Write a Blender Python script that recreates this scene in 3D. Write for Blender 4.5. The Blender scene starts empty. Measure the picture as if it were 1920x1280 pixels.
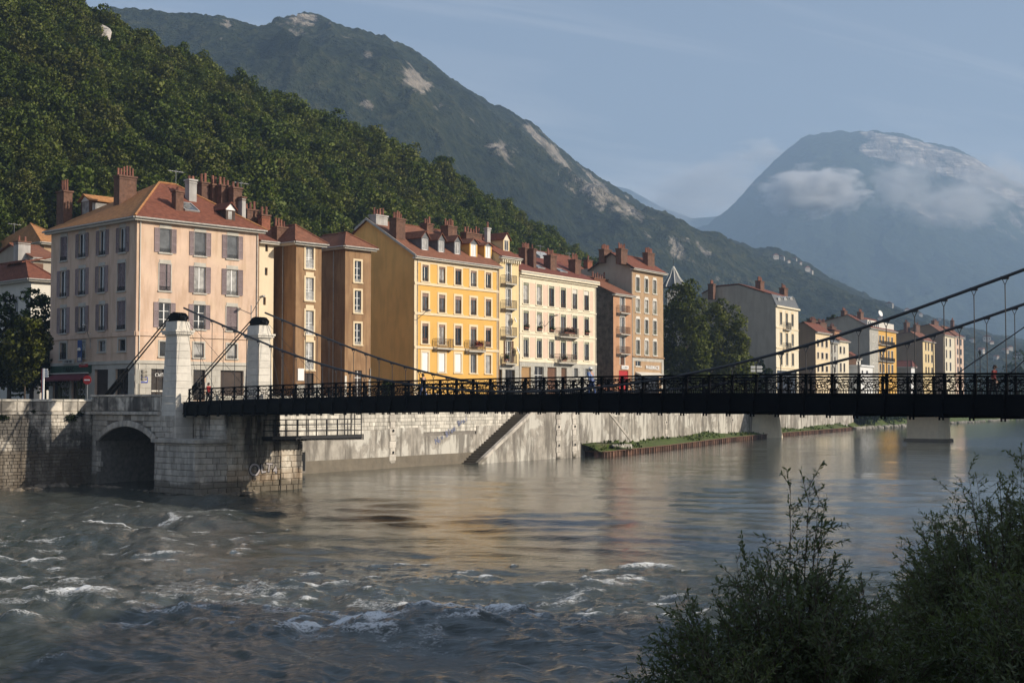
import bpy, math, random
import numpy as np
from mathutils import Vector, Matrix
R = math.radians
rnd = random.Random(7)
SC = bpy.context.scene
COL = SC.collection

# ------------------------------------------------------------------ camera
F = 2600.0                       # focal length in photo pixels (1920 wide)
CAMZ = 7.5                       # metres above the lower water level
PITCH = math.atan(118 / F)
cam_d = bpy.data.cameras.new('camera')
cam = bpy.data.objects.new('camera', cam_d)
COL.objects.link(cam)
cam.location = (0, 0, CAMZ)
cam.rotation_euler = (R(90) + PITCH, 0, 0)
cam_d.sensor_width = 36
cam_d.lens = 36 * F / 1920
cam_d.clip_start = 0.1
cam_d.clip_end = 30000
SC.camera = cam

# ------------------------------------------------------------------ sun, sky, exposure
SUN_H = Vector((0.953, -0.301, 0)).normalized()
SUN_EL = R(25.6)
to_sun = Vector((SUN_H.x * math.cos(SUN_EL), SUN_H.y * math.cos(SUN_EL), math.sin(SUN_EL)))
sun_d = bpy.data.lights.new('sun', 'SUN')
sun_d.energy = 5.0
sun_d.angle = R(0.5)
sun_d.color = (1.0, 0.89, 0.74)
sun = bpy.data.objects.new('sun', sun_d)
COL.objects.link(sun)
sun.rotation_euler = to_sun.to_track_quat('Z', 'Y').to_euler()

W = bpy.data.worlds.new('World')
SC.world = W
W.use_nodes = True


def N(nt, t, ins=None, **props):
    n = nt.nodes.new(t)
    for k, v in props.items():
        setattr(n, k, v)
    for k, v in (ins or {}).items():
        s = n.inputs[k]
        if isinstance(v, bpy.types.NodeSocket):
            nt.links.new(v, s)
        else:
            if hasattr(s, 'default_value') and not isinstance(v, (int, float)) and len(v) == 3 and s.type == 'RGBA':
                v = (*v, 1)
            s.default_value = v
    return n


def MATH(nt, op, a, b=0.0, clamp=False):
    n = N(nt, 'ShaderNodeMath', {0: a, 1: b}, operation=op)
    n.use_clamp = clamp
    return n.outputs[0]


def MIX(nt, f, a, b, mode='MIX'):
    return N(nt, 'ShaderNodeMixRGB', {0: f, 1: a, 2: b}, blend_type=mode).outputs[0]


def RAMP(nt, f, stops, interp='LINEAR'):
    n = N(nt, 'ShaderNodeValToRGB', {0: f})
    n.color_ramp.interpolation = interp
    e = n.color_ramp.elements
    while len(e) < len(stops):
        e.new(0.5)
    for el, (p, c) in zip(e, stops):
        el.position = p
        el.color = (*c, 1) if not isinstance(c, (int, float)) else (c, c, c, 1)
    return n.outputs[0]


def NOISE(nt, vec, scale, detail=4, rough=0.55, dist=0.0, sc3=None):
    if sc3 is not None:
        vec = N(nt, 'ShaderNodeMapping', {'Vector': vec, 'Scale': sc3}).outputs[0]
    return N(nt, 'ShaderNodeTexNoise', {'Vector': vec, 'Scale': scale, 'Detail': detail, 'Roughness': rough, 'Distortion': dist}).outputs[0]


wt = W.node_tree
wt.nodes.clear()
sky = wt.nodes.new('ShaderNodeTexSky')
sky.sky_type = 'NISHITA'
sky.sun_disc = False
sky.sun_elevation = SUN_EL
# Nishita: rotation 0 puts the sun on +Y, positive turns towards +X
sky.sun_rotation = math.atan2(SUN_H.x, SUN_H.y)
sky.altitude = 200
sky.air_density = 1.0
sky.dust_density = 2.0
sky.ozone_density = 2.2
tc = N(wt, 'ShaderNodeTexCoord').outputs['Generated']
sx = N(wt, 'ShaderNodeSeparateXYZ', {0: tc})
# project the view direction onto a high cloud layer so that thin cirrus stretches with distance
zc = MATH(wt, 'MAXIMUM', sx.outputs[2], 0.03)
zc = MATH(wt, 'ADD', zc, 0.10)
cx_ = MATH(wt, 'DIVIDE', sx.outputs[0], zc)
cy_ = MATH(wt, 'DIVIDE', sx.outputs[1], zc)
cv = N(wt, 'ShaderNodeCombineXYZ', {0: cx_, 1: cy_, 2: 0.0}).outputs[0]
c1 = NOISE(wt, N(wt, 'ShaderNodeMapping', {'Vector': cv, 'Rotation': (0, 0, R(-24))}).outputs[0], 1.1, 8, 0.6, 0.5, (0.30, 1.5, 1.0))
c2 = NOISE(wt, cv, 0.35, 4, 0.5, 0.2)
cm = MATH(wt, 'MULTIPLY', RAMP(wt, c1, [(0.47, 0.0), (0.64, 1.0)]), RAMP(wt, c2, [(0.38, 0.15), (0.62, 1.0)]))
low = RAMP(wt, sx.outputs[2], [(0.0, 0.80), (0.10, 0.55), (0.3, 0.30), (0.6, 0.10)])
skycol = MIX(wt, low, sky.outputs[0], (3.05, 3.10, 3.45, 1))
skycol = MIX(wt, MATH(wt, 'MULTIPLY', cm, 0.75), skycol, (6.6, 6.5, 6.6, 1))
bg = N(wt, 'ShaderNodeBackground', {'Color': skycol, 'Strength': 0.115})
wo = N(wt, 'ShaderNodeOutputWorld', {'Surface': bg.outputs[0]})

SC.view_settings.view_transform = 'Standard'
SC.view_settings.look = 'None'
SC.view_settings.exposure = 0.16
SC.view_settings.gamma = 1.0
SC.render.engine = 'CYCLES'
SC.cycles.use_denoising = True
SC.cycles.max_bounces = 6
SC.cycles.diffuse_bounces = 3
SC.cycles.glossy_bounces = 3
SC.cycles.transmission_bounces = 3
SC.cycles.transparent_max_bounces = 6
SC.cycles.volume_bounces = 1
SC.cycles.caustics_reflective = False
SC.cycles.caustics_refractive = False

# ------------------------------------------------------------------ photo pixel -> world
CP, SP = math.cos(PITCH), math.sin(PITCH)
CAM = Vector((0, 0, CAMZ))


def ray(px, py):
    rx = (px - 960) / F
    ry = (640 - py) / F
    return Vector((rx, CP - ry * SP, SP + ry * CP))


def at_y(px, py, Y):
    r = ray(px, py)
    return CAM + r * (Y / r.y)


def at_z(px, py, z):
    r = ray(px, py)
    return CAM + r * ((z - CAMZ) / r.z)


def on_plane(px, py, p0, n):
    r = ray(px, py)
    return CAM + r * ((p0 - CAM).dot(n) / r.dot(n))


# ------------------------------------------------------------------ object helpers
def tag(o, label=None, cat=None, group=None, kind=None):
    if label: o['label'] = label
    if cat: o['category'] = cat
    if group: o['group'] = group
    if kind: o['kind'] = kind
    return o


def empty(name, loc=(0, 0, 0), rz=0.0, parent=None):
    o = bpy.data.objects.new(name, None)
    o.empty_display_size = 0.3
    o.location = loc
    o.rotation_euler = (0, 0, rz)
    COL.objects.link(o)
    if parent: o.parent = parent
    return o


def inst(name, mesh, parent=None, loc=(0, 0, 0), rz=0.0, scale=None):
    o = bpy.data.objects.new(name, mesh)
    o.location = loc
    if isinstance(rz, (int, float)):
        o.rotation_euler = (0, 0, rz)
    else:
        o.rotation_euler = rz
    if scale is not None:
        o.scale = scale if not isinstance(scale, (int, float)) else (scale,) * 3
    COL.objects.link(o)
    if parent: o.parent = parent
    return o


def copy_tree(o, parent=None):
    c = o.copy()
    COL.objects.link(c)
    if parent: c.parent = parent
    for ch in list(o.children):
        copy_tree(ch, c)
    return c


class MB:
    """collects shapes and builds ONE mesh"""
    def __init__(s):
        s.v, s.f, s.mi, s.cur, s.M = [], [], [], 0, None

    def add(s, vs, fs):
        b = len(s.v)
        if s.M is not None:
            vs = [tuple(s.M @ Vector(p)) for p in vs]
        s.v += [tuple(p) for p in vs]
        s.f += [tuple(b + i for i in f) for f in fs]
        s.mi += [s.cur] * len(fs)
        return s

    def box(s, x0, x1, y0, y1, z0, z1):
        return s.add([(x0, y0, z0), (x1, y0, z0), (x1, y1, z0), (x0, y1, z0), (x0, y0, z1), (x1, y0, z1), (x1, y1, z1), (x0, y1, z1)],
                     [(0, 3, 2, 1), (4, 5, 6, 7), (0, 1, 5, 4), (1, 2, 6, 5), (2, 3, 7, 6), (3, 0, 4, 7)])

    def taper(s, x0, x1, y0, y1, z0, z1, dx, dy):
        return s.add([(x0, y0, z0), (x1, y0, z0), (x1, y1, z0), (x0, y1, z0), (x0 + dx, y0 + dy, z1), (x1 - dx, y0 + dy, z1), (x1 - dx, y1 - dy, z1), (x0 + dx, y1 - dy, z1)],
                     [(0, 3, 2, 1), (4, 5, 6, 7), (0, 1, 5, 4), (1, 2, 6, 5), (2, 3, 7, 6), (3, 0, 4, 7)])

    def quad(s, a, b, c, d):
        return s.add([a, b, c, d], [(0, 1, 2, 3)])

    def poly(s, pts):
        return s.add(pts, [tuple(range(len(pts)))])

    def prism(s, pts, off):
        n = len(pts)
        off = Vector(off)
        q = [tuple(Vector(p) + off) for p in pts]
        return s.add(list(pts) + q, [tuple(range(n))[::-1], tuple(range(n, 2 * n))] + [(i, (i + 1) % n, n + (i + 1) % n, n + i) for i in range(n)])

    def tube(s, p, q, r, n=6, r2=None, cap=True):
        p, q = Vector(p), Vector(q)
        d = q - p
        if d.length < 1e-6: return s
        d.normalize()
        a = d.orthogonal().normalized()
        b = d.cross(a)
        r2 = r if r2 is None else r2
        vs = []
        for c, rr in ((p, r), (q, r2)):
            for i in range(n):
                t = 2 * math.pi * i / n
                vs.append(c + a * (rr * math.cos(t)) + b * (rr * math.sin(t)))
        fs = [(i, (i + 1) % n, n + (i + 1) % n, n + i) for i in range(n)]
        if cap: fs += [tuple(range(n))[::-1], tuple(range(n, 2 * n))]
        return s.add(vs, fs)

    def path(s, pts, r, n=6):
        for a, b in zip(pts, pts[1:]):
            s.tube(a, b, r, n)
        return s

    def bar(s, p, q, w, h, up=(0, 0, 1)):
        """rectangular bar from p to q, w across, h along up"""
        p, q = Vector(p), Vector(q)
        d = (q - p).normalized()
        a = d.cross(Vector(up))
        if a.length < 1e-4: a = d.orthogonal()
        a = a.normalized() * (w / 2)
        u = a.cross(d).normalized() * (h / 2)
        return s.add([p - a - u, p + a - u, p + a + u, p - a + u, q - a - u, q + a - u, q + a + u, q - a + u],
                     [(0, 1, 2, 3), (7, 6, 5, 4), (0, 4, 5, 1), (1, 5, 6, 2), (2, 6, 7, 3), (3, 7, 4, 0)])

    def lathe(s, prof, n=10, c=(0, 0, 0)):
        vs, fs = [], []
        for r, z in prof:
            for i in range(n):
                t = 2 * math.pi * i / n
                vs.append((c[0] + r * math.cos(t), c[1] + r * math.sin(t), c[2] + z))
        m = len(prof)
        for j in range(m - 1):
            for i in range(n):
                fs.append((j * n + i, j * n + (i + 1) % n, (j + 1) * n + (i + 1) % n, (j + 1) * n + i))
        fs.append(tuple(range(n))[::-1])
        fs.append(tuple(range((m - 1) * n, m * n)))
        return s.add(vs, fs)

    def mesh(s, name, mats, smooth=False):
        me = bpy.data.meshes.new(name)
        me.from_pydata(s.v, [], s.f)
        for m in (mats if isinstance(mats, (list, tuple)) else [mats]):
            me.materials.append(m)
        if any(s.mi):
            me.polygons.foreach_set('material_index', s.mi)
        if smooth:
            me.polygons.foreach_set('use_smooth', [True] * len(me.polygons))
        me.update()
        return me

    def build(s, name, mats, parent=None, smooth=False, loc=(0, 0, 0), rz=0.0):
        return inst(name, s.mesh(name, mats, smooth), parent, loc, rz)


def np_mesh(name, verts, faces, mats, smooth=True):
    me = bpy.data.meshes.new(name)
    verts = np.asarray(verts, np.float32)
    faces = np.asarray(faces, np.int32)
    k = faces.shape[1]
    me.vertices.add(len(verts))
    me.vertices.foreach_set('co', verts.ravel())
    me.loops.add(faces.size)
    me.loops.foreach_set('vertex_index', faces.ravel())
    me.polygons.add(len(faces))
    me.polygons.foreach_set('loop_start', np.arange(0, faces.size, k, dtype=np.int32))
    me.polygons.foreach_set('loop_total', np.full(len(faces), k, np.int32))
    for m in (mats if isinstance(mats, (list, tuple)) else [mats]):
        me.materials.append(m)
    me.update(calc_edges=True)
    me.polygons.foreach_set('use_smooth', np.full(len(faces), smooth, bool))
    return me


def grid_faces(nr, nc):
    i = np.arange(nr - 1)[:, None] * nc + np.arange(nc - 1)[None, :]
    return np.stack([i, i + 1, i + nc + 1, i + nc], -1).reshape(-1, 4)


def attr(me, name, vals, dom='POINT'):
    a = me.attributes.new(name, 'FLOAT', dom)
    a.data.foreach_set('value', np.asarray(vals, np.float32).ravel())


def vnoise(x, y, seed=0):
    """2-D value noise in [0,1]"""
    xi, yi = np.floor(x).astype(np.int64), np.floor(y).astype(np.int64)
    fx, fy = x - xi, y - yi
    fx, fy = fx * fx * (3 - 2 * fx), fy * fy * (3 - 2 * fy)

    def h(a, b):
        n = (a * 374761393 + b * 668265263 + seed * 974711) & 0x7fffffff
        n = ((n ^ (n >> 13)) * 1274126177) & 0x7fffffff
        n = (n ^ (n >> 16)) & 0xffff
        return n / 65535.0
    return (h(xi, yi) * (1 - fx) + h(xi + 1, yi) * fx) * (1 - fy) + (h(xi, yi + 1) * (1 - fx) + h(xi + 1, yi + 1) * fx) * fy


def fbm(x, y, seed=0, o=4, g=0.5):
    s, a, t = 0, 1.0, 0
    for i in range(o):
        s = s + a * vnoise(x * 2 ** i, y * 2 ** i, seed + i * 17)
        t += a
        a *= g
    return s / t


# ------------------------------------------------------------------ materials
def new_mat(name):
    m = bpy.data.materials.new(name)
    m.use_nodes = True
    m.node_tree.nodes.clear()
    return m, m.node_tree


def mat(name, col, rough=0.8, var=0.12, scale=1.2, bump=0.0, bscale=25, streak=0.0, scol=(0.05, 0.045, 0.04), sscale=1.3,
        blotch=0.0, bcol=None, blscale=0.35, blr=(0.5, 0.62), orand=0.0, rattr=False, spec=0.25, metal=0.0, bdist=0.1, courses=0.0, tide=None, strr=(0.47, 0.60)):
    m, nt = new_mat(name)
    geo = N(nt, 'ShaderNodeNewGeometry')
    pos = geo.outputs['Position']
    c = (*col, 1)
    n1 = NOISE(nt, pos, scale, 5, 0.6)
    lo = tuple(max(0, x * (1 - var)) for x in col)
    hi = tuple(min(1, x * (1 + var)) for x in col)
    base = RAMP(nt, n1, [(0.3, lo), (0.7, hi)])
    if orand or rattr:
        r = N(nt, 'ShaderNodeObjectInfo').outputs['Random']
        if rattr:
            r = MATH(nt, 'FRACT', MATH(nt, 'ADD', r, N(nt, 'ShaderNodeAttribute', attribute_name='rnd').outputs['Fac']))
        k = MATH(nt, 'ADD', MATH(nt, 'MULTIPLY', r, 2 * orand), 1 - orand)
        base = MIX(nt, 1.0, base, N(nt, 'ShaderNodeCombineColor', {0: k, 1: k, 2: k}).outputs[0], 'MULTIPLY')
    if blotch:
        b = NOISE(nt, pos, blscale, 6, 0.62, 0.4)
        base = MIX(nt, MATH(nt, 'MULTIPLY', RAMP(nt, b, [(blr[0], 0.0), (blr[1], 1.0)]), blotch), base, (*(bcol or scol), 1))
    if streak:
        s_ = NOISE(nt, pos, sscale, 5, 0.6, 0.2, (1, 1, 0.16))
        base = MIX(nt, MATH(nt, 'MULTIPLY', RAMP(nt, s_, [(strr[0], 0.0), (strr[1], 1.0)]), streak), base, (*scol, 1))
    for (zt_, wd_, tcol, amt) in (tide or ()):          # silt and algae left by high water, with a ragged upper edge
        z_ = N(nt, 'ShaderNodeSeparateXYZ', {0: pos}).outputs[2]
        e_ = MATH(nt, 'ADD', z_, MATH(nt, 'MULTIPLY', MATH(nt, 'SUBTRACT', NOISE(nt, pos, 0.55, 5, 0.65), 0.5), -wd_ * 5))
        k_ = N(nt, 'ShaderNodeMapRange', {0: e_, 1: zt_ + wd_ * .5, 2: zt_ - wd_ * .5, 3: 0.0, 4: amt}).outputs[0]
        base = MIX(nt, k_, base, (*tcol, 1))
    ins = {'Base Color': base, 'Roughness': rough, 'Metallic': metal, 'Specular IOR Level': spec}
    if bump or courses:
        hgt = NOISE(nt, pos, bscale, 3, 0.6)
        if courses:
            z = N(nt, 'ShaderNodeSeparateXYZ', {0: pos}).outputs[2]
            wv = MATH(nt, 'FRACT', MATH(nt, 'MULTIPLY', z, 1 / courses))
            hgt = MATH(nt, 'ADD', MATH(nt, 'MULTIPLY', hgt, 0.6), wv)
        ins['Normal'] = N(nt, 'ShaderNodeBump', {'Height': hgt, 'Strength': bump or 0.4, 'Distance': bdist}).outputs[0]
    p = N(nt, 'ShaderNodeBsdfPrincipled', ins)
    N(nt, 'ShaderNodeOutputMaterial', {'Surface': p.outputs[0]})
    return m


def foliage(name, cols, trans=0.25, scale=0.35, rough=0.6, spec=0.2, wr=0.42, wa=0.24):
    m, nt = new_mat(name)
    pos = N(nt, 'ShaderNodeNewGeometry').outputs['Position']
    r = N(nt, 'ShaderNodeObjectInfo').outputs['Random']
    n = NOISE(nt, pos, scale, 4, 0.6)
    a = N(nt, 'ShaderNodeAttribute', attribute_name='rnd').outputs['Fac']
    t = MATH(nt, 'ADD', MATH(nt, 'MULTIPLY', r, wr), MATH(nt, 'MULTIPLY', n, 0.42))
    t = MATH(nt, 'ADD', t, MATH(nt, 'MULTIPLY', a, wa))
    k = len(cols)
    base = RAMP(nt, t, [(0.16 + 0.70 * i / (k - 1), c) for i, c in enumerate(cols)])
    p = N(nt, 'ShaderNodeBsdfPrincipled', {'Base Color': base, 'Roughness': rough, 'Specular IOR Level': spec})
    tr = N(nt, 'ShaderNodeBsdfTranslucent', {'Color': MIX(nt, 1.0, base, (1.0, 1.1, 0.5, 1), 'MULTIPLY')})
    mx = N(nt, 'ShaderNodeMixShader', {0: trans, 1: p.outputs[0], 2: tr.outputs[0]})
    N(nt, 'ShaderNodeOutputMaterial', {'Surface': mx.outputs[0]})
    return m


def glass(name, col=(0.02, 0.025, 0.03), rough=0.06, spec=0.6, var=0.3):
    m, nt = new_mat(name)
    pos = N(nt, 'ShaderNodeNewGeometry').outputs['Position']
    n = NOISE(nt, pos, 1.7, 3, 0.6)
    base = RAMP(nt, n, [(0.35, tuple(c * (1 - var) for c in col)), (0.65, tuple(min(1, c * (1 + var)) for c in col))])
    wob = N(nt, 'ShaderNodeBump', {'Height': NOISE(nt, pos, 1.1, 2, 0.5), 'Strength': 0.06, 'Distance': 0.3}).outputs[0]
    p = N(nt, 'ShaderNodeBsdfPrincipled', {'Base Color': base, 'Roughness': rough, 'Specular IOR Level': spec, 'Normal': wob})
    N(nt, 'ShaderNodeOutputMaterial', {'Surface': p.outputs[0]})
    return m


M = {}
M['pink'] = mat('pink_plaster', (0.62, 0.45, 0.335), var=0.10, scale=0.5, streak=0.5, scol=(0.44, 0.29, 0.19), blotch=0.5, bcol=(0.62, 0.47, 0.32), blscale=0.25, bump=0.08)
M['cream'] = mat('cream_plaster', (0.72, 0.60, 0.42), var=0.06, scale=0.7, streak=0.12, scol=(0.5, 0.4, 0.28), bump=0.05)
M['brown'] = mat('brown_plaster', (0.29, 0.175, 0.09), var=0.16, scale=0.6, streak=0.65, scol=(0.19, 0.105, 0.052), blotch=0.6, bcol=(0.38, 0.24, 0.125), blscale=0.25, bump=0.1)
M['yellow'] = mat('yellow_plaster', (0.68, 0.40, 0.105), var=0.05, scale=0.4, streak=0.12, scol=(0.55, 0.32, 0.09), bump=0.04)
M['ochre'] = mat('ochre_plaster', (0.82, 0.46, 0.145), var=0.10, scale=0.25, streak=0.18, scol=(0.31, 0.175, 0.045), bump=0.05)
M['trim'] = mat('cream_trim', (0.72, 0.58, 0.38), var=0.06, streak=0.12, scol=(0.5, 0.4, 0.27))
M['palecream'] = mat('pale_yellow_plaster', (0.72, 0.56, 0.30), var=0.06, streak=0.15, scol=(0.55, 0.42, 0.24))
M['rose'] = mat('rose_plaster', (0.68, 0.50, 0.38), var=0.05, streak=0.1, scol=(0.55, 0.42, 0.32))
M['ivory'] = mat('ivory_stone', (0.72, 0.64, 0.48), var=0.07, streak=0.15, scol=(0.5, 0.43, 0.33))
M['greybase'] = mat('grey_base_stone', (0.42, 0.40, 0.35), var=0.15, streak=0.3, scol=(0.26, 0.25, 0.23), bump=0.08)
M['salmon'] = mat('orange_plaster', (0.46, 0.26, 0.15), var=0.12, streak=0.3, scol=(0.38, 0.19, 0.10))
M['tan'] = mat('tan_plaster', (0.40, 0.27, 0.16), var=0.12, streak=0.3, scol=(0.30, 0.19, 0.10), blotch=0.3, bcol=(0.48, 0.31, 0.17))
M['greygable'] = mat('grey_render', (0.42, 0.365, 0.29), var=0.10, scale=0.3, streak=0.35, scol=(0.31, 0.265, 0.215), blotch=.3, bcol=(.36, .315, .25))
M['darkgable'] = mat('dark_rubble_wall', (0.10, 0.08, 0.065), var=0.6, scale=1.6, streak=0.3, scol=(0.05, 0.045, 0.04), blotch=0.4, bcol=(0.17, 0.145, 0.12), blscale=1.0, bump=0.6, bscale=5)
M['browngable'] = mat('brown_render', (0.30, 0.20, 0.12), var=0.12, scale=0.3, streak=0.25, scol=(0.22, 0.15, 0.09))
M['stonewin'] = mat('window_stone', (0.46, 0.43, 0.37), var=0.12, streak=0.2, scol=(0.3, 0.28, 0.25))
M['shutter'] = mat('mauve_shutter', (0.30, 0.235, 0.24), var=0.15, scale=1.0, orand=0.18, bump=0.8, bscale=2, courses=0.09, bdist=0.03)
M['shutterdark'] = mat('brown_shutter', (0.16, 0.085, 0.055), var=0.2, orand=0.2, courses=0.09, bump=0.6, bdist=0.03)
M['white'] = mat('white_paint', (0.78, 0.77, 0.74), rough=0.5, var=0.05)
M['offwhite'] = mat('offwhite_paint', (0.66, 0.62, 0.54), rough=0.6, var=0.07)
M['woodframe'] = mat('brown_window_wood', (0.13, 0.07, 0.045), rough=0.6, var=0.2)
M['greyframe'] = mat('grey_window_paint', (0.38, 0.37, 0.35), rough=0.6, var=0.1)
M['valance'] = mat('rosy_valance_metal', (0.28, 0.18, 0.14), rough=0.6, var=0.2, orand=0.2)
M['greenvalance'] = mat('grey_green_valance', (0.26, 0.27, 0.19), rough=0.6, var=0.2)
M['glassdark'] = glass('dark_window_glass')
M['glassgrey'] = glass('grey_window_glass', (0.10, 0.105, 0.11))
M['curtain'] = glass('curtained_window_glass', (0.34, 0.33, 0.31), spec=0.5)
M['glassshop'] = glass('shop_glass', (0.03, 0.025, 0.022))
M['tilered'] = mat('red_roof_tiles', (0.175, 0.063, 0.038), rough=0.85, var=0.35, scale=2.5, blotch=0.35, bcol=(0.17, 0.055, 0.03), blscale=0.6, bump=0.7, bscale=12, courses=0.17, bdist=0.05)
M['tileorange'] = mat('orange_roof_tiles', (0.40, 0.19, 0.075), rough=0.85, var=0.3, scale=2.5, blotch=0.4, bcol=(0.28, 0.14, 0.07), blscale=0.8, bump=0.7, bscale=12, courses=0.17, bdist=0.05)
M['tilebrown'] = mat('brown_roof_tiles', (0.20, 0.085, 0.05), rough=0.85, var=0.3, scale=2.5, blotch=0.3, bcol=(0.14, 0.06, 0.04), bump=0.7, bscale=12, courses=0.17, bdist=0.05)
M['tiledark'] = mat('maroon_roof_tiles', (0.15, 0.05, 0.035), rough=0.85, var=0.25, scale=2.5, bump=0.6, bscale=12, courses=0.17, bdist=0.05)
M['slate'] = mat('slate_roof', (0.13, 0.135, 0.14), rough=0.6, var=0.25, scale=3, bump=0.4, courses=0.2, bdist=0.03)
M['zinc'] = mat('zinc_flashing', (0.42, 0.42, 0.41), rough=0.45, var=0.15, metal=0.3)
M['gutter'] = mat('gutter_metal', (0.40, 0.38, 0.34), rough=0.5, var=0.25, scale=4)
M['brick'] = mat('chimney_brick', (0.17, 0.092, 0.062), var=0.35, scale=3.0, streak=0.4, scol=(0.09, 0.06, 0.05), bump=0.7, bscale=9, courses=0.13, bdist=0.04)
M['brickred'] = mat('red_chimney_brick', (0.26, 0.095, 0.055), var=0.3, scale=3.0, bump=0.6, bscale=9, courses=0.13, bdist=0.04)
M['chimgrey'] = mat('grey_chimney_render', (0.42, 0.40, 0.37), var=0.15, streak=0.4, scol=(0.2, 0.19, 0.18))
M['pot'] = mat('terracotta_pot', (0.22, 0.095, 0.065), var=0.25, orand=0.4)
M['iron'] = mat('black_ironwork', (0.012, 0.012, 0.013), rough=0.55, var=0.2, spec=0.35)
M['bridgeiron'] = mat('black_bridge_paint', (0.0035, 0.0035, 0.004), rough=0.8, var=0.35, scale=2, blotch=0.15, bcol=(0.012, 0.008, 0.006), spec=0.10)
M['cable'] = mat('bridge_cable', (0.035, 0.034, 0.036), rough=0.5, var=0.15, spec=0.4)
M['balrail'] = mat('balcony_iron', (0.10, 0.075, 0.06), rough=0.6, var=0.25)
M['stone'] = mat('pale_limestone', (0.50, 0.455, 0.39), var=0.18, scale=2.0, orand=0.16, rattr=True, streak=0.42, tide=((1.1, 0.35, (0.12, 0.105, 0.08), .8),), scol=(0.17, 0.155, 0.135), sscale=0.9, bump=0.35, bscale=6, bdist=0.06)
M['stonepylon'] = mat('pylon_limestone', (0.60, 0.56, 0.49), var=0.10, scale=2.0, orand=0.08, streak=0.18, scol=(0.30, 0.28, 0.25), sscale=1.2, bump=0.25, bscale=6, bdist=0.05)
M['stonedirty'] = mat('weathered_quay_stone', (0.50, 0.455, 0.385), var=0.25, scale=1.6, orand=0.30, rattr=True, streak=0.85, scol=(0.055, 0.05, 0.045), sscale=0.8, blotch=0.88, bcol=(0.07, 0.063, 0.055), blscale=0.33, blr=(0.44, 0.56), tide=((3.6, 0.5, (0.105, 0.082, 0.058), .78),), bump=0.5, bscale=5, bdist=0.08)
M['stonenose'] = mat('stained_abutment_stone', (0.58, 0.53, 0.45), var=0.2, scale=1.5, orand=0.2, rattr=True, streak=0.88, scol=(0.05, 0.045, 0.04), sscale=0.75, blotch=0.5, bcol=(0.36, 0.27, 0.18), blscale=0.5, blr=(0.47, 0.60), tide=((2.0, 0.3, (0.36, 0.245, 0.14), .38), (1.0, 0.3, (0.11, 0.095, 0.07), .85)), bump=0.4, bscale=5, bdist=0.07)
M['stonequay'] = mat('pale_quay_stone', (0.57, 0.53, 0.455), var=0.18, scale=1.4, orand=0.22, rattr=True, streak=0.6, scol=(0.19, 0.175, 0.15), sscale=0.9, bump=0.4, bscale=6, bdist=0.06)
M['render'] = mat('grey_quay_render', (0.33, 0.30, 0.255), var=0.3, scale=0.9, streak=0.8, scol=(0.13, 0.115, 0.095), sscale=1.0, blotch=0.85, bcol=(0.55, 0.52, 0.455), blscale=0.20, blr=(0.49, 0.53), bump=0.3, bscale=5)
M['wetrender'] = mat('river_stained_render', (0.165, 0.14, 0.105), var=0.2, scale=0.8, streak=0.3, scol=(0.13, 0.115, 0.09), bump=0.3, bscale=5)
M['joint'] = mat('dark_mortar', (0.20, 0.18, 0.155), var=0.3, scale=3)
M['rock'] = mat('river_rock', (0.17, 0.14, 0.105), var=0.35, scale=2.5, orand=0.3, bump=0.6, bscale=4, bdist=0.1)
M['rust'] = mat('rusty_sheet_pile', (0.125, 0.068, 0.046), var=0.4, scale=1.5, orand=0.65, streak=0.4, scol=(0.07, 0.045, 0.035))
M['grass'] = mat('bank_grass', (0.075, 0.105, 0.022), var=0.4, scale=0.8, blotch=0.5, bcol=(0.13, 0.105, 0.06), blscale=0.3, bump=0.8, bscale=3, bdist=0.15)
M['asphalt'] = mat('asphalt', (0.055, 0.055, 0.055), var=0.25, scale=1.0, bump=0.2)
M['soil'] = mat('valley_ground', (0.07, 0.08, 0.04), var=0.4, scale=0.05)
M['bank'] = mat('bank_soil', (0.09, 0.075, 0.05), var=0.4, scale=1.0, bump=0.6, bscale=4)
M['red'] = mat('red_paint', (0.42, 0.03, 0.03), rough=0.5, var=0.12)
M['green'] = mat('dark_green_fascia', (0.018, 0.055, 0.035), rough=0.5, var=0.2)
M['blue'] = mat('blue_enamel', (0.03, 0.05, 0.30), rough=0.35, var=0.1)
M['darkwood'] = mat('dark_door_wood', (0.05, 0.035, 0.028), rough=0.6, var=0.3)
M['doorbrown'] = mat('brown_door_wood', (0.13, 0.07, 0.042), rough=0.6, var=0.2)
M['ochredoor'] = mat('ochre_roller_shutter', (0.36, 0.22, 0.10), rough=0.6, var=0.1, courses=0.12, bump=0.4, bdist=0.03)
M['black'] = mat('black_void', (0.012, 0.012, 0.012), rough=0.8, var=0.2)
M['awning'] = mat('red_awning_cloth', (0.16, 0.04, 0.05), rough=0.85, var=0.2)
M['bark'] = mat('tree_bark', (0.075, 0.055, 0.04), var=0.3, scale=6, bump=0.6, bscale=10)
M['antenna'] = mat('antenna_metal', (0.35, 0.35, 0.35), rough=0.4, var=0.1, metal=0.6)
M['rubber'] = mat('tyre_rubber', (0.02, 0.02, 0.02), rough=0.85, var=0.2)
M['trafficyellow'] = mat('traffic_light_back', (0.30, 0.27, 0.22), rough=0.5, var=0.15)
M['plumcloth'] = mat('plum_top', (0.16, 0.03, 0.03), rough=.85, var=.15)
M['maroon'] = mat('maroon_mast_paint', (0.10, 0.028, 0.02), rough=0.5, var=0.2)
M['skin'] = mat('skin', (0.45, 0.27, 0.19), rough=0.6, var=0.08)
M['hair'] = mat('dark_hair', (0.03, 0.022, 0.018), rough=0.6, var=0.2)
M['bluecloth'] = mat('light_blue_jacket', (0.22, 0.30, 0.52), rough=0.85, var=0.12)
M['navycloth'] = mat('blue_trousers', (0.06, 0.10, 0.24), rough=0.85, var=0.15)
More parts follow.
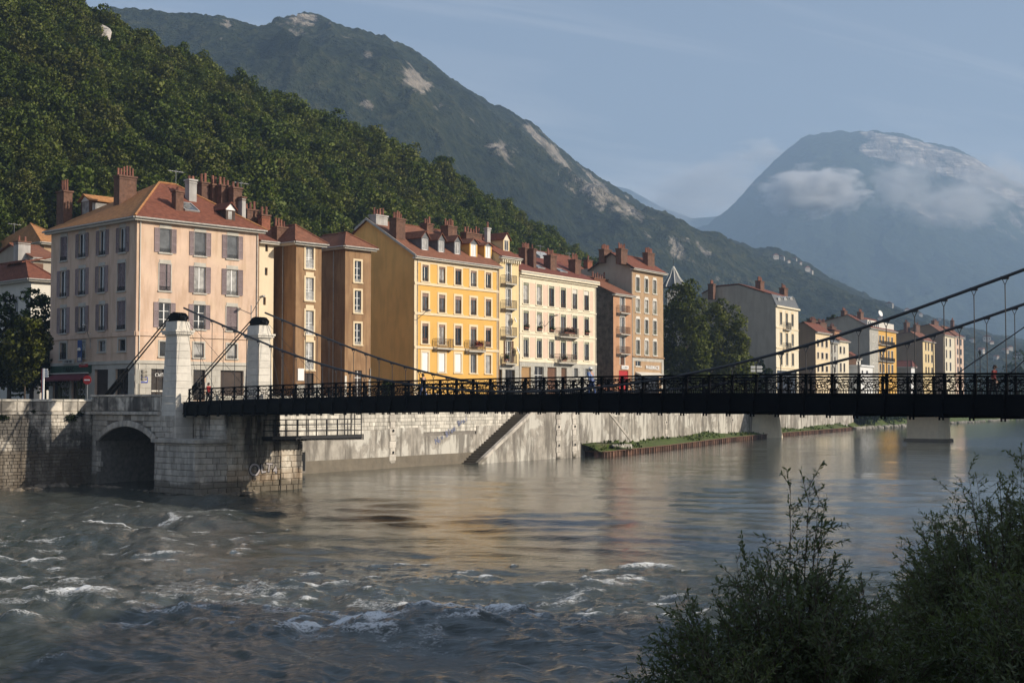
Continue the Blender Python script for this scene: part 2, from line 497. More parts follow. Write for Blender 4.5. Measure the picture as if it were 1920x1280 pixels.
M['redcloth'] = mat('red_jacket', (0.30, 0.02, 0.02), rough=0.85, var=0.1)
M['blackcloth'] = mat('dark_cloth', (0.02, 0.02, 0.024), rough=0.85, var=0.2)
M['flowers'] = foliage('balcony_flowers', [(0.05, 0.09, 0.03), (0.30, 0.05, 0.02), (0.42, 0.06, 0.03)], 0.1, 3.0)
M['balplants'] = foliage('balcony_plants', [(0.03, 0.07, 0.02), (0.06, 0.12, 0.03), (0.30, 0.06, 0.08)], 0.1, 3.0)
M['leafhill'] = foliage('woodland_leaves', [(0.064, 0.095, 0.026), (0.122, 0.165, 0.036), (0.168, 0.208, 0.044), (0.195, 0.222, 0.052), (0.188, 0.190, 0.056)], 0.42, 0.035, wr=0.58, wa=0.09)
M['leafquay'] = foliage('quay_tree_leaves', [(0.105, 0.135, 0.036), (0.155, 0.175, 0.046), (0.205, 0.195, 0.056)], 0.42, 0.3, wa=.12)
M['leafdark'] = foliage('dark_tree_leaves', [(0.036, 0.062, 0.020), (0.068, 0.105, 0.028), (0.10, 0.14, 0.036)], 0.35, 0.3, wa=.12)
M['leafcedar'] = foliage('cedar_needles', [(0.02, 0.045, 0.035), (0.045, 0.075, 0.055)], 0.1, 0.5)
M['leafwillow'] = foliage('willow_leaves', [(0.070, 0.092, 0.042), (0.112, 0.136, 0.062), (0.165, 0.18, 0.086)], 0.4, 1.2, rough=0.45, spec=.35)
M['leafbank'] = foliage('bank_shrub_leaves', [(0.025, 0.04, 0.012), (0.05, 0.075, 0.02), (0.08, 0.10, 0.03)], 0.2, 0.3)

# ================================================================== LANDSCAPE
BO = Vector((-10.87, 102.0, 0.0))                  # bridge frame: origin under the near railing, x towards the near bank, y away from the camera
BA = R(46.5)
BX = Vector((math.sin(BA), -math.cos(BA), 0))
BY = Vector((math.cos(BA), math.sin(BA), 0))
BRZ = math.atan2(BX.y, BX.x)


def bw(s, q, z=0.0):
    return BO + BX * s + BY * q + Vector((0, 0, z))


def sstep(a, b, x):
    t = np.clip((x - a) / (b - a), 0, 1)
    return t * t * (3 - 2 * t)


def level(y):
    """height of the river, which drops over the rapids by the bridge"""
    return 0.5 * sstep(108, 138, y) + 0.55 * sstep(195, 285, y)


# far-bank quay line (world x, y)
_w0 = bw(-31.5, 9.0)
QW = [(_w0.x, _w0.y), (7.2, 187.6), (33.8, 247.0), (48.5, 274.0), (91.0, 370.0), (203.0, 574.0)]
LW0, LW1 = bw(-37.0, -0.5), bw(-37.0, -75.0)        # left quay wall
GZ = 7.2                                            # street level

# ---- ground of the far bank, near bank, river bed
def sheet(name, pts, z, m, kind='structure'):
    mb = MB()
    mb.poly([(x, y, z) for x, y in pts])
    o = mb.build(name, m)
    tag(o, kind=kind)
    return o


a0 = bw(-30.0, 9.0)
far_pts = [(LW1.x, LW1.y), (LW0.x, LW0.y), (bw(-37, 9).x, bw(-37, 9).y)]
_in = []
for i, (x, y) in enumerate(QW):
    _in.append((x - 0.35, y + 0.25))
far_pts = [(LW1.x - 0.4, LW1.y + 0.3), (LW0.x - 0.3, LW0.y + 0.3)] + _in + [(700, 1150), (3000, 2300), (3000, 2600), (-3500, 2600), (-3500, 60)]
o = sheet('quay_street', far_pts, GZ, M['asphalt'])
o = sheet('valley_floor', [(-4600, 2000), (5800, 2000), (5800, 9300), (-4600, 9300)], GZ - 1.0, M['soil'])
o = sheet('river_bed', [(-4500, -240), (5700, -240), (5700, 2300), (-4500, 2300)], -1.6, M['bank'])

# near bank: slopes up from the water towards the camera
ne = Vector((36.3, 57.1, 0))
nd = Vector((0.688, 0.725, 0))
nn = Vector((0.725, -0.688, 0))                     # inland
rows = [(-3, -1.2), (0, -0.1), (2.5, 0.9), (5, 2.0), (8, 3.6), (11, 5.2), (16, 5.7), (30, 6.2), (90, 6.4)]
ts = np.linspace(-150, 120, 90)
V = []
for d, z in rows:
    for t in ts:
        p = ne + nd * float(t) + nn * d
        jit = 0.25 * (float(vnoise(np.array([p.x * 0.6]), np.array([p.y * 0.6]), 3)[0]) - 0.5)
        V.append((p.x + jit, p.y + jit, z + jit))
me = np_mesh('near_bank', V, grid_faces(len(rows), len(ts)), M['bank'])
tag(inst('near_bank', me), kind='structure')

# ---- river surface
def build_water():
    nr, nc = 640, 620
    py = np.linspace(0, 1, nr)
    # rings whose spacing grows with distance
    inv = 1 / 22.0 + (1 / 760.0 - 1 / 22.0) * py ** 0.92
    rad = 1 / inv
    az = np.linspace(R(-31), R(34), nc)
    RR, AZ = np.meshgrid(rad, az, indexing='ij')
    X, Y = RR * np.sin(AZ), RR * np.cos(AZ)
    rg = np.random.RandomState(5)
    fdir = math.atan2(-0.80, -0.60)
    yy = Y + 0.18 * X + 5 * (fbm(X / 11, Y / 11, 15, 2) - .5)
    rough = 0.16 + 0.84 * (1 - sstep(54, 68, yy)) * (0.5 + 0.5 * sstep(40, 47, yy))
    left = (1 - sstep(-24, -8, X)) * (1 - sstep(112, 124, Y))
    rough = np.maximum(rough, 0.95 * left)
    rough *= 0.55 + 0.9 * fbm(X / 9.0, Y / 7.0, 11, 3)
    far = 1 - 0.75 * sstep(110, 170, Y)
    Z = np.zeros_like(X)
    # warp so crests are not straight
    WX = X + 2.2 * (fbm(X / 6, Y / 5, 21, 3) - 0.5)
    WY = Y + 2.2 * (fbm(X / 6, Y / 5, 22, 3) - 0.5)
    for i in range(46):
        lam = 0.75 * (12.0 / 0.75) ** rg.rand()
        th = fdir + rg.normal(0, 0.75)
        k = 2 * math.pi / lam
        s = 0.075 if lam < 2.0 else 0.034
        env = vnoise(X / (lam * 2.5) + 7 * i, Y / (lam * 2.2), 40 + i)
        ph = rg.rand() * 6.28
        lod = np.clip(lam / (RR * RR / 2600 / 7.5 * 2.2 + 0.05) - 0.6, 0, 1)
        arg = k * (math.cos(th) * WX + math.sin(th) * WY) + ph
        Z += lod * (s / k) * env * 2.0 * (np.sin(arg) + 0.25 * np.cos(2 * arg)) * rough * far
    # long smooth undulations in the calm reach that mirror the houses
    for i in range(12):
        lam = rg.uniform(2.6, 8.0)
        th = -math.pi / 2 + rg.normal(0, .35)
        k = 2 * math.pi / lam
        arg = k * (math.cos(th) * WX + math.sin(th) * WY) + rg.rand() * 6.28
        Z += (0.021 / k) * vnoise(X / 16 + 5 * i, Y / 9, 140 + i) * 2 * np.sin(arg) * (1 - rough * .6) * sstep(48, 70, Y) * (1 - .8 * sstep(100, 150, Y))
    foam = np.zeros_like(X)
    # standing waves seen in the photograph: px, py, half length, half width, height, foam
    crests = [(150, 1112, 1.7, 1.3, .55, 1.2), (205, 980, 2.4, .7, .32, 1.1), (120, 1085, 1.0, .5, .2, .8), (600, 1092, 1.9, .5, .28, .9), (640, 1168, 3.2, .8, .36, 1.1),
              (545, 1160, 1.0, .5, .2, .9), (820, 1152, 1.3, .7, .3, 1.0), (960, 1140, 1.6, .5, .3, 1.1), (1130, 1092, 1.3, .9, .28, .9), (1220, 1062, 2.0, .9, .3, 1.0),
              (1060, 1120, 1.2, .6, .2, .8), (330, 1132, 2.2, .5, .22, .8), (420, 1122, 2.6, .4, .16, .5), (50, 1050, 2.6, .7, .25, .9), (300, 1035, 1.8, .6, .22, .8),
              (80, 1008, 1.6, .5, .18, .8), (10, 1080, 1.4, .6, .2, .9), (250, 1150, 1.8, .4, .18, .7), (40, 1170, 1.3, .5, .2, .8), (345, 965, 3.0, .6, .2, .6),
              (420, 955, 2.6, .5, .16, .7), (200, 955, 3.2, .6, .15, .6), (60, 952, 3.6, .6, .15, .6), (880, 1078, 1.6, .5, .18, .5), (740, 1110, 1.8, .35, .14, .4),
              (1010, 1148, 1.0, .5, .2, .8), (870, 1165, 1.1, .5, .2, .8), (120, 1230, 1.4, .35, .12, .5), (380, 1060, 1.2, .4, .14, .5), (905, 1160, .8, .5, .2, .8), (1180, 1085, 1.4, .6, .2, .9), (700, 1175, 1.4, .5, .22, .9)]
    cu, su = 0.93, 0.36                            # crest direction (across the current)
    nz = fbm(X * 1.9, Y * 1.2, 61, 4, 0.6)
    nzl = fbm(X / 3.1, Y / 2.3, 62, 3)
    for (px, pyy, hl, hw, hh, fo) in crests:
        p = at_z(px, pyy, 0.1)
        u = (X - p.x) * cu + (Y - p.y) * su
        v = -(X - p.x) * su + (Y - p.y) * cu
        v = v - 0.5 * (nzl - 0.5) * 4
        u2 = u + 1.4 * (nz - 0.5)
        g = np.exp(-(u2 / hl) ** 2 - (v / (hw * 1.3)) ** 2)
        Z += .6 * hh * g * (0.45 + 1.1 * nz)
        # foam breaks on the crest and trails downstream
        f = np.exp(-(u2 / (hl * .80)) ** 4) * np.exp(-np.where(v > 0, (v / (hw * 0.45)) ** 2, (v / (hw * 1.0)) ** 2))
        foam = np.maximum(foam, fo * f)
    Z += 0.10 * sstep(0.25, 0.9, foam) * (fbm(X * 4.2, Y * 3.6, 63, 3, 0.65) - 0.4) * 2
    # scattered small breakers in the rough water
    br = fbm(X / 1.7 + 31, Y / 1.1, 71, 5, 0.6) * (0.55 + 0.75 * fbm(X / 14, Y / 11, 72, 2))
    foam = np.maximum(foam, 0.75 * sstep(0.555, 0.66, br) * np.clip(rough * 1.2 - 0.35, 0, 1) * (1 - sstep(95, 120, Y)) * (.35 + .65 * sstep(40, 48, yy)))
    rg3 = np.random.RandomState(44)
    for _ in range(170):                               # small scattered whitecaps
        if rg3.rand() < .62:
            yq = rg3.uniform(52, 106); xq = rg3.uniform(-.40, -.16) * yq
        else:
            yq = rg3.uniform(46, 66); xq = rg3.uniform(-.2, .14) * yq
        hl, hw = rg3.uniform(.2, .75), rg3.uniform(.12, .3)
        u = (X - xq) * cu + (Y - yq) * su + .5 * (nz - .5)
        v = -(X - xq) * su + (Y - yq) * cu
        g = np.exp(-(u / hl) ** 2 - (v / hw) ** 2)
        Z += .10 * g * nz * 1.5
        foam = np.maximum(foam, rg3.uniform(.6, 1.1) * g)
    # thin foam where the current meets the abutment and the left quay
    Z += level(Y)
    verts = np.stack([X, Y, Z], -1).reshape(-1, 3)
    m, nt = new_mat('river_water')
    pos = N(nt, 'ShaderNodeNewGeometry').outputs['Position']
    fa = N(nt, 'ShaderNodeAttribute', attribute_name='foam').outputs['Fac']
    fn = NOISE(nt, pos, 4.6, 10, 0.80, 0.9, (1.0, 1.3, 1.0))
    fk = MATH(nt, 'MULTIPLY', fa, RAMP(nt, MATH(nt, 'ADD', fn, MATH(nt, 'MULTIPLY', fa, 0.215)), [(0.60, 0.0), (0.70, 1.0)]), True)
    silt = NOISE(nt, pos, 0.12, 4, 0.6, 0.5)
    base = RAMP(nt, silt, [(0.35, (0.046, 0.053, 0.045)), (0.65, (0.065, 0.072, 0.060))])
    rip = NOISE(nt, pos, 1.9, 6, 0.66, 0.8, (0.8, 1.8, 1.0))
    rip2 = NOISE(nt, pos, 0.55, 3, 0.55, 0.8, (1.0, 1.8, 1.0))
    hgt = MATH(nt, 'ADD', rip, MATH(nt, 'MULTIPLY', rip2, 2.0))
    nrm = N(nt, 'ShaderNodeBump', {'Height': hgt, 'Strength': MATH(nt, 'ADD', MATH(nt, 'MULTIPLY', N(nt, 'ShaderNodeAttribute', attribute_name='chop').outputs['Fac'], 0.45), 0.18), 'Distance': 0.12}).outputs[0]
    wat = N(nt, 'ShaderNodeBsdfPrincipled', {'Base Color': base, 'Roughness': 0.06, 'IOR': 1.33, 'Specular IOR Level': 0.5, 'Normal': nrm})
    fm = N(nt, 'ShaderNodeBsdfPrincipled', {'Base Color': (0.80, 0.81, 0.80, 1), 'Roughness': 0.9, 'Specular IOR Level': 0.1,
                                            'Normal': N(nt, 'ShaderNodeBump', {'Height': fn, 'Strength': 0.7, 'Distance': 0.15}).outputs[0]})
    mx = N(nt, 'ShaderNodeMixShader', {0: fk, 1: wat.outputs[0], 2: fm.outputs[0]})
    N(nt, 'ShaderNodeOutputMaterial', {'Surface': mx.outputs[0]})
    me = np_mesh('river', verts, grid_faces(nr, nc), m)
    attr(me, 'foam', foam)
    attr(me, 'chop', np.clip(rough * 1.15 - .2, 0, 1))
    tag(inst('river', me), kind='structure')


build_water()


# ---- hills and mountains -------------------------------------------------------------
def terrain(name, cols, ridge, yfoot, yridge, zfoot, nrow, prof, relief, m, rock=None, back=0.35, seed=1, rl=0.0011, treebump=0.0, tb=12.0, uw=1.0, jag=None):
    px = np.linspace(cols[0], cols[1], cols[2])
    tanx = (px - 960) / F
    rp = np.interp(px, [a for a, b in ridge], [b for a, b in ridge])
    yf = np.interp(px, [a for a, b in yfoot], [b for a, b in yfoot])
    yr = np.interp(px, [a for a, b in yridge], [b for a, b in yridge])
    if jag: rp = rp + jag[2] * (fbm(px / 17.0, px * 0, seed + 50, 4, .6) - .5) * ((px > jag[0]) & (px < jag[1]))
    zr = CAMZ + (758 - rp) / F * yr
    u = np.concatenate([1 - (1 - np.linspace(0, 1, nrow)) ** uw, 1 + back * (np.arange(1, 13) / 12.0) ** 1.3])
    U, PX = np.meshgrid(u, px, indexing='ij')
    Y = yf + (yr - yf) * U
    X = tanx[None, :] * Y
    P = prof(np.clip(U, 0, 1), PX)
    Z = zfoot + (zr - zfoot)[None, :] * P
    Z = np.where(U > 1, Z - (U - 1) * (yr - yf)[None, :] * 0.75, Z)
    win = np.clip(4 * U * (1.0 - U), 0, 1) ** 0.8
    nzz = fbm(X * rl, Y * rl * 0.8, seed, 6, 0.52)
    rid = 1 - np.abs(2 * fbm(X * rl * 1.7 + 5, Y * rl * 1.2, seed + 9, 5, 0.5) - 1)
    Z = Z + relief * (zr - zfoot)[None, :] * win * ((nzz - 0.5) * 1.2 + (rid - 0.75) * 1.1)
    if treebump:
        Z = Z + treebump * (fbm(X / tb, Y / tb, seed + 30, 3, 0.6) - 0.3) * np.clip(U * 6, 0, 1)
    me = np_mesh(name, np.stack([X, Y, Z], -1).reshape(-1, 3), grid_faces(len(u), len(px)), m)
    if rock is not None:
        PY = 758 - (Z - CAMZ) / Y * F
        k = rock(PX, PY, U, X, Y, Z)
        attr(me, 'rock', np.clip(k, 0, 2))
    o = inst(name, me)
    tag(o, kind='structure')
    return dict(o=o, px=px, yf=yf, yr=yr, zr=zr)


def mountain_mat(name, dark, mid, light, rockcol, rockdark, tscale, bdist, field=None, strata=0.0):
    m, nt = new_mat(name)
    pos = N(nt, 'ShaderNodeNewGeometry').outputs['Position']
    n1 = NOISE(nt, pos, tscale, 4, 0.65)
    n2 = NOISE(nt, pos, tscale * 0.08, 5, 0.6)
    t = MATH(nt, 'ADD', MATH(nt, 'MULTIPLY', n1, 0.65), MATH(nt, 'MULTIPLY', n2, 0.35))
    f = RAMP(nt, t, [(0.38, dark), (0.52, mid), (0.66, light)])
    if field:
        f = MIX(nt, RAMP(nt, NOISE(nt, pos, tscale * 0.05, 4, 0.6), [(0.56, 0.0), (0.64, 1.0)]), f, (*field, 1))
    rk = RAMP(nt, NOISE(nt, pos, tscale * 0.8, 7, 0.68, 0.3, (1, 1, 0.45)), [(0.36, rockdark), (0.52, rockcol), (0.75, tuple(min(1, c * 1.25) for c in rockcol))])
    if strata:
        sb = NOISE(nt, pos, 0.010, 5, 0.7, 0.4, (0.5, 0.5, 5.0))
        vb = NOISE(nt, pos, 0.016, 5, 0.7, 0.2, (1, 1, 0.14))
        rk = MIX(nt, MATH(nt, 'MULTIPLY', RAMP(nt, sb, [(.46, 1.0), (.56, 0.0)]), strata), rk, (*rockdark, 1))
        rk = MIX(nt, MATH(nt, 'MULTIPLY', RAMP(nt, vb, [(.42, 1.0), (.54, 0.0)]), strata * .8), rk, (*rockdark, 1))
    a = N(nt, 'ShaderNodeAttribute', attribute_name='rock').outputs['Fac']
    nb = NOISE(nt, pos, tscale * 0.30, 7, 0.68)
    nbb = NOISE(nt, pos, tscale * 0.16, 8, 0.72, 0.6, (1, 1, 0.6))
    k = RAMP(nt, MATH(nt, 'ADD', MATH(nt, 'MULTIPLY', a, 0.25), MATH(nt, 'ADD', MATH(nt, 'MULTIPLY', nb, 0.42), MATH(nt, 'MULTIPLY', nbb, 0.65))), [(0.675, 0.0), (0.745, 1.0)])
    col = MIX(nt, k, f, rk)
    h = MATH(nt, 'ADD', n1, MATH(nt, 'MULTIPLY', n2, 2.0))
    nrm = N(nt, 'ShaderNodeBump', {'Height': h, 'Strength': 1.0, 'Distance': bdist}).outputs[0]
    p = N(nt, 'ShaderNodeBsdfPrincipled', {'Base Color': col, 'Roughness': 0.95, 'Specular IOR Level': 0.05, 'Normal': nrm})
    N(nt, 'ShaderNodeOutputMaterial', {'Surface': p.outputs[0]})
    return m


def ell(PX, PY, spots):
    k = np.zeros_like(PX)
    PX = PX + 34 * (fbm(PX / 26, PY / 19, 90, 4, .6) - .5)
    PY = PY + 26 * (fbm(PX / 26, PY / 19, 91, 4, .6) - .5)
    for (cx, cy, rx, ry, rot, s) in spots:
        c, sn = math.cos(R(rot)), math.sin(R(rot))
        a = ((PX - cx) * c + (PY - cy) * sn) / rx
        b = (-(PX - cx) * sn + (PY - cy) * c) / ry
        d = a * a + b * b
        k = np.maximum(k, s * np.exp(-d * .75))
    return k


# wooded hill behind the houses
HILL = dict(
    ridge=[(-700, -470), (-300, -230), (0, -45), (100, 25), (225, 92), (330, 142), (430, 192), (500, 226), (600, 264), (720, 302), (800, 350), (860, 388), (940, 428), (1000, 458), (1060, 492), (1095, 520), (1200, 590), (1350, 690)],
    yfoot=[(-700, 150), (0, 186), (225, 192), (500, 206), (720, 226), (860, 242), (1000, 264), (1095, 290), (1350, 380)],
    yridge=[(-700, 270), (0, 300), (225, 320), (500, 350), (720, 385), (860, 415), (1000, 455), (1095, 495), (1350, 600)])
m_hillsoil = mat('woodland_floor', (0.022, 0.030, 0.012), var=0.5, scale=0.4)
terrain('wooded_hill', (-700, 1350, 180), HILL['ridge'], HILL['yfoot'], HILL['yridge'], GZ - 0.05, 70, lambda u, p: u ** 0.92, 0.05, m_hillsoil, back=0.5, seed=3, rl=0.012)

mm = mountain_mat('forested_mountain', (0.008, 0.013, 0.008), (0.028, 0.036, 0.017), (0.070, 0.070, 0.034), (0.33, 0.285, 0.23), (0.12, 0.105, 0.085), 0.06, 22.0)
mid_spots = [(565, 32, 42, 9, 0, 1.0), (415, 42, 9, 16, -10, 1.0), (402, 62, 10, 5, 0, .9), (775, 148, 34, 26, 35, 1.0), (795, 158, 20, 14, 20, 1.1), (690, 192, 24, 14, 15, .9), (830, 200, 24, 9, 10, .75), (935, 285, 46, 20, 18, 1.0),
             (1030, 275, 70, 15, 48, 1.0), (690, 95, 18, 14, 40, .6), (640, 60, 30, 6, 15, .5), (1170, 385, 85, 14, 40, .75), (1105, 345, 50, 16, 40, .75), (1270, 455, 45, 11, 45, .7), (1000, 240, 30, 9, 40, .8), (880, 215, 40, 10, 25, .55),
             (700, 65, 40, 7, 12, .55), (1090, 330, 40, 12, 45, .6), (1320, 480, 40, 12, 35, .6), (600, 290, 20, 10, 0, .4)]
_r = random.Random(77)
for _ in range(46):
    t_ = _r.random()
    x_ = 940 + 420 * t_
    y_ = 205 + 265 * t_ ** .95 + abs(_r.gauss(0, 34)) + 6
    mid_spots.append((x_, y_, _r.uniform(6, 24), _r.uniform(3, 8), _r.uniform(25, 55), _r.uniform(.4, .75)))
for _ in range(26):
    x_ = _r.uniform(480, 1000)
    mid_spots.append((x_, _r.uniform(.03, .5) * (x_ - 380) + 40 + max(0, (x_ - 620) * .32), _r.uniform(5, 18), _r.uniform(3, 8), _r.uniform(-10, 45), _r.uniform(.35, .7)))
terrain('forested_mountain', (-500, 2700, 1000),
        [(-500, -40), (-100, -8), (200, 12), (300, 18), (385, 25), (430, 35), (478, 46), (520, 28), (562, 20), (600, 28), (640, 45), (720, 68), (780, 95), (820, 125), (870, 160), (920, 195), (960, 212), (1000, 235), (1040, 270), (1080, 305), (1120, 335), (1170, 370), (1230, 402), (1290, 427), (1340, 447), (1400, 466), (1450, 478), (1500, 500), (1560, 530), (1620, 558), (1700, 588), (1800, 614), (1920, 640), (2200, 690), (2700, 720)],
        [(-500, 560), (900, 620), (1400, 760), (1920, 900), (2700, 1200)],
        [(-500, 1450), (478, 1650), (562, 1850), (720, 1950), (960, 2200), (1170, 2500), (1400, 2750), (1700, 2900), (2700, 3000)],
        GZ - 0.3, 360, lambda u, p: 0.25 * u + 0.75 * u ** 1.25, 0.34, mm, rock=lambda PX, PY, U, X, Y, Z: ell(PX, PY, mid_spots), seed=14, treebump=12.0, tb=15, rl=0.0021, uw=1.25)

mn = mountain_mat('cliff_mountain', (0.014, 0.022, 0.016), (0.025, 0.036, 0.02), (0.045, 0.055, 0.028), (0.52, 0.455, 0.385), (0.16, 0.14, 0.125), 0.02, 22.0, field=(0.05, 0.062, 0.03), strata=.9)


def neron_prof(u, p):
    w = sstep(1585, 1660, p)                       # the cliff band starts at the middle of the summit
    base = 0.30 * u + 0.70 * u ** 1.5
    talus = np.interp(u, [0, 0.35, 0.62, 0.80, 0.86, 0.90, 0.94, 1.0], [0, 0.20, 0.44, 0.64, 0.735, 0.905, 0.945, 1.0])
    return base * (1 - w) + talus * w


def neron_rock(PX, PY, U, X, Y, Z):
    a = sstep(1595, 1640, PX)
    top = np.interp(PX, [1600, 1640, 1740, 1830, 1960], [243, 243, 264, 292, 360])
    band = a * (1 - sstep(38, 62, PY - top)) * sstep(-4, 4, PY - top)
    ledge = 0.78 + 0.3 * np.sin((PY - top) / 6.5 + 3 * fbm(PX / 90, PY / 60, 4, 2))
    low = ell(PX, PY, [(1700, 335, 60, 40, 20, .75), (1800, 395, 110, 45, 22, .95), (1890, 400, 80, 60, 10, .9), (1725, 390, 60, 40, 30, .8), (1640, 310, 30, 20, 10, .6)])
    return np.maximum(band * ledge * 1.5, low * 0.62)


terrain('cliff_mountain', (700, 3000, 760),
        [(700, 520), (1000, 490), (1150, 470), (1250, 448), (1330, 420), (1380, 380), (1420, 335), (1460, 295), (1500, 262), (1520, 251), (1560, 246), (1600, 244), (1625, 242), (1640, 243), (1700, 249), (1740, 264), (1800, 276), (1830, 292), (1860, 312), (1900, 335), (1960, 362), (2100, 420), (2400, 500), (3000, 560)],
        [(700, 3600), (3000, 3600)], [(700, 6100), (1500, 6400), (1900, 6400), (3000, 6200)], GZ - 1.2, 300, neron_prof, 0.16, mn, rock=neron_rock, seed=23, rl=0.0011, treebump=16, tb=32, uw=1.7, jag=(1560, 1960, 5))
terrain('distant_ridge', (300, 2600, 160), [(300, 420), (900, 345), (1100, 338), (1180, 352), (1240, 386), (1300, 408), (1400, 400), (1700, 420), (2600, 480)],
        [(300, 7000), (2600, 7000)], [(300, 8300), (2600, 8300)], GZ - 1.2, 50, lambda u, p: u ** 1.2, 0.1, mm, rock=lambda PX, PY, U, X, Y, Z: PX * 0, seed=31, rl=0.0005)


# ---- trees ------------------------------------------------------------------------------
def leaf_mesh(name, C, Nn, size, rg, m, aspect=1.0, Dr=None, jit=0.25):
    """one small quad per leaf clump; shading normals follow the crown"""
    n = len(C)
    if Dr is None:
        Dr = rg.normal(size=(n, 3))
    t = np.cross(Nn + 0.9 * rg.normal(size=(n, 3)), Dr)
    t /= np.linalg.norm(t, axis=1)[:, None] + 1e-9
    d = Dr / (np.linalg.norm(Dr, axis=1)[:, None] + 1e-9)
    sz = (size * (0.6 + 0.8 * rg.rand(n)))[:, None]
    a = d * sz * aspect * 0.5
    b = t * sz * 0.5
    j = lambda: 1 + jit * rg.normal(size=(n, 1))
    v = np.stack([C - a * j(), C + b * j() * 0.9, C + a * j(), C - b * j() * 0.9], 1).reshape(-1, 3)
    f = np.arange(4 * n).reshape(-1, 4)
    me = np_mesh(name, v, f, m, smooth=True)
    attr(me, 'rnd', rg.rand(n), 'FACE')
    nn_ = np.repeat(Nn, 4, axis=0)
    me.normals_split_custom_set([tuple(x) for x in nn_.tolist()])
    return me


def crown(name, seed, rx, rz, m, nblob=26, nleaf=1100, size=0.55, shape='round', blobr=0.36, squash=1.0):
    """leaf clumps spread through lobes; base of the crown at z=0"""
    rg = np.random.RandomState(seed)
    B, Rb = [], []
    while len(B) < nblob:
        p = rg.uniform(-1, 1, 3)
        h = (p[2] + 1) / 2
        if shape == 'round':
            lim = math.sqrt(max(0, 1 - (p[2] * 0.95) ** 2))
        elif shape == 'column':
            lim = np.interp(h, [0, .12, .4, .75, 1], [.6, .95, 1.0, .7, .18])
        elif shape == 'dome':
            lim = np.interp(h, [0, .2, .55, .8, .93, 1], [.85, 1.0, .92, .70, .45, .15])
        elif shape == 'cone':
            lim = np.interp(h, [0, .1, 1], [.9, 1.0, .08])
        else:
            lim = np.interp(h, [0, .25, .6, 1], [.35, .8, 1.0, .45])
        rr = math.hypot(p[0], p[1])
        if rr > lim or (rr < lim * 0.45 and rg.rand() < 0.6):
            continue
        B.append((p[0] * rx * 0.82, p[1] * rx * 0.82 * squash, h * 2 * rz * 0.86 + rz * 0.14))
        Rb.append(rx * blobr * (0.6 + 0.7 * rg.rand()))
    B, Rb = np.array(B), np.array(Rb)
    pr = Rb ** 2 / (Rb ** 2).sum()
    idx = rg.choice(nblob, nleaf, p=pr)
    d = rg.normal(size=(nleaf, 3))
    d[:, 2] += 0.35
    d /= np.linalg.norm(d, axis=1)[:, None]
    C = B[idx] + d * (Rb[idx] * (0.72 + 0.4 * rg.rand(nleaf)))[:, None]
    cc = np.array([0, 0, rz * 0.8])
    out = C - cc
    out /= np.linalg.norm(out, axis=1)[:, None] + 1e-9
    Nn = 0.85 * d + 0.5 * out + 0.10 * rg.normal(size=(nleaf, 3))
    Nn /= np.linalg.norm(Nn, axis=1)[:, None]
    me = leaf_mesh(name, C, Nn, size, rg, m)
    return me


def trunk_mesh(name, h, r, m, limbs=5, seed=0, spread=1.0):
    rg = random.Random(seed)
    mb = MB()
    mb.tube((0, 0, -0.4), (0, 0, h * 0.45), r, 7, r * 0.75)
    mb.tube((0, 0, h * 0.45), (0.05 * h * rg.uniform(-1, 1), 0.05 * h * rg.uniform(-1, 1), h), r * 0.75, 6, r * 0.25)
    for i in range(limbs):
        a = rg.uniform(0, 6.28)
        z = h * rg.uniform(0.4, 0.8)
        l = spread * rg.uniform(0.6, 1.2)
        mb.tube((0, 0, z), (math.cos(a) * l, math.sin(a) * l, z + l * rg.uniform(.5, 1)), r * 0.4, 5, r * 0.1)
    return mb.mesh(name, m)


HC = [crown('crown', 100 + i, 3.0, rz, M['leafhill'], 30, 3600, 0.33, sh) for i, (rz, sh) in enumerate([(2.8, 'round'), (3.4, 'round'), (3.0, 'spread'), (4.0, 'column'), (2.6, 'round'), (3.5, 'spread'), (3.1, 'round')])]
HT = trunk_mesh('trunk', 4.5, 0.22, M['bark'], 4, 1, 1.2)


def hill_z_at():
    """surface samples over the hill"""
    px = np.array([a for a, b in HILL['ridge']])


def sample_hill(n_try, rg):
    pts = []
    dep = bpy.data.objects['wooded_hill'].data
    co = np.empty(len(dep.vertices) * 3, np.float32)
    dep.vertices.foreach_get('co', co)
    co = co.reshape(-1, 180, 3)
    nrow = co.shape[0]
    cols = np.linspace(-700, 1350, 180)
    seen = {}
    for _ in range(n_try):
        p = rg.uniform(-260, 1230)
        u = rg.uniform(0.015, 1.10)
        ci = (p + 700) / 2050 * 179
        uu = u if u <= 1 else 1
        ri = uu * 69 if u <= 1 else 69 + (u - 1) / 0.5 * 12
        i, j = int(ri), int(ci)
        fi, fj = ri - i, ci - j
        if i + 1 >= nrow: continue
        q = (co[i, j] * (1 - fi) + co[i + 1, j] * fi) * (1 - fj) + (co[i, j + 1] * (1 - fi) + co[i + 1, j + 1] * fi) * fj
        # accept by ground area (cells grow with depth), keep a minimum spacing
        if rg.rand() > q[1] * (1.0) / 520: continue
        key = (int(q[0] / 2.8), int(q[1] / 2.8))
        if key in seen: continue
        seen[key] = 1
        pts.append((q[0], q[1], q[2], p, u))
    return pts


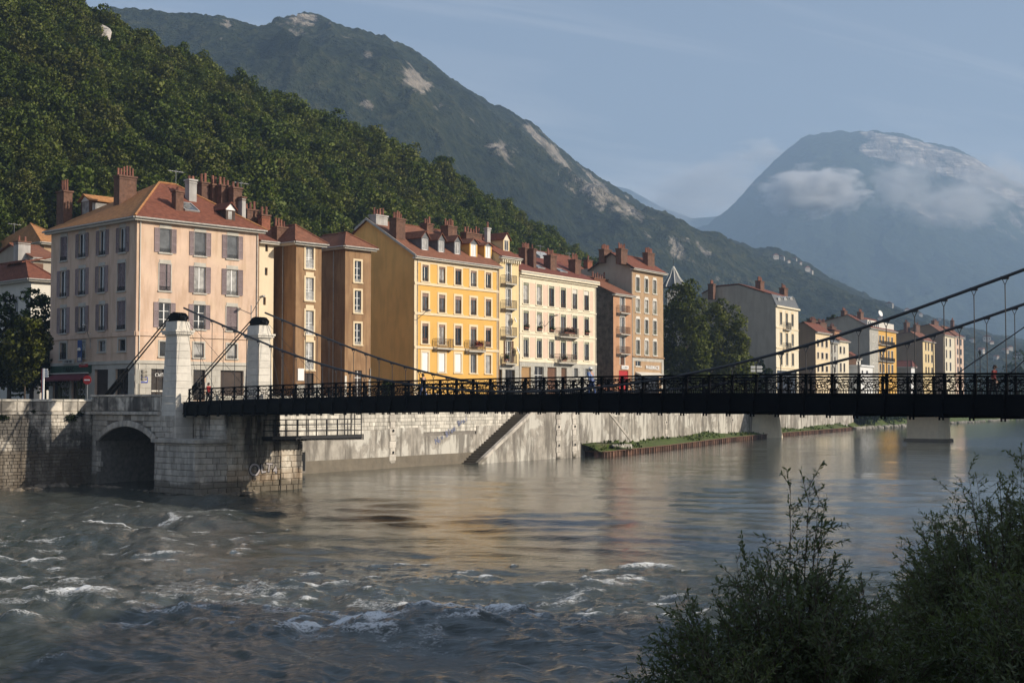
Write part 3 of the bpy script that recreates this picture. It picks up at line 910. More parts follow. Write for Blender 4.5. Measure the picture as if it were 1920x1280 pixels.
rgH = np.random.RandomState(12)
hp = sample_hill(34000, rgH)
hp.sort(key=lambda t: t[1])
NEAR = 230
gz = 0
for k, (x, y, z, p, u) in enumerate(hp[:NEAR]):
    s = rgH.uniform(0.8, 1.25)
    t = inst('woodland_tree', HT, None, (x, y, z - 0.3), rgH.uniform(0, 6.28), s)
    tag(t, 'green broadleaf tree in the woods on the lower slope behind the houses', 'tree', 'trees of the woods above the houses')
    c = inst('crown', HC[rgH.randint(len(HC))], t, (0, 0, 1.3), 0.0)
rest = hp[NEAR:]
vcol = bpy.data.collections.new('crown_variants')
for i, me in enumerate(HC):
    ob = bpy.data.objects.new('crown_variant_%02d' % i, me)
    vcol.objects.link(ob)
pm = bpy.data.meshes.new('woodland')
pm.from_pydata([(x, y, z + 0.9) for x, y, z, p, u in rest], [], [])
attr(pm, 'scl', rgH.uniform(0.5, 1.28, len(rest)) * np.where(rgH.rand(len(rest)) < 0.10, 1.4, 1.0))
attr(pm, 'rotz', rgH.uniform(0, 6.28, len(rest)))
a_ = pm.attributes.new('idx', 'INT', 'POINT')
a_.data.foreach_set('value', rgH.randint(0, len(HC), len(rest)).astype(np.int32))
wo_ = inst('woodland', pm)
tag(wo_, kind='stuff')
gn = bpy.data.node_groups.new('woodland_scatter', 'GeometryNodeTree')
gn.interface.new_socket('Geometry', in_out='INPUT', socket_type='NodeSocketGeometry')
gn.interface.new_socket('Geometry', in_out='OUTPUT', socket_type='NodeSocketGeometry')
gi, go = gn.nodes.new('NodeGroupInput'), gn.nodes.new('NodeGroupOutput')
ci = gn.nodes.new('GeometryNodeCollectionInfo')
ci.inputs['Collection'].default_value = vcol
ci.inputs['Separate Children'].default_value = True
ci.inputs['Reset Children'].default_value = True
ip = gn.nodes.new('GeometryNodeInstanceOnPoints')


def named(n, t):
    a = gn.nodes.new('GeometryNodeInputNamedAttribute')
    a.data_type = t
    a.inputs['Name'].default_value = n
    return [s for s in a.outputs if s.enabled and s.name == 'Attribute'][0]


cx = gn.nodes.new('ShaderNodeCombineXYZ')
gn.links.new(named('rotz', 'FLOAT'), cx.inputs[2])
gn.links.new(gi.outputs[0], ip.inputs['Points'])
gn.links.new(ci.outputs[0], ip.inputs['Instance'])
ip.inputs['Pick Instance'].default_value = True
gn.links.new(named('idx', 'INT'), ip.inputs['Instance Index'])
gn.links.new(cx.outputs[0], ip.inputs['Rotation'])
gn.links.new(named('scl', 'FLOAT'), ip.inputs['Scale'])
gn.links.new(ip.outputs[0], go.inputs[0])
md = wo_.modifiers.new('scatter', 'NODES')
md.node_group = gn

# ---- haze: one closed box of even air round the whole scene
m_haze, nt = new_mat('haze_air')
pv = N(nt, 'ShaderNodeVolumePrincipled', {'Color': (0.52, 0.73, 1.0, 1), 'Density': 0.00016, 'Anisotropy': 0.10})
N(nt, 'ShaderNodeOutputMaterial', {'Volume': pv.outputs[0]})
hb = MB()
hb.box(-4800, 6000, -300, 9400, -2.7, 1460)
HAZE = hb.build('haze', m_haze)
tag(HAZE, kind='stuff')

# ================================================================== MASONRY
def block_mesh(name, m):
    c = 0.05
    v = [(-.5, .5, -.5), (.5, .5, -.5), (.5, .5, .5), (-.5, .5, .5), (-.5, -.36, -.5), (.5, -.36, -.5), (.5, -.36, .5), (-.5, -.36, .5),
         (-.5 + c, -.5, -.5 + 2 * c), (.5 - c, -.5, -.5 + 2 * c), (.5 - c, -.5, .5 - 2 * c), (-.5 + c, -.5, .5 - 2 * c)]
    f = [(8, 9, 10, 11), (4, 5, 9, 8), (5, 6, 10, 9), (6, 7, 11, 10), (7, 4, 8, 11), (0, 1, 5, 4)[::-1], (1, 2, 6, 5)[::-1], (2, 3, 7, 6)[::-1], (3, 0, 4, 7)[::-1]]
    mb = MB()
    mb.add(v, f)
    return mb.mesh(name, m)


BLK = {k: block_mesh('stone', M[k]) for k in ('stone', 'stonedirty', 'stonenose', 'stonequay')}


def masonry(parent, org, rz, u0, u1, z0, z1, L, H, mk, limit=300, depth=0.3, skip=None, seed=1, name='stone', proud=0.03, order=None, zvar=0.0):
    """running-bond courses on the plane y=0 of a frame at org turned by rz (outside is -y)"""
    rg = random.Random(seed)
    st = []
    z, row = z0, 0
    while z < z1 - 0.08:
        h = min(H * rg.uniform(1 - zvar, 1 + zvar), z1 - z)
        if z1 - z - h < 0.12: h = z1 - z
        u = u0 - (L * 0.5 if row % 2 else 0) - rg.uniform(0, .3) * L
        while u < u1:
            l = L * rg.choice((.5, .7, .85, 1.0, 1.15, 1.5)) * rg.uniform(.9, 1.1)
            a, b = max(u, u0), min(u + l, u1)
            if b - a > 0.12 and not (skip and skip(a, b, z, z + h)):
                st.append((a, b, z, z + h, rg.uniform(0, proud)))
            u += l
        z += h
        row += 1
    if order: st.sort(key=order)
    c, s = math.cos(rz), math.sin(rz)
    org = Vector(org)
    for a, b, za, zb, d in st[:limit]:
        y = depth / 2 - d
        x = (a + b) / 2
        inst(name, BLK[mk], parent, (org.x + c * x - s * y, org.y + s * x + c * y, org.z + (za + zb) / 2), rz, (b - a - 0.02, depth, zb - za - 0.02))
    if st[limit:]:
        mb = MB()
        rv = []
        bv = [v.co.copy() for v in BLK[mk].vertices]
        bf = [tuple(p.vertices) for p in BLK[mk].polygons]
        for a, b, za, zb, d in st[limit:]:
            y, x = depth / 2 - d, (a + b) / 2
            mb.add([(x + v.x * (b - a - .02), y + v.y * depth, (za + zb) / 2 + v.z * (zb - za - .02)) for v in bv], bf)
            rv += [rg.random()] * len(bf)
        me = mb.mesh('far_stones', M[mk])
        attr(me, 'rnd', rv, 'FACE')
        o = inst('far_stones', me, parent, org, rz)
        o['kind'] = 'stuff'
    return len(st)


# ---- left quay wall
lq = empty('quay_wall', (0, 0, 0))
tag(lq, 'stained stone quay wall with low parapet left of the bridge abutment', 'quay wall')
LRZ = BRZ + math.pi / 2
def lqp(q, z=0, d=0): return bw(-37.0 + d, q, z)
org = bw(-37.0, 0, 0)
mb = MB()
mb.M = Matrix.Translation(org) @ Matrix.Rotation(LRZ, 4, 'Z')
mb.box(-75, -0.6, 0.12, 1.2, -1.5, 6.6)
mb.box(-75, -0.6, 0.14, 0.55, 6.86, 7.8)
mb.build('wall_core', M['joint'], lq)
near_first = lambda t: -t[1]
masonry(lq, org, LRZ, -17, -0.95, -0.4, 6.58, 0.62, 0.30, 'stonedirty', 300, 0.3, seed=4, order=lambda t: abs(t[0] + 8) + abs(t[2] - 4.2) * 1.2, zvar=0.12, proud=0.05)
masonry(lq, org, LRZ, -75, -17, -0.4, 6.58, 1.2, 0.6, 'stonedirty', 0, 0.3, seed=5)
for i in range(16):
    q1 = -0.95 - i * 1.45
    inst('string_course', BLK['stonedirty'], lq, bw(-37.0 + 0.12 - 0.25, q1 - 0.72, 6.72), LRZ, (1.43, 0.52, 0.25))
    inst('parapet_stone', BLK['stonedirty'], lq, bw(-37.0 - 0.2, q1 - 0.72, 7.31), LRZ, (1.42, 0.5, 0.90))
    inst('coping', BLK['stonequay'], lq, bw(-37.0 - 0.2, q1 - 0.72, 7.87), LRZ, (1.43, 0.60, 0.2))

# ---- abutment: arched side wall, pylon plinth, stained nose in the river, pedestals
ab = empty('bridge_abutment', BO, BRZ)
tag(ab, 'pale stone bridge abutment with an arched passage and stained nose in the river', 'abutment')
AS0, AS1, ZSP, ZCR = -35.9, -26.6, 4.2, 5.55


def arch_z(s):
    h = (AS1 - AS0) / 2
    c = (AS0 + AS1) / 2
    rise = ZCR - ZSP
    Rr = (h * h + rise * rise) / (2 * rise)
    x = min(abs(s - c), h)
    return ZSP + math.sqrt(Rr * Rr - x * x) - (Rr - rise)


mb = MB()
n = 24
ss = [AS0 + (AS1 - AS0) * i / n for i in range(n + 1)]
qf, qb = -0.80, 5.5
# wall around the opening: piers, spandrel, vault
mb.box(-37.4, AS0, qf, qb, -1.5, 6.6)
mb.box(AS1, -24.4, qf, qb, -1.5, 6.6)
for a, b in zip(ss, ss[1:]):
    za, zb = arch_z(a), arch_z(b)
    mb.quad((a, qf, za), (b, qf, zb), (b, qf, 6.6), (a, qf, 6.6))
    mb.quad((a, qb, za), (b, qb, zb), (b, qf, zb), (a, qf, za))
mb.quad((AS0, qf, 6.6), (AS1, qf, 6.6), (AS1, qb, 6.6), (AS0, qb, 6.6))
mb.box(AS0, AS1, qb - 0.3, qb, -1.5, 6.6)
# body under pylons and roadway
mb.box(-37.4, -26.0, 5.55, 9.5, -1.5, 6.9)
mb.box(-24.35, -23.55, -0.75, 9.3, -1.5, 6.6)
mb.box(-23.5, -18.75, 0.98, 6.4, -1.5, 6.85)
mb.box(-24.4, -18.7, -2.05, 0.9, -1.5, 4.35)
mb.box(-24.4, -18.7, 6.45, 8.7, -1.5, 4.35)
mb.build('abutment_core', M['joint'], ab)


def arch_skip(a, b, z0, z1):
    m = (a + b) / 2
    return AS0 - 0.1 < m < AS1 + 0.1 and z0 < arch_z(m) + 0.50


masonry(ab, (0, -0.95, 0), 0, -36.9, -23.6, -0.4, 6.58, 1.05, 0.46, 'stone', 300, 0.35, skip=arch_skip, seed=8)
# voussoirs
c0 = (AS0 + AS1) / 2
hh_, rise = (AS1 - AS0) / 2, ZCR - ZSP
RR_ = (hh_ ** 2 + rise ** 2) / (2 * rise)
zc0 = ZCR - RR_
a_max = math.asin(hh_ / RR_)
for i in range(15):
    a = -a_max + (i + .5) * 2 * a_max / 15
    o = inst('voussoir', BLK['stone'], ab, (c0 + math.sin(a) * (RR_ + .27), -0.82, zc0 + math.cos(a) * (RR_ + .27)), 0, (2 * a_max * RR_ / 15 - .02, 0.36, .54))
    o.rotation_euler = (0, a, 0)
# inner wall of the passage
masonry(ab, (0, qb - 0.34, 0), 0, AS0, AS1, -0.4, 4.6, 1.2, 0.5, 'stonedirty', 60, 0.3, seed=9)
# string course and parapet over the arch
for i in range(8):
    s0 = -37.3 + i * 1.45
    inst('string_course', BLK['stone'], ab, (s0 + .72, -0.92, 6.74), 0, (1.43, 0.62, 0.28))
    inst('parapet_stone', BLK['stonedirty'], ab, (s0 + .72, -0.70, 7.55), 0, (1.42, 0.42, 1.28))
    inst('coping', BLK['stone'], ab, (s0 + .72, -0.72, 8.28), 0, (1.43, 0.56, 0.16))
# nose
masonry(ab, (-18.6, 0, 0), math.pi / 2, 0.95, 6.45, -0.4, 6.85, 1.0, 0.5, 'stonenose', 300, 0.35, seed=10, zvar=.1)
masonry(ab, (-18.5, 0, 0), math.pi / 2, -2.2, 0.95, -0.4, 4.3, 1.05, 0.5, 'stone', 300, 0.35, seed=11)
masonry(ab, (0, -2.2, 0), 0, -24.5, -18.5, -0.4, 4.3, 1.1, 0.5, 'stone', 300, 0.35, seed=12)
masonry(ab, (-18.5, 0, 0), math.pi / 2, 6.45, 8.8, -0.4, 4.3, 0.95, 0.5, 'stonenose', 300, 0.35, seed=13)
masonry(ab, (0, 0.92, 0), 0, -23.5, -18.6, 4.3, 6.85, 1.1, 0.5, 'stonenose', 300, 0.35, seed=14)
for q0, q1 in ((-2.45, 1.0), (6.4, 9.0)):
    mb = MB()
    mb.box(-24.7, -18.25, q0, q1, 4.33, 4.62)
    mb.build('pedestal_cap', M['stone'], ab)
# graffiti on the nose: a tag in rounded letters (flat paint, slightly proud)
def text_obj(name, body, size, m, parent, loc, rot, extrude=0.006, align='CENTER', sx=1.0, bold=0.0):
    cu = bpy.data.curves.new(name, 'FONT')
    cu.body = body
    cu.size = size
    cu.extrude = extrude
    cu.offset = bold
    cu.align_x = align
    cu.align_y = 'CENTER'
    cu.materials.append(m)
    tmp = bpy.data.objects.new(name + '_tmp', cu)
    COL.objects.link(tmp)
    dg = bpy.context.evaluated_depsgraph_get()
    me = bpy.data.meshes.new_from_object(tmp.evaluated_get(dg))
    bpy.data.objects.remove(tmp)
    o = inst(name, me, parent, loc, rot, (sx, 1, 1))
    return o


GR = (math.pi / 2, 0, math.pi / 2)                  # text lying on a face whose outside is +x
M['tagfill'] = mat('faded_spray_paint', (0.36, 0.33, 0.33), var=.3, scale=3)
for ch_, q_, z_, sz_, rr_ in (('O', 3.75, 1.95, 1.45, .15), ('L', 4.65, 2.05, 1.05, -.12), ('T', 5.25, 2.1, 1.05, .10), ('4', 5.9, 1.9, .8, -.08)):
    text_obj('graffiti', ch_, sz_, M['black'], ab, (-18.57, q_, z_), (math.pi / 2, rr_, math.pi / 2), 0.012, bold=0.075)
    text_obj('graffiti', ch_, sz_, M['tagfill'], ab, (-18.555, q_, z_), (math.pi / 2, rr_, math.pi / 2), 0.012, bold=0.022)

# ================================================================== FOOTBRIDGE
BAY = 1.622
K0, K1 = -14, 34


def deck_z(k): return 8.09 - 0.00066 * (k - 12) ** 2


def cable_z(k):
    d = k - 9.7
    return 8.34 + 0.0136 * d * d - 0.012 * max(0, abs(d) - 17) ** 2


QN, QF = 0.0, 8.5
fb = empty('footbridge', BO, BRZ)
tag(fb, 'black iron suspension footbridge with lattice railings and stone pylons over the river', 'bridge')
# roadway
mb = MB()
ks = [K0 - 0.4 + (K1 - K0 + 1.4) * i / 50 for i in range(51)]
for a, b in zip(ks, ks[1:]):
    za, zb = deck_z(a), deck_z(b)
    x0, x1 = a * BAY, b * BAY
    mb.add([(x0, -.12, za - .22), (x1, -.12, zb - .22), (x1, 8.62, zb - .22), (x0, 8.62, za - .22), (x0, -.12, za), (x1, -.12, zb), (x1, 8.62, zb), (x0, 8.62, za)],
           [(0, 3, 2, 1), (4, 5, 6, 7), (0, 1, 5, 4), (2, 3, 7, 6)])
mb.build('deck', M['asphalt'], fb)
for q, sg in ((-0.16, -1), (8.66, 1)):
    mb = MB()
    for a, b in zip(ks, ks[1:]):
        za, zb = deck_z(a), deck_z(b)
        x0, x1 = a * BAY, b * BAY
        for (y0, y1, lo, hi) in ((-.02, .02, -.92, .06), (-.10, .10, -.95, -.87), (-.09, .09, .02, .08), (-.05, .05, -.45, -.40)):
            mb.add([(x0, q + y0, za + lo), (x1, q + y0, zb + lo), (x1, q + y1, zb + lo), (x0, q + y1, za + lo), (x0, q + y0, za + hi), (x1, q + y0, zb + hi), (x1, q + y1, zb + hi), (x0, q + y1, za + hi)],
                   [(0, 3, 2, 1), (4, 5, 6, 7), (0, 1, 5, 4), (2, 3, 7, 6)])
    mb.build('girder', M['bridgeiron'], fb)
# cross beams, posts, panels (shared meshes)
mb = MB()
mb.box(-.09, .09, -.50, 9.0, -1.10, -.96)
mb.box(-.02, .02, -.40, 8.9, -.96, -.30)
for q in (-.45, 8.95):
    mb.box(-.13, -.07, q - .05, q + .05, -1.22, -1.02)
    mb.box(.07, .13, q - .05, q + .05, -1.22, -1.02)
for q in (-.185, 8.685):
    mb.box(-.03, .03, q - .09, q + .09, -.93, .03)
CB = mb.mesh('cross_beam', M['bridgeiron'])
mb = MB()
mb.box(-.075, .075, -.06, .06, .0, 1.12)
mb.box(-.10, .10, -.09, .09, .0, .10)
mb.box(-.09, .09, -.08, .08, .72, .80)
mb.box(-.08, .08, -.07, .07, 1.06, 1.16)
mb.bar((0, -.05, .55), (0, -.42, -.10), .05, .05)
PO = mb.mesh('railing_post', M['bridgeiron'])
mb = MB()
Lp = BAY - 0.13
t = .030


def arc(cx, cz, rx, rz, a0, a1, n, w=t):
    p = [(cx + rx * math.cos(R(a0 + (a1 - a0) * i / n)), 0, cz + rz * math.sin(R(a0 + (a1 - a0) * i / n))) for i in range(n + 1)]
    for a, b in zip(p, p[1:]): mb.bar(a, b, w, w, (0, 1, 0))


mb.box(-Lp / 2, Lp / 2, -.025, .025, .07, .12)
mb.box(-Lp / 2, Lp / 2, -.022, .022, .27, .31)
mb.box(-Lp / 2, Lp / 2, -.022, .022, .79, .84)
for sgn in (-1, 1):
    mb.bar((-Lp / 2, 0, .30 if sgn > 0 else .80), (Lp / 2, 0, .80 if sgn > 0 else .30), .03, t, (0, 1, 0))
    arc(sgn * Lp / 2, .55, .42, .25, 90 if sgn > 0 else -90, 270 if sgn > 0 else 90, 8)
    arc(sgn * .36, .30, .20, .22, 0, 180, 6)
    arc(sgn * .36, .80, .20, .20, 180, 360, 6)
    arc(sgn * .58, .95, .11, .105, 0, 360, 8)
arc(0, .55, .15, .15, 0, 360, 10)
arc(0, .945, .34, .10, 0, 360, 12)
for i in range(-4, 5):
    mb.box(i * .165 - .014, i * .165 + .014, -.014, .014, .12, .28)
PN = mb.mesh('railing_panel', M['bridgeiron'])
for k in range(K0, K1 + 1):
    z = deck_z(k)
    inst('cross_beam', CB, fb, (k * BAY, 0, z))
    for q, r in ((QN, 0), (QF, math.pi)):
        inst('railing_post', PO, fb, (k * BAY, q, z), r)
        if k < K1:
            zm = deck_z(k + .5)
            sl = math.atan((deck_z(k + 1) - z) / BAY)
            inst('railing_panel', PN, fb, ((k + .5) * BAY, q, zm), (0, -sl, 0))
for q in (QN, QF):
    mb = MB()
    for k in range(K0, K1):
        mb.bar((k * BAY, q, deck_z(k) + 1.135), ((k + 1) * BAY, q, deck_z(k + 1) + 1.135), .15, .10)
    mb.build('top_rail', M['bridgeiron'], fb)
# main cables, hangers, stays, backstays
KP0, KP1 = -15.15, 34.8
for q in (QN, QF):
    mb = MB()
    pts = []
    for i in range(60):
        k = KP0 + 0.55 + (KP1 - KP0 - 1.1) * i / 59
        pts.append((k * BAY, q, cable_z(k)))
    mb.path(pts, 0.085, 7)
    mb.build('main_cable', M['cable'], fb)
    for k in range(-13, 34):
        zc_, zd = cable_z(k), deck_z(k)
        if zc_ - zd < 1.0: continue
        mb = MB()
        mb.tube((k * BAY, q, zc_ - .38), (k * BAY, q, zd - .9), .027, 5)
        mb.box(k * BAY - .2, k * BAY + .2, q - .05, q + .05, zc_ - .13, zc_ + .04)
        mb.bar((k * BAY - .13, q, zc_ - .12), (k * BAY, q, zc_ - .40), .03, .03, (0, 1, 0))
        mb.bar((k * BAY + .13, q, zc_ - .12), (k * BAY, q, zc_ - .40), .03, .03, (0, 1, 0))
        mb.build('hanger', M['cable'], fb)
    for kk, kt in ((-13.0, KP0), (-11.35, KP0), (-8.3, KP0), (27.4, KP1), (29.4, KP1), (31.4, KP1)):
        mb = MB()
        sgn = 1 if kt < 0 else -1
        mb.tube((kk * BAY, q + (.05 if q == 0 else -.05), deck_z(kk) + .1), ((kt + sgn * .6) * BAY, q, 15.0), .016 if kt < 0 else .030, 5)
        mb.build('stay_wire', M['cable'], fb)
    # backstays running down into the quay
    for kt, sgn in ((KP0, -1), (KP1, 1)):
        xt = (kt + sgn * .45) * BAY
        xa = xt + sgn * 12.3
        for dq, dz in ((-.30, 0), (-.10, .25), (.10, .0), (.30, .25), (0, -.45)):
            mb = MB()
            mb.tube((xt, q + dq * .8, 15.25 + dz * .35), (xa, q + dq, 7.35 + dz * .6), .035, 6)
            mb.build('backstay', M['cable'], fb)
        mb = MB()
        for dq in (-.28, .28):
            mb.tube((xa + sgn * .5, q + dq, 6.9), (xa - sgn * 3.7, q + dq * .9, 9.55), .17, 8, .10)
        mb.box(min(xa, xa - sgn * 1.6), max(xa, xa - sgn * 1.6), q - .5, q + .5, 6.6, 7.7)
        mb.build('anchor_sheath', M['bridgeiron'], fb)


def pylon(kc, q, z0):
    x = kc * BAY
    p = empty('pylon', (x, q, 0), 0, fb)
    zt = 13.35
    a0, b0, a1, b1 = 1.12, .86, .84, .62            # half sizes along and across the bridge, bottom and top
    nc = 14
    for i in range(nc):
        za, zb = z0 + (zt - z0) * i / nc, z0 + (zt - z0) * (i + 1) / nc - 0.018
        f0, f1 = max(0, (za - 6.6) / (zt - 6.6)), max(0, (zb - 6.6) / (zt - 6.6))
        m0 = MB()
        xa, ya, xb, yb = a0 + (a1 - a0) * f0, b0 + (b1 - b0) * f0, a0 + (a1 - a0) * f1, b0 + (b1 - b0) * f1
        m0.add([(-xa, -ya, za), (xa, -ya, za), (xa, ya, za), (-xa, ya, za), (-xb, -yb, zb), (xb, -yb, zb), (xb, yb, zb), (-xb, yb, zb)],
               [(0, 3, 2, 1), (4, 5, 6, 7), (0, 1, 5, 4), (1, 2, 6, 5), (2, 3, 7, 6), (3, 0, 4, 7)])
        m0.build('stone_course', M['stonepylon'], p)
    m0 = MB()
    m0.box(-a1 - .08, a1 + .08, -b1 - .08, b1 + .08, zt, zt + .14)
    m0.box(-a1 - .25, a1 + .25, -b1 - .25, b1 + .25, zt + .14, zt + .32)
    m0.box(-a1 - .34, a1 + .34, -b1 - .34, b1 + .34, zt + .32, zt + .48)
    m0.taper(-a1 - .05, a1 + .05, -b1 - .05, b1 + .05, zt + .48, zt + 1.25, .04, .04)
    m0.build('cornice', M['stonepylon'], p)
    m0 = MB()
    m0.box(-.72, .72, -.48, .48, zt + 1.25, zt + 1.40)
    pts = [(-.80, zt + 1.42), (-.85, zt + 1.62), (-.5, zt + 1.95), (0, zt + 2.05), (.45, zt + 1.98), (.85, zt + 1.68), (.65, zt + 1.4)]
    for yy in (-.44, -.17, .10, .36):
        m0.prism([(a, yy, b) for a, b in pts], (0, .12, 0))
    for a, b in pts[1:6]:
        m0.tube((a * .9, -.46, b - .12), (a * .9, .46, b - .12), .07, 6)
    m0.tube((.80, -.42, zt + 1.55), (.80, .42, zt + 1.55), .16, 8)
    m0.build('saddle', M['bridgeiron'], p)
    return p


p0 = pylon(KP0, QN, 4.4)
for kc, q in ((KP0, QF), (KP1, QN), (KP1, QF)):
    c = copy_tree(p0, fb)
    c.location = (kc * BAY, q, 0)
    if kc > 0: c.rotation_euler = (0, 0, math.pi)
# near-bank abutment under the right-hand pylons
mb = MB()
mb.box(54.2, 76, -2, 10.5, -1.5, 6.9)
tag(mb.build('near_abutment', M['stone'], None, loc=BO, rz=BRZ), 'plain stone abutment carrying the near end of the footbridge', 'abutment')

# ---- steel catwalk beside the abutment
cw = empty('catwalk', BO, BRZ)
tag(cw, 'small black steel catwalk with tubular rails hanging beside the abutment', 'catwalk')
mb = MB()
mb.box(-18.2, -16.7, 4.2, 14.0, 4.55, 4.80)
for q in np.arange(4.3, 14, .4):
    mb.box(-18.2, -16.7, q, q + .06, 4.42, 4.55)
mb.build('platform', M['iron'], cw)
for s in (-18.15, -16.75):
    mb = MB()
    for z in (5.25, 5.75, 6.2):
        mb.tube((s, 4.3, z), (s, 14.0, z), .035, 6)
    mb.build('handrail', M['iron'], cw)
    for q in (4.4, 5.6, 6.8, 8.0, 8.9, 10.0, 11.2, 12.4, 13.2, 13.95):
        mb = MB()
        mb.tube((s, q, 4.7), (s, q, 6.22 if q < 12.9 else 6.9), .045, 6)
        mb.build('rail_post', M['iron'], cw)

# ================================================================== RIGHT QUAY
rq = empty('quay_wall')
tag(rq, 'long pale stone quay wall beyond the footbridge, half faced with grey render', 'quay wall')
SEG = []
for (xa, ya), (xb, yb) in zip(QW, QW[1:]):
    d = Vector((xb - xa, yb - ya, 0))
    SEG.append((Vector((xa, ya, 0)), d.normalized(), d.length, math.atan2(d.y, d.x)))


def seg_u(i, px, py, off=0.0):
    P, d, L, a = SEG[i]
    nrm = Vector((d.y, -d.x, 0))
    h = on_plane(px, py, P + nrm * off, nrm)
    return (h - P).dot(d), h.z


for i, (P, d, L, a) in enumerate(SEG[:4]):
    mb = MB()
    mb.M = Matrix.Translation(P) @ Matrix.Rotation(a, 4, 'Z')
    mb.box(0, L, .10, 1.0, -1.5, 7.6)
    mb.build('wall_core', M['joint'], rq)
    mb = MB()
    mb.M = Matrix.Translation(P) @ Matrix.Rotation(a, 4, 'Z')
    st = 12 if i == 0 else 8
    for j in range(st):
        u0, u1 = L * j / st, L * (j + 1) / st
        zt = 4.35 + 0.9 * math.sin(j * 1.7 + i) * (1 if i else .75)
        if i: zt = min(7.3, zt + 2.2)
        mb.box(u0, u1, -.035, .2, 1.75, zt)
    mb.build('render_coat', M['render'], rq)
    mb = MB()
    mb.M = Matrix.Translation(P) @ Matrix.Rotation(a, 4, 'Z')
    mb.box(0, L, -.16, .2, -1.5, 1.0)
    mb.box(0, L, -.08, .2, 1.0, 1.75)
    mb.build('base_ledge', M['wetrender'], rq)
    masonry(rq, P, a, 0.3, L, 4.3 if i == 0 else 4.0, 7.55, 0.85, 0.42, 'stonequay', 290 if i == 0 else 0, 0.26, seed=20 + i)
    masonry(rq, P, a, 0, L, 7.6, 8.35, 1.6, 0.75, 'stonequay', 0, 0.4, seed=30 + i)
# pale quoin strips with mooring rings
qring = MB()
for i, px in ((0, 735), (0, 1046), (1, 1076), (1, 1248), (2, 1372)):
    P, d, L, a = SEG[i]
    off = 2.6 if px in (1046, 1076) else 0
    if off:
        u, z = seg_u(0, px, 800, off)
        P, d, L, a = SEG[0]
    else:
        u, z = seg_u(i, px, 800)
    for r_ in range(9):
        w = 0.62 if r_ % 2 else 0.46
        c = P + d * u + Vector((d.y, -d.x, 0)) * (off + 0.0)
        inst('quoin', BLK['stone'], rq, (c.x, c.y, 0.9 + r_ * .72), a, (2 * w, .30, .70))
    mb = MB()
    for z in (2.2, 4.6):
        c = P + d * u + Vector((d.y, -d.x, 0)) * (off + .18)
        mb.tube((c.x, c.y, z), (c.x + d.y * .06, c.y - d.x * .06, z), .16, 8)
    mb.build('mooring_ring', M['iron'], rq)
# small iron door at the foot
P, d, L, a = SEG[0]
u, z = seg_u(0, 564, 868)
c = P + d * u
mb = MB()
mb.box(-.55, .55, -.22, .1, .6, 2.9)
mb.build('door_frame', M['render'], rq, loc=(c.x, c.y, 0), rz=a)
mb = MB()
mb.box(-.38, .38, -.26, -.2, .8, 2.7)
mb.build('iron_door', M['black'], rq, loc=(c.x, c.y, 0), rz=a)

# ---- river stairs in a bastion in front of the wall
stt = empty('river_stairs', P, a)
tag(stt, 'stone stairs climbing diagonally along the far quay wall to the street', 'stairs')
OFF = 2.6
ub, zb_ = seg_u(0, 897, 866, OFF)
ut, zt_ = seg_u(0, 1004, 770, OFF)
zb_ = 0.3
slope = (zt_ - zb_) / (ut - ub)
utop = ub + (7.4 - zb_) / slope
ur, zr_ = seg_u(0, 1185, 822, OFF)
ul2 = ur - 7.0 / slope * .62
mb = MB()
mb.prism([(ub, -OFF, -1.4), (ub + .05, -OFF, zb_), (utop, -OFF, 7.4), (max(utop + 1, ul2), -OFF, 7.4), (ur, -OFF, 2.0), (ur + .4, -OFF, -1.4)], (0, .3, 0))
mb.box(utop, max(utop + 1, ul2), -OFF + .3, 0, -1.4, 7.3)
mb.build('bastion_wall', M['render'], stt)
mb = MB()
mb.prism([(ub - .1, -OFF - .08, zb_ - .1), (ub - .1, -OFF - .08, zb_ + .35), (utop, -OFF - .08, 7.75), (utop, -OFF - .08, 7.35)], (0, .46, 0))
mb.build('stringer', M['stone'], stt)
mb = MB()
mb.prism([(ul2, -OFF - .08, 7.35), (ul2, -OFF - .08, 7.75), (ur + .2, -OFF - .08, 2.25), (ur + .2, -OFF - .08, 1.8)], (0, .46, 0))
mb.build('stringer', M['stone'], stt)
ns = 26
for i in range(ns):
    u0 = ub + .1 + (utop - ub) * i / ns
    z = zb_ + (7.3 - zb_) * (i + 1) / ns
    mb = MB()
    mb.box(u0, u0 + (utop - ub) / ns + .25, -OFF + .38, -.02, z - .34, z)
    mb.build('step', M['wetrender'], stt)
mb = MB()
mb.prism([(ub + .2, -OFF + .38, -1.4), (ub + .2, -OFF + .38, zb_), (utop, -OFF + .38, 6.95), (utop, -OFF + .38, -1.4)], (0, OFF - .4, 0))
mb.build('stair_core', M['joint'], stt)
M['tagblue'] = mat('faded_blue_spray', (0.17, 0.19, 0.30), var=.4, scale=2)
rg = random.Random(6)
off_ = Vector((d.y, -d.x, 0)) * .075
for i, ch_ in enumerate('Nou Bleu Beni'):
    if ch_ == ' ': continue
    text_obj('graffiti', ch_, rg.uniform(.65, 1.1), M['tagblue'], rq, P + d * (ub - 5.0 + i * .52) + off_ + Vector((0, 0, 3.2 + i * .22 + rg.uniform(-.12, .12))), (math.pi / 2, -.4 + rg.uniform(-.25, .25), a), 0.004, bold=.012)

# ---- sheet piling and the grass strip
def at_level(px, py):
    z = 0.5
    for _ in range(6):
        p = at_z(px, py, z)
        z = float(level(p.y))
    return p


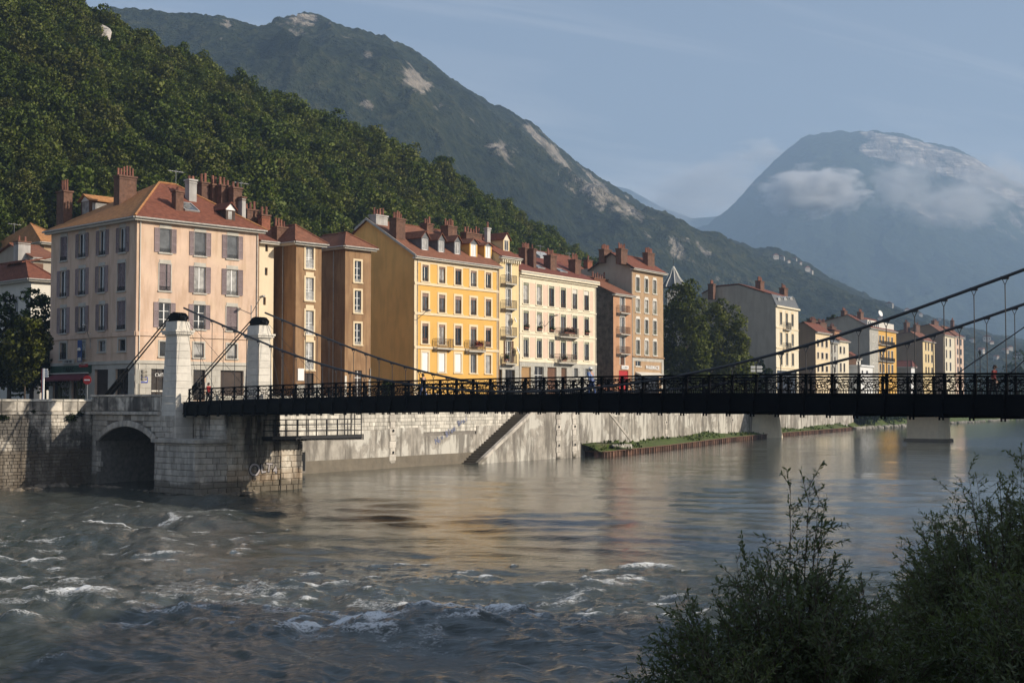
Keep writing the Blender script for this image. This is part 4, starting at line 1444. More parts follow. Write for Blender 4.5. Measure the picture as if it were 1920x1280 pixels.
pl = [at_level(*q) for q in ((1062, 855), (1090, 856), (1150, 850), (1330, 830), (1460, 818), (1600, 806))]
pl = [p + Vector((.86, -.5, 0)) * o_ for p, o_ in zip(pl, (2.7, 3.4, 3.2, 1.6, .6, 0))]
sp = empty('sheet_piling')
tag(sp, 'low rusty steel sheet pile wall holding the grass strip by the water', 'sheet piling')
mb = MB()
mb.add([(0, 0, -2), (.22, 0, -2), (.30, .26, -2), (.52, .26, -2), (.60, 0, -2), (0, .03, -2), (.21, .03, -2), (.29, .29, -2), (.53, .29, -2), (.61, .03, -2),
        (0, 0, .95), (.22, 0, .95), (.30, .26, .95), (.52, .26, .95), (.60, 0, .95), (0, .03, .95), (.21, .03, .95), (.29, .29, .95), (.53, .29, .95), (.61, .03, .95)],
       [(0, 1, 11, 10), (1, 2, 12, 11), (2, 3, 13, 12), (3, 4, 14, 13), (10, 11, 16, 15), (11, 12, 17, 16), (12, 13, 18, 17), (13, 14, 19, 18), (6, 5, 15, 16), (7, 6, 16, 17), (8, 7, 17, 18), (9, 8, 18, 19)])
PILE = mb.mesh('pile', M['rust'])
strip_o, strip_d = [], []
for a_, b_ in zip(pl, pl[1:]):
    dd = Vector((b_.x - a_.x, b_.y - a_.y, 0))
    Ls = dd.length
    dd.normalize()
    wv = 1.22
    nn_ = max(1, int(Ls / wv))
    for i in range(nn_):
        p = a_ + dd * (Ls * i / nn_)
        inst('pile', PILE, sp, (p.x, p.y, float(level(p.y)) + rnd.uniform(-.04, .04)), math.atan2(dd.y, dd.x), (Ls / nn_ / .60 * .98, 1.6, .72))
        strip_o.append(p)
        strip_d.append(dd)
mb = MB()
for p, q in zip(strip_o, strip_o[1:]):
    mb.bar((p.x, p.y, float(level(p.y)) + .72), (q.x, q.y, float(level(q.y)) + .72), .3, .08)
mb.build('capping_beam', M['rust'], sp)
V, rowsN = [], 16
for p, dd in zip(strip_o, strip_d):
    inw = Vector((-dd.y, dd.x, 0))
    for j in range(rowsN):
        w = p + inw * (0.3 + j * .8)
        mound = (1 - math.exp(-j / 5)) * (0.95 + 1.9 * float(vnoise(np.array([w.y / 22.0]), np.array([w.x / 9.0]), 5)[0]))
        z = float(level(p.y)) + .50 + mound * .8 + .2 * float(vnoise(np.array([w.x * .9]), np.array([w.y * .9]), 8)[0])
        V.append((w.x, w.y, z))
me = np_mesh('grass_bank', V, grid_faces(len(strip_o), rowsN), M['grass'])
tag(inst('grass_bank', me), kind='structure')
# tufts of grass
rg = np.random.RandomState(3)
Cc = []
VA = np.array(V).reshape(len(strip_o), rowsN, 3)
for _ in range(7000):
    i, j = rg.randint(len(strip_o)), rg.randint(1, rowsN)
    q = VA[i, j] + np.array([rg.uniform(-.7, .7), rg.uniform(-.7, .7), .1])
    if vnoise(np.array([q[0] / 5]), np.array([q[1] / 9]), 77)[0] < .42: continue
    Cc.append(q)
Cc = np.array(Cc)
Nn = np.tile([0.2, -0.2, 1.0], (len(Cc), 1))
Dr = np.stack([rg.normal(0, .3, len(Cc)), rg.normal(0, .3, len(Cc)), np.ones(len(Cc))], 1)
m_tuft = foliage('grass_blades', [(0.05, 0.085, 0.015), (0.085, 0.13, 0.022), (0.13, 0.15, 0.04)], .2, .4)
tag(inst('grass', leaf_mesh('grass', Cc, Nn, .30, rg, m_tuft, 1.4, Dr)), kind='stuff')

# ---- natural bank farther off
bp = [Vector((88.0, 362.0, 0)), Vector((120, 423, 0)), Vector((160, 494, 0)), Vector((203, 574, 0)), Vector((330, 790, 0)), Vector((700, 1150, 0)), Vector((1500, 1700, 0))]
V = []
for i, p in enumerate(bp):
    q = bp[min(i + 1, len(bp) - 1)] if i < len(bp) - 1 else p + (p - bp[i - 1])
    dd = (q - p).normalized()
    outw = Vector((dd.y, -dd.x, 0))
    for dist, z in ((6, -.6), (2.0, .8), (0, 1.6), (-3, 4.0), (-6, 6.4), (-9, 7.3)):
        w = p + outw * dist
        V.append((w.x, w.y, z + .4 * (z > 0)))
tag(inst('river_bank', np_mesh('river_bank', V, grid_faces(len(bp), 6), M['grass'])), kind='structure')
rm = MB()
rg2 = random.Random(9)
for i in range(420):
    t_ = rg2.random() ** 1.3 * 4.0
    k = int(t_)
    p = bp[k].lerp(bp[k + 1], t_ - k)
    dd = (bp[k + 1] - bp[k]).normalized()
    p = p + Vector((dd.y, -dd.x, 0)) * rg2.uniform(.6, 3.2)
    r = rg2.uniform(.25, .75)
    rm.lathe([(r * .7, -.3), (r, .1), (r * .75, .45), (r * .2, .6)], 6, (p.x, p.y, 1.05 + rg2.uniform(-.1, .2)))
o = rm.build('riprap_stones', mat('pale_riprap', (0.34, 0.31, 0.26), var=.3, scale=.6))
tag(o, kind='stuff')

# ---- boulders at the foot of the left quay
def rock_mesh(seed):
    mb = MB()
    rg = random.Random(seed)
    n, m = 8, 5
    prof = [(.001, -.5), (.55, -.42), (.95, -.05), (.8, .3), (.35, .5), (.001, .52)]
    vs = []
    for r, z in prof:
        for i in range(n):
            t = 2 * math.pi * i / n
            k = rg.uniform(.72, 1.2)
            vs.append((r * k * math.cos(t), r * k * .8 * math.sin(t), z * rg.uniform(.7, 1.2)))
    fs = []
    for j in range(len(prof) - 1):
        for i in range(n):
            fs.append((j * n + i, j * n + (i + 1) % n, (j + 1) * n + (i + 1) % n, (j + 1) * n + i))
    mb.add(vs, fs)
    return mb.mesh('rock', M['rock'])


RK = [rock_mesh(i) for i in range(6)]
rg = random.Random(21)
for i in range(64):
    if i < 44:
        q = -1.5 - i * .36 + rg.uniform(-.3, .3)
        s = -37.0 + rg.uniform(.4, 2.6)
    elif i < 56:
        s = -36 + (i - 44) * 1.0
        q = -1.2 - rg.uniform(.3, 1.2) - (1.6 if s > -25 else 0)
    else:
        s = -18.1 + rg.uniform(0, .6)
        q = -2.2 + (i - 56) * .75
    p = bw(s, q)
    sc = rg.uniform(.28, .72)
    o = inst('rock', RK[i % 6], None, (p.x, p.y, .05 + rg.uniform(-.1, .25) * (1 if i < 44 else .2)), rg.uniform(0, 6.28), (sc * 1.3, sc, sc * .75))
    tag(o, 'brown rock in the water at the foot of the stained quay and abutment', 'rock', 'rocks along the foot of the left quay')

# ---- second bridge beyond: abutment, pier, deck
rb = empty('road_bridge', (48.5, 274.0, 0), math.atan2(-22, 27.3))
tag(rb, 'pale concrete road bridge farther upstream, its pier showing under the footbridge', 'bridge')
mb = MB()
mb.lathe([(5.6, -1.5), (5.2, 1.5), (4.5, 6.2)], 20, (-1.0, 1.0, 0))
mb.build('shore_pier', M['ivory'], rb)
mb = MB()
pr = [(-3.4, -2.2), (2.6, -2.2), (3.4, -1.2), (3.7, 0), (3.4, 1.2), (2.6, 2.2), (-3.4, 2.2), (-3.9, 0)]
cx_ = 35.0
mb.add([(cx_ + a * 1.04, b * 1.04, -1.5) for a, b in pr] + [(cx_ + a * .97, b * .97, 5.7) for a, b in pr], [tuple(range(8))[::-1], tuple(range(8, 16))] + [(i, (i + 1) % 8, 8 + (i + 1) % 8, 8 + i) for i in range(8)])
mb.build('pier', M['ivory'], rb)
mb = MB()
mb.add([(cx_ + a * 1.18, b * 1.18, -1.5) for a, b in pr] + [(cx_ + a * 1.14, b * 1.14, 1.35) for a, b in pr], [tuple(range(8))[::-1], tuple(range(8, 16))] + [(i, (i + 1) % 8, 8 + (i + 1) % 8, 8 + i) for i in range(8)])
mb.build('pier_footing', M['wetrender'], rb)
mb = MB()
mb.box(-12, 120, -6, 6, 6.2, 7.4)
mb.box(-12, 120, -6.2, -5.9, 7.4, 8.2)
mb.box(-12, 120, 5.9, 6.2, 7.4, 8.2)
mb.build('deck', M['greybase'], rb)
mb = MB()
mb.box(31.5, 38.5, -2.3, 2.3, 5.72, 6.15)
mb.build('pier_cap', M['greybase'], rb)

# ================================================================== HOUSES
MESHC = {}


def cached(key, fn):
    if key not in MESHC:
        MESHC[key] = fn()
    return MESHC[key]


class Face:
    """a wall plane of a house: u to the right seen from outside, z up, outside is -y"""
    def __init__(s, H, org, rz):
        s.H, s.org, s.rz = H, Vector(org), rz
        s.M = Matrix.Translation(s.org) @ Matrix.Rotation(rz, 4, 'Z')
        s.MW = H.MW @ s.M
        s.P0 = s.MW @ Vector((0, 0, 0))
        s.n = (s.MW.to_3x3() @ Vector((0, -1, 0)))
        s.inv = s.MW.inverted()
        s.holes = []

    def uv(s, px, py, d=0.0):
        h = on_plane(px, py, s.P0 + s.n * d, s.n)
        q = s.inv @ h
        return q.x, q.z

    def put(s, name, mesh, u, z, d=0.0, parent=None):
        p = s.M @ Vector((u, -d, z))
        if parent is None or parent is s.H.e:
            return inst(name, mesh, s.H.e, p, s.rz)
        return inst(name, mesh, parent, (0, 0, 0), 0)

    def world(s, u, z, d=0.0):
        return s.MW @ Vector((u, -d, z))

    def wall(s, L, H, m, name='wall', bands=(), th=0.32):
        """front with real openings and reveals"""
        us = sorted({0.0, L} | {round(x, 3) for h in s.holes for x in h[:2] if 0 < x < L})
        zs = sorted({0.0, H} | {round(x, 3) for h in s.holes for x in h[2:4] if 0 < x < H})
        mb = MB()
        mb.M = s.M
        for a, b in zip(us, us[1:]):
            run = None
            for c, d in zip(zs, zs[1:]):
                mu, mz = (a + b) / 2, (c + d) / 2
                inside = any(h[0] < mu < h[1] and h[2] < mz < h[3] for h in s.holes)
                if inside:
                    if run: mb.quad((a, 0, run[0]), (b, 0, run[0]), (b, 0, run[1]), (a, 0, run[1]))
                    run = None
                else:
                    run = (run[0], d) if run else (c, d)
            if run: mb.quad((a, 0, run[0]), (b, 0, run[0]), (b, 0, run[1]), (a, 0, run[1]))
        for h in s.holes:
            a, b, c, d = h[:4]
            mb.quad((a, 0, c), (b, 0, c), (b, th, c), (a, th, c))
            mb.quad((a, 0, d), (a, th, d), (b, th, d), (b, 0, d))
            mb.quad((a, 0, c), (a, th, c), (a, th, d), (a, 0, d))
            mb.quad((b, 0, c), (b, 0, d), (b, th, d), (b, th, c))
            mb.quad((a, th, c), (b, th, c), (b, th, d), (a, th, d))
        return mb.build(name, m, s.H.e)

    # ---- window units
    def win(s, u0, u1, z0, z1, frame='white', pane='glassdark', nm=2, nt=0, rec=.16, sur=None, sw=.14, sill='stonewin', rail=None, rh=.42,
            shut=None, shm='shutter', blind=None, bh=.18, lintel=False, lower=None, hole=True, arch=False, head=0.0):
        w, h = u1 - u0, z1 - z0
        if hole: s.holes.append((u0, u1, z0, z1))
        uc = (u0 + u1) / 2
        qw, qh = round(w, 1), round(h, 1)
        kx, kz = w / qw, h / qh
        fr = .07

        def mk_frame():
            mb = MB()
            mb.box(-qw / 2, -qw / 2 + fr, -.03, .03, 0, qh)
            mb.box(qw / 2 - fr, qw / 2, -.03, .03, 0, qh)
            mb.box(-qw / 2 + fr, qw / 2 - fr, -.03, .03, 0, fr)
            mb.box(-qw / 2 + fr, qw / 2 - fr, -.03, .03, qh - fr, qh)
            for i in range(1, nm):
                x = -qw / 2 + qw * i / nm
                mb.box(x - .055, x + .055, -.028, .028, fr, qh - fr)
            for j in range(1, nt + 1):
                z = qh * j / (nt + 1)
                for i in range(nm):
                    xa, xb = -qw / 2 + qw * i / nm, -qw / 2 + qw * (i + 1) / nm
                    mb.box(xa + .056, xb - .056, -.02, .02, z - .025, z + .025)
            return mb.mesh('window', M[frame])

        def mk_pane():
            mb = MB()
            pw = qw / nm
            mb.box(-pw / 2 + .03, pw / 2 - .03, -.008, .008, fr * .6, qh - fr * .6)
            return mb.mesh('pane', M[pane])
        wm = cached(('w', qw, qh, frame, nm, nt), mk_frame)
        pm_ = cached(('p', qw, qh, pane, nm), mk_pane)
        wi = s.put('window', wm, uc, z0, -rec)
        wi.scale = (kx, 1, kz)
        for i in range(nm):
            inst('pane', pm_, wi, (-qw / 2 + qw * (i + .5) / nm, .012, 0))
        if sur:
            def mk_sur():
                mb = MB()
                mb.box(-qw / 2 - sw, -qw / 2, -.045, .02, 0, qh + sw)
                mb.box(qw / 2, qw / 2 + sw, -.045, .02, 0, qh + sw)
                mb.box(-qw / 2, qw / 2, -.045, .02, qh, qh + sw + head)
                return mb.mesh('surround', M[sur])
            o = inst('surround', cached(('s', qw, qh, sur, sw, head), mk_sur), wi, (0, -rec, 0))
        if sill:
            def mk_sill():
                mb = MB()
                mb.box(-qw / 2 - sw - .04, qw / 2 + sw + .04, -.13, .1, -.14, 0)
                return mb.mesh('sill', M[sill])
            inst('sill', cached(('sl', qw, sill, sw), mk_sill), wi, (0, -rec, 0))
        if rail:
            def mk_rail():
                mb = MB()
                mb.box(-qw / 2, qw / 2, -.02, .02, rh - .03, rh)
                mb.box(-qw / 2, qw / 2, -.02, .02, .08, .11)
                n_ = max(5, int(qw / .12))
                for i in range(n_ + 1):
                    x = -qw / 2 + .01 + (qw - .02) * i / n_
                    mb.box(x - .009, x + .009, -.01, .01, .0, rh - .03)
                for i in range(3):
                    cx = -qw / 2 + qw * (i + .5) / 3
                    for a in range(6):
                        a0_, a1_ = a * 1.047, (a + 1) * 1.047
                        mb.bar((cx + .10 * math.cos(a0_), 0, rh * .5 + .10 * math.sin(a0_)), (cx + .10 * math.cos(a1_), 0, rh * .5 + .10 * math.sin(a1_)), .02, .02, (0, 1, 0))
                return mb.mesh('window_rail', M[rail])
            inst('window_rail', cached(('r', qw, rail, rh), mk_rail), wi, (0, -rec - .03, 0))
        if blind:
            def mk_bl():
                mb = MB()
                b_ = bh * qh
                mb.box(-qw / 2 + .02, qw / 2 - .02, -.10, -.05, qh - b_, qh)
                return mb.mesh('blind', M[blind])
            inst('blind', cached(('b', qw, qh, blind, bh), mk_bl), wi, (0, 0, 0))
        if lower:
            def mk_lo():
                mb = MB()
                mb.box(-qw / 2 + .03, qw / 2 - .03, -.08, -.04, .02, qh * .28)
                return mb.mesh('lower_panel', M[lower])
            inst('lower_panel', cached(('lo', qw, qh, lower), mk_lo), wi, (0, 0, 0))
        if shut:
            def mk_sh():
                mb = MB()
                sw2, sh2 = .56, qh
                mb.box(0, .05, -.025, .025, 0, sh2)
                mb.box(sw2 - .05, sw2, -.025, .025, 0, sh2)
                for z in (0, sh2 * .34, sh2 * .66, sh2 - .07):
                    mb.box(.05, sw2 - .05, -.025, .025, z, z + .07)
                n_ = int(sh2 / .10)
                for i in range(n_):
                    z = .07 + (sh2 - .1) * i / n_
                    mb.add([(.05, -.022, z), (sw2 - .05, -.022, z), (sw2 - .05, .022, z + .07), (.05, .022, z + .07)], [(0, 1, 2, 3)])
                return mb.mesh('shutter', M[shm])
            sm = cached(('sh', qh, shm), mk_sh)
            if shut == 'open':
                for sg in (-1, 1):
                    # leaves folded back against the wall, each a little differently
                    o = s.put('shutter', sm, uc + (sg * (w / 2 + .02) if sg > 0 else -w / 2 - .58), z0 + .02, .05)
                    o.scale = (1, 1, kz)
                    o.rotation_euler = (0, 0, s.rz + rnd.uniform(-.05, .05))
            elif shut == 'closed':
                for sg in (-1, 0):
                    o = s.put('shutter', sm, uc + sg * w / 2 + .005, z0, -.07)
                    o.scale = (w / 2 / .57, 1, kz)
            elif shut == 'ajar':
                o = s.put('shutter', sm, uc - w / 2, z0, -.07)
                o.scale = (w * .60 / .56, 1, kz)
                o = s.put('shutter', sm, uc + w * .22, z0, -.05)
                o.scale = (w * .26 / .56, 1, kz)
                o.rotation_euler = (0, 0, s.rz - .3)
        return wi

    def grid(s, cols, yc, rows, pr, style, **kw):
        U = [sorted((s.uv(a, yc)[0], s.uv(b, yc)[0])) for a, b in cols]
        Z = [(s.uv(pr, yb)[1], s.uv(pr, yt)[1]) for yt, yb in rows]
        out = {}
        for j, (z0, z1) in enumerate(Z):
            for i, (u0, u1) in enumerate(U):
                st = dict(kw)
                x = style(i, j) if callable(style) else style
                if x is None: continue
                st.update(x)
                out[i, j] = s.win(u0, u1, z0, z1, **st)
        return U, Z, out

    def opening(s, pa, pb, yt, yb, name, m, rec=.25, bars=0, barm='iron', yref=None):
        """shop front or door set in a recess"""
        u0, u1 = s.uv(pa, (yt + yb) / 2)[0], s.uv(pb, (yt + yb) / 2)[0]
        z1 = s.uv(pa, yt)[1]
        z0 = 0.02 if yb is None else s.uv(pa, yb)[1]
        z0 = max(z0, .02)
        s.holes.append((u0, u1, z0, z1))
        mb = MB()
        w, h = u1 - u0, z1 - z0
        mb.box(-w / 2, w / 2, -.03, .03, 0, h)
        o = s.put(name, mb.mesh(name, M[m]), (u0 + u1) / 2, z0, -rec)
        if bars:
            mb = MB()
            for i in range(bars + 1):
                x = -w / 2 + w * i / bars
                mb.box(max(-w / 2, x - .04), min(w / 2, x + .04), -.09, -.035, 0, h)
            mb.box(-w / 2, w / 2, -.085, -.035, h * .72, h * .72 + .07)
            inst('frame', mb.mesh('frame', M[barm]), o)
        return o

    def band(s, u0, u1, z0, z1, d, m, name='string_course'):
        mb = MB()
        mb.M = s.M
        mb.box(u0, u1, -d, .02, z0, z1)
        return mb.build(name, M[m], s.H.e)

    def balcony(s, pa, pb, yt, yb, m='balrail', d=.75, slab='stonewin', curved=False):
        u0, u1 = s.uv(pa, yb, d * .5)[0], s.uv(pb, yb, d * .5)[0]
        z0 = s.uv(pa, yb, d * .5)[1]
        z1 = s.uv(pa, yt, d * .5)[1]
        w, h = abs(u1 - u0), max(.7, z1 - z0)
        mb = MB()
        mb.box(-w / 2, w / 2, -d, 0, -.16, 0)
        for x in (-w / 2 + .15, w / 2 - .27):
            mb.prism([(x, 0, -.17), (x, -d * .8, -.17), (x, 0, -.55)], (.12, 0, 0))
        b = s.put('balcony', mb.mesh('balcony', M[slab]), (u0 + u1) / 2, z0, 0)
        mb = MB()
        for y in (-d + .04,):
            mb.box(-w / 2 + .02, w / 2 - .02, y - .02, y + .02, h - .04, h)
            mb.box(-w / 2 + .02, w / 2 - .02, y - .015, y + .015, .08, .11)
            n_ = max(6, int(w / .13))
            for i in range(n_ + 1):
                x = -w / 2 + .03 + (w - .06) * i / n_
                mb.box(x - .012, x + .012, y - .012, y + .012, 0, h - .04)
        for x in (-w / 2 + .03, w / 2 - .03):
            mb.box(x - .02, x + .02, -d + .06, 0, h - .04, h)
            for i in range(5):
                y = -d + .1 + (d - .1) * i / 5
                mb.box(x - .012, x + .012, y - .012, y + .012, 0, h - .04)
        inst('balcony_railing', mb.mesh('balcony_railing', M[m]), b)
        return (u0 + u1) / 2, z0, w, h, d


class House:
    def __init__(s, name, label, px, py, Y, theta, x1, D, ypx, eave_y, cat='house', group=None):
        """px: photo column of the front left corner at depth Y; x1: column of the right end; theta: degrees the front turns away from the view axis"""
        p = at_y(px, py, Y)
        th = R(theta)
        s.ex = Vector((math.sin(th), math.cos(th), 0))
        s.ey = Vector((-math.cos(th), math.sin(th), 0))
        s.rz = math.atan2(s.ex.y, s.ex.x)
        s.e = empty(name, (p.x, p.y, GZ), s.rz)
        tag(s.e, label, cat, group)
        s.MW = Matrix.Translation((p.x, p.y, GZ)) @ Matrix.Rotation(s.rz, 4, 'Z')
        s.F = Face(s, (0, 0, 0), 0)
        s.W = s.F.uv(x1, eave_y)[0]
        s.D = D
        s.G = Face(s, (0, D, 0), -math.pi / 2)         # left gable: u runs from the back to the front corner
        s.H = s.F.uv(px, eave_y)[1]

    def at(s, px, py, yl):
        """house-local x, z of a photo point on the plane y = yl"""
        n = s.ey
        P = s.MW @ Vector((0, yl, 0))
        h = s.MW.inverted() @ on_plane(px, py, P, n)
        return h.x, h.z

    def gat(s, px, py, xl=0.0):
        n = s.ex
        P = s.MW @ Vector((xl, 0, 0))
        h = s.MW.inverted() @ on_plane(px, py, P, n)
        return h.y, h.z

    def walls(s, mf, mg=None, left=True, gable=None):
        mg = mg or mf
        s.F.wall(s.W, s.H, M[mf])
        if left:
            s.G.wall(s.D, s.H, M[mg], 'side_wall')
        mb = MB()
        mb.quad((s.W, 0, 0), (s.W, s.D, 0), (s.W, s.D, s.H), (s.W, 0, s.H))
        mb.quad((s.W, s.D, 0), (0, s.D, 0), (0, s.D, s.H), (s.W, s.D, s.H))
        if not left:
            mb.quad((0, s.D, 0), (0, 0, 0), (0, 0, s.H), (0, s.D, s.H))
        mb.build('rear_walls', M[mg], s.e)

    def gable_roof(s, yr, zr, m, mg, oh=.45, of=.55, th=.16, zback=None, gable=True):
        """ridge parallel to the front at local y=yr, height zr"""
        H, Wd, D = s.H, s.W, s.D
        zb = H if zback is None else zback
        k1 = (zr - H) / yr
        k2 = (zr - zb) / max(.1, D - yr)
        yf, zf = -of, H - k1 * of
        ybk, zbk = D + of, zb - k2 * of
        mb = MB()
        for (ya, za, yb_, zb_) in ((yf, zf, yr, zr), (yr, zr, ybk, zbk)):
            mb.add([(-oh, ya, za + .02), (Wd + oh, ya, za + .02), (Wd + oh, yb_, zb_ + .02), (-oh, yb_, zb_ + .02), (-oh, ya, za + th), (Wd + oh, ya, za + th), (Wd + oh, yb_, zb_ + th), (-oh, yb_, zb_ + th)],
                   [(0, 3, 2, 1), (4, 5, 6, 7), (0, 1, 5, 4), (1, 2, 6, 5), (2, 3, 7, 6), (3, 0, 4, 7)])
        r = mb.build('roof', M[m], s.e)
        mb = MB()
        mb.tube((-oh, yr, zr + th), (Wd + oh, yr, zr + th), .12, 6)
        inst('ridge_tiles', mb.mesh('ridge_tiles', M[m]), r)
        if gable:
            for x, d in ((0.0, .2), (Wd, -.2)):
                mb = MB()
                mb.prism([(x, 0, H), (x, yr, zr), (x, D, zb), (x, D, H)] if zb > H + .01 else [(x, 0, H), (x, yr, zr), (x, D, H)], (d, 0, 0))
                mb.build('gable', M[mg], s.e)
        s.ky = (k1, yr, zr, zf, yf)
        # eaves board and gutter
        mb = MB()
        mb.box(-oh, Wd + oh, -of, 0, zf - .16, zf + .0)
        mb.build('eaves', M['offwhite'], s.e)
        mb = MB()
        mb.tube((-oh, -of - .09, zf + .06), (Wd + oh, -of - .09, zf + .06), .09, 6)
        mb.build('gutter', M['gutter'], s.e)
        return r

    def roof_z(s, y):
        k1, yr, zr, zf, yf = s.ky
        return zr - abs(y - yr) * k1

    def hip_roof(s, zr, m, oh=.6, m2=None, ax=None, ay=None, th=.16, rid=None):
        """hipped roof with a short ridge; ax, ay are the ridge end points"""
        H, Wd, D = s.H, s.W, s.D
        e = [(-oh, -oh, H), (Wd + oh, -oh, H), (Wd + oh, D + oh, H), (-oh, D + oh, H)]
        (xa, ya), (xb, yb) = ax, ay
        t = [(xa, ya, zr), (xb, yb, zr)]
        up = lambda p, d: (p[0], p[1], p[2] + d)
        vs = [up(p, th) for p in e] + [up(p, th) for p in t] + e
        mb = MB()
        if abs(xa - xb) >= abs(ya - yb):                # ridge along the front
            fs = [(0, 1, 5, 4), (1, 2, 5), (2, 3, 4, 5), (3, 0, 4)]
            left = 3
        else:                                           # ridge runs back
            fs = [(0, 1, 4), (1, 2, 5, 4), (2, 3, 5), (3, 0, 4, 5)]
            left = 3
        mb.add(vs, fs)
        mb.mi[left] = 1 if m2 else 0
        mb.add(vs, [(0, 6, 7, 1), (1, 7, 8, 2), (2, 8, 9, 3), (3, 9, 6, 0), (6, 9, 8, 7)])
        r = mb.build('roof', [M[m], M[m2 or m]], s.e)
        mb = MB()
        for a, b in ((vs[0], vs[4]), (vs[1], vs[5] if abs(xa - xb) >= abs(ya - yb) else vs[4]), (vs[4], vs[5])):
            mb.tube(a, b, .13, 6)
        inst('ridge_tiles', mb.mesh('ridge_tiles', M[m2 or m]), r)
        mb = MB()
        mb.box(-oh + .1, Wd + oh - .1, -oh + .1, -.001, H - .22, H - .005)
        mb.box(-oh + .1, -.001, 0, D + oh - .1, H - .22, H - .005)
        mb.build('eaves', M['offwhite'], s.e)
        mb = MB()
        mb.tube((-oh, -oh - .08, H + .02), (Wd + oh, -oh - .08, H + .02), .09, 6)
        mb.tube((-oh - .08, -oh, H + .02), (-oh - .08, D + oh, H + .02), .09, 6)
        mb.build('gutter', M['gutter'], s.e)
        return r

    def chimney(s, pa, pb, yt, yb, yl, dp=.9, pots=4, m='brick', cap='brick', potm='pot', ph=.9, alongy=False, wx=None):
        """photo columns pa..pb, top yt, foot yb, standing on the plane y=yl"""
        xa, zt = s.at(pa, yt, yl)
        xb, _ = s.at(pb, yt, yl)
        zb = s.at((pa + pb) / 2, yb, yl)[1]
        if alongy:                                     # a wide stack running back from the front: use the side plane
            xc = (xa + xb) / 2
            y0, z0 = s.gat(pa, yt, xa)
        w = abs(xb - xa) if wx is None else wx
        xc = (xa + xb) / 2
        mb = MB()
        mb.box(-w / 2, w / 2, -dp / 2, dp / 2, zb - 1.2, zt - .18)
        c = mb.build('chimney', M[m], s.e, loc=(xc, yl, 0))
        mb = MB()
        mb.box(-w / 2 - .10, w / 2 + .10, -dp / 2 - .10, dp / 2 + .10, zt - .18, zt)
        mb.box(-w / 2 - .05, w / 2 + .05, -dp / 2 - .05, dp / 2 + .05, zt - .42, zt - .34)
        inst('chimney_cap', mb.mesh('chimney_cap', M[cap]), c)
        r_ = min(.16, max(w, dp) / max(1, pots) * .36)
        for i in range(pots):
            t_ = (i + .5) / pots - .5
            hh = ph * rnd.uniform(.65, 1.15)
            mb = MB()
            mb.lathe([(r_ * 1.05, 0), (r_, .1), (r_ * .8, hh * .8), (r_ * 1.0, hh * .85), (r_ * .85, hh)], 7)
            inst('chimney_pot', mb.mesh('chimney_pot', M[potm]), c, (t_ * (w if w >= dp else 0), t_ * (dp if dp > w else 0), zt))
        return c

    def dormer(s, pa, pb, yt, yb, yapex, yl, mw='zinc', mr='tilered', fr='white', pane='glassgrey', side=None, depth=3.0, nm=2, gfront='zinc'):
        """dormer window with its own small gabled roof; pa..pb, yt..yb bound the window itself"""
        lo_, hi_ = -1.0, 6.0                             # slide the front back along the slope until its foot rests on the tiles
        for _ in range(30):
            yl = (lo_ + hi_) / 2
            if s.at((pa + pb) / 2, yb, yl)[1] > s.roof_z(yl) + .22: lo_ = yl
            else: hi_ = yl
        xa, zt = s.at(pa, yt, yl)
        xb, _ = s.at(pb, yt, yl)
        zb = s.at(pa, yb, yl)[1]
        za = s.at((pa + pb) / 2, yapex, yl)[1]
        w, h = xb - xa, zt - zb
        hw = w / 2 + .22
        za = max(za - zb, h + .25)
        mb = MB()
        mb.box(-hw, -w / 2, .0, depth, -.3, h + .08)
        mb.box(w / 2, hw, .0, depth, -.3, h + .08)
        mb.box(-w / 2, w / 2, .12, depth, -.3, 0)
        mb.box(-w / 2, w / 2, .12, .2, 0, h)
        d = mb.build('dormer', M[side or mw], s.e, loc=((xa + xb) / 2, yl, zb))
        mb = MB()
        mb.prism([(-hw, -.02, h + .08), (hw, -.02, h + .08), (0, -.02, za)], (0, .16, 0))
        mb.box(-hw - .02, hw + .02, -.03, .1, h, h + .1)
        inst('dormer_front', mb.mesh('dormer_front', M[gfront]), d)
        mb = MB()
        for sg in (-1, 1):
            mb.prism([(sg * (hw + .22), -.22, h - .02), (sg * (hw + .22), -.22, h + .08), (0, -.22, za + .14), (0, -.22, za + .03)], (0, depth + .25, 0))
        inst('dormer_roof', mb.mesh('dormer_roof', M[mr]), d)
        mb = MB()
        for x in (-w / 2, w / 2 - .07):
            mb.box(x, x + .07, .02, .08, 0, h)
        mb.box(-w / 2 + .07, w / 2 - .07, .02, .08, 0, .07)
        mb.box(-w / 2 + .07, w / 2 - .07, .02, .08, h - .07, h)
        for i in range(1, nm):
            x = -w / 2 + w * i / nm
            mb.box(x - .03, x + .03, .02, .08, .07, h - .07)
        inst('dormer_frame', mb.mesh('dormer_frame', M[fr]), d)
        mb = MB()
        mb.box(-w / 2 + .04, w / 2 - .04, .085, .11, .03, h - .03)
        inst('pane', mb.mesh('pane', M[pane]), d)
        return d

    def pipe(s, u, z0, z1, m='gutter', face=None, r=.055):
        f = face or s.F
        mb = MB()
        mb.M = f.M
        mb.tube((u, -.09, z0), (u, -.09, z1), r, 6)
        return mb.build('downpipe', M[m], s.e)

    def antenna(s, px, yt, yb, yl):
        x, zt = s.at(px, yt, yl)
        zb = s.at(px, yb, yl)[1]
        mb = MB()
        mb.tube((x, yl, zb - .5), (x, yl, zt), .03, 5)
        mb.tube((x - 1.0, yl, zt - .2), (x + 1.0, yl, zt - .2), .02, 4)
        for i in range(7):
            xx = x - .9 + i * .3
            mb.tube((xx, yl - .35, zt - .2), (xx, yl + .35, zt - .2), .012, 4)
        mb.build('antenna', M['antenna'], s.e)

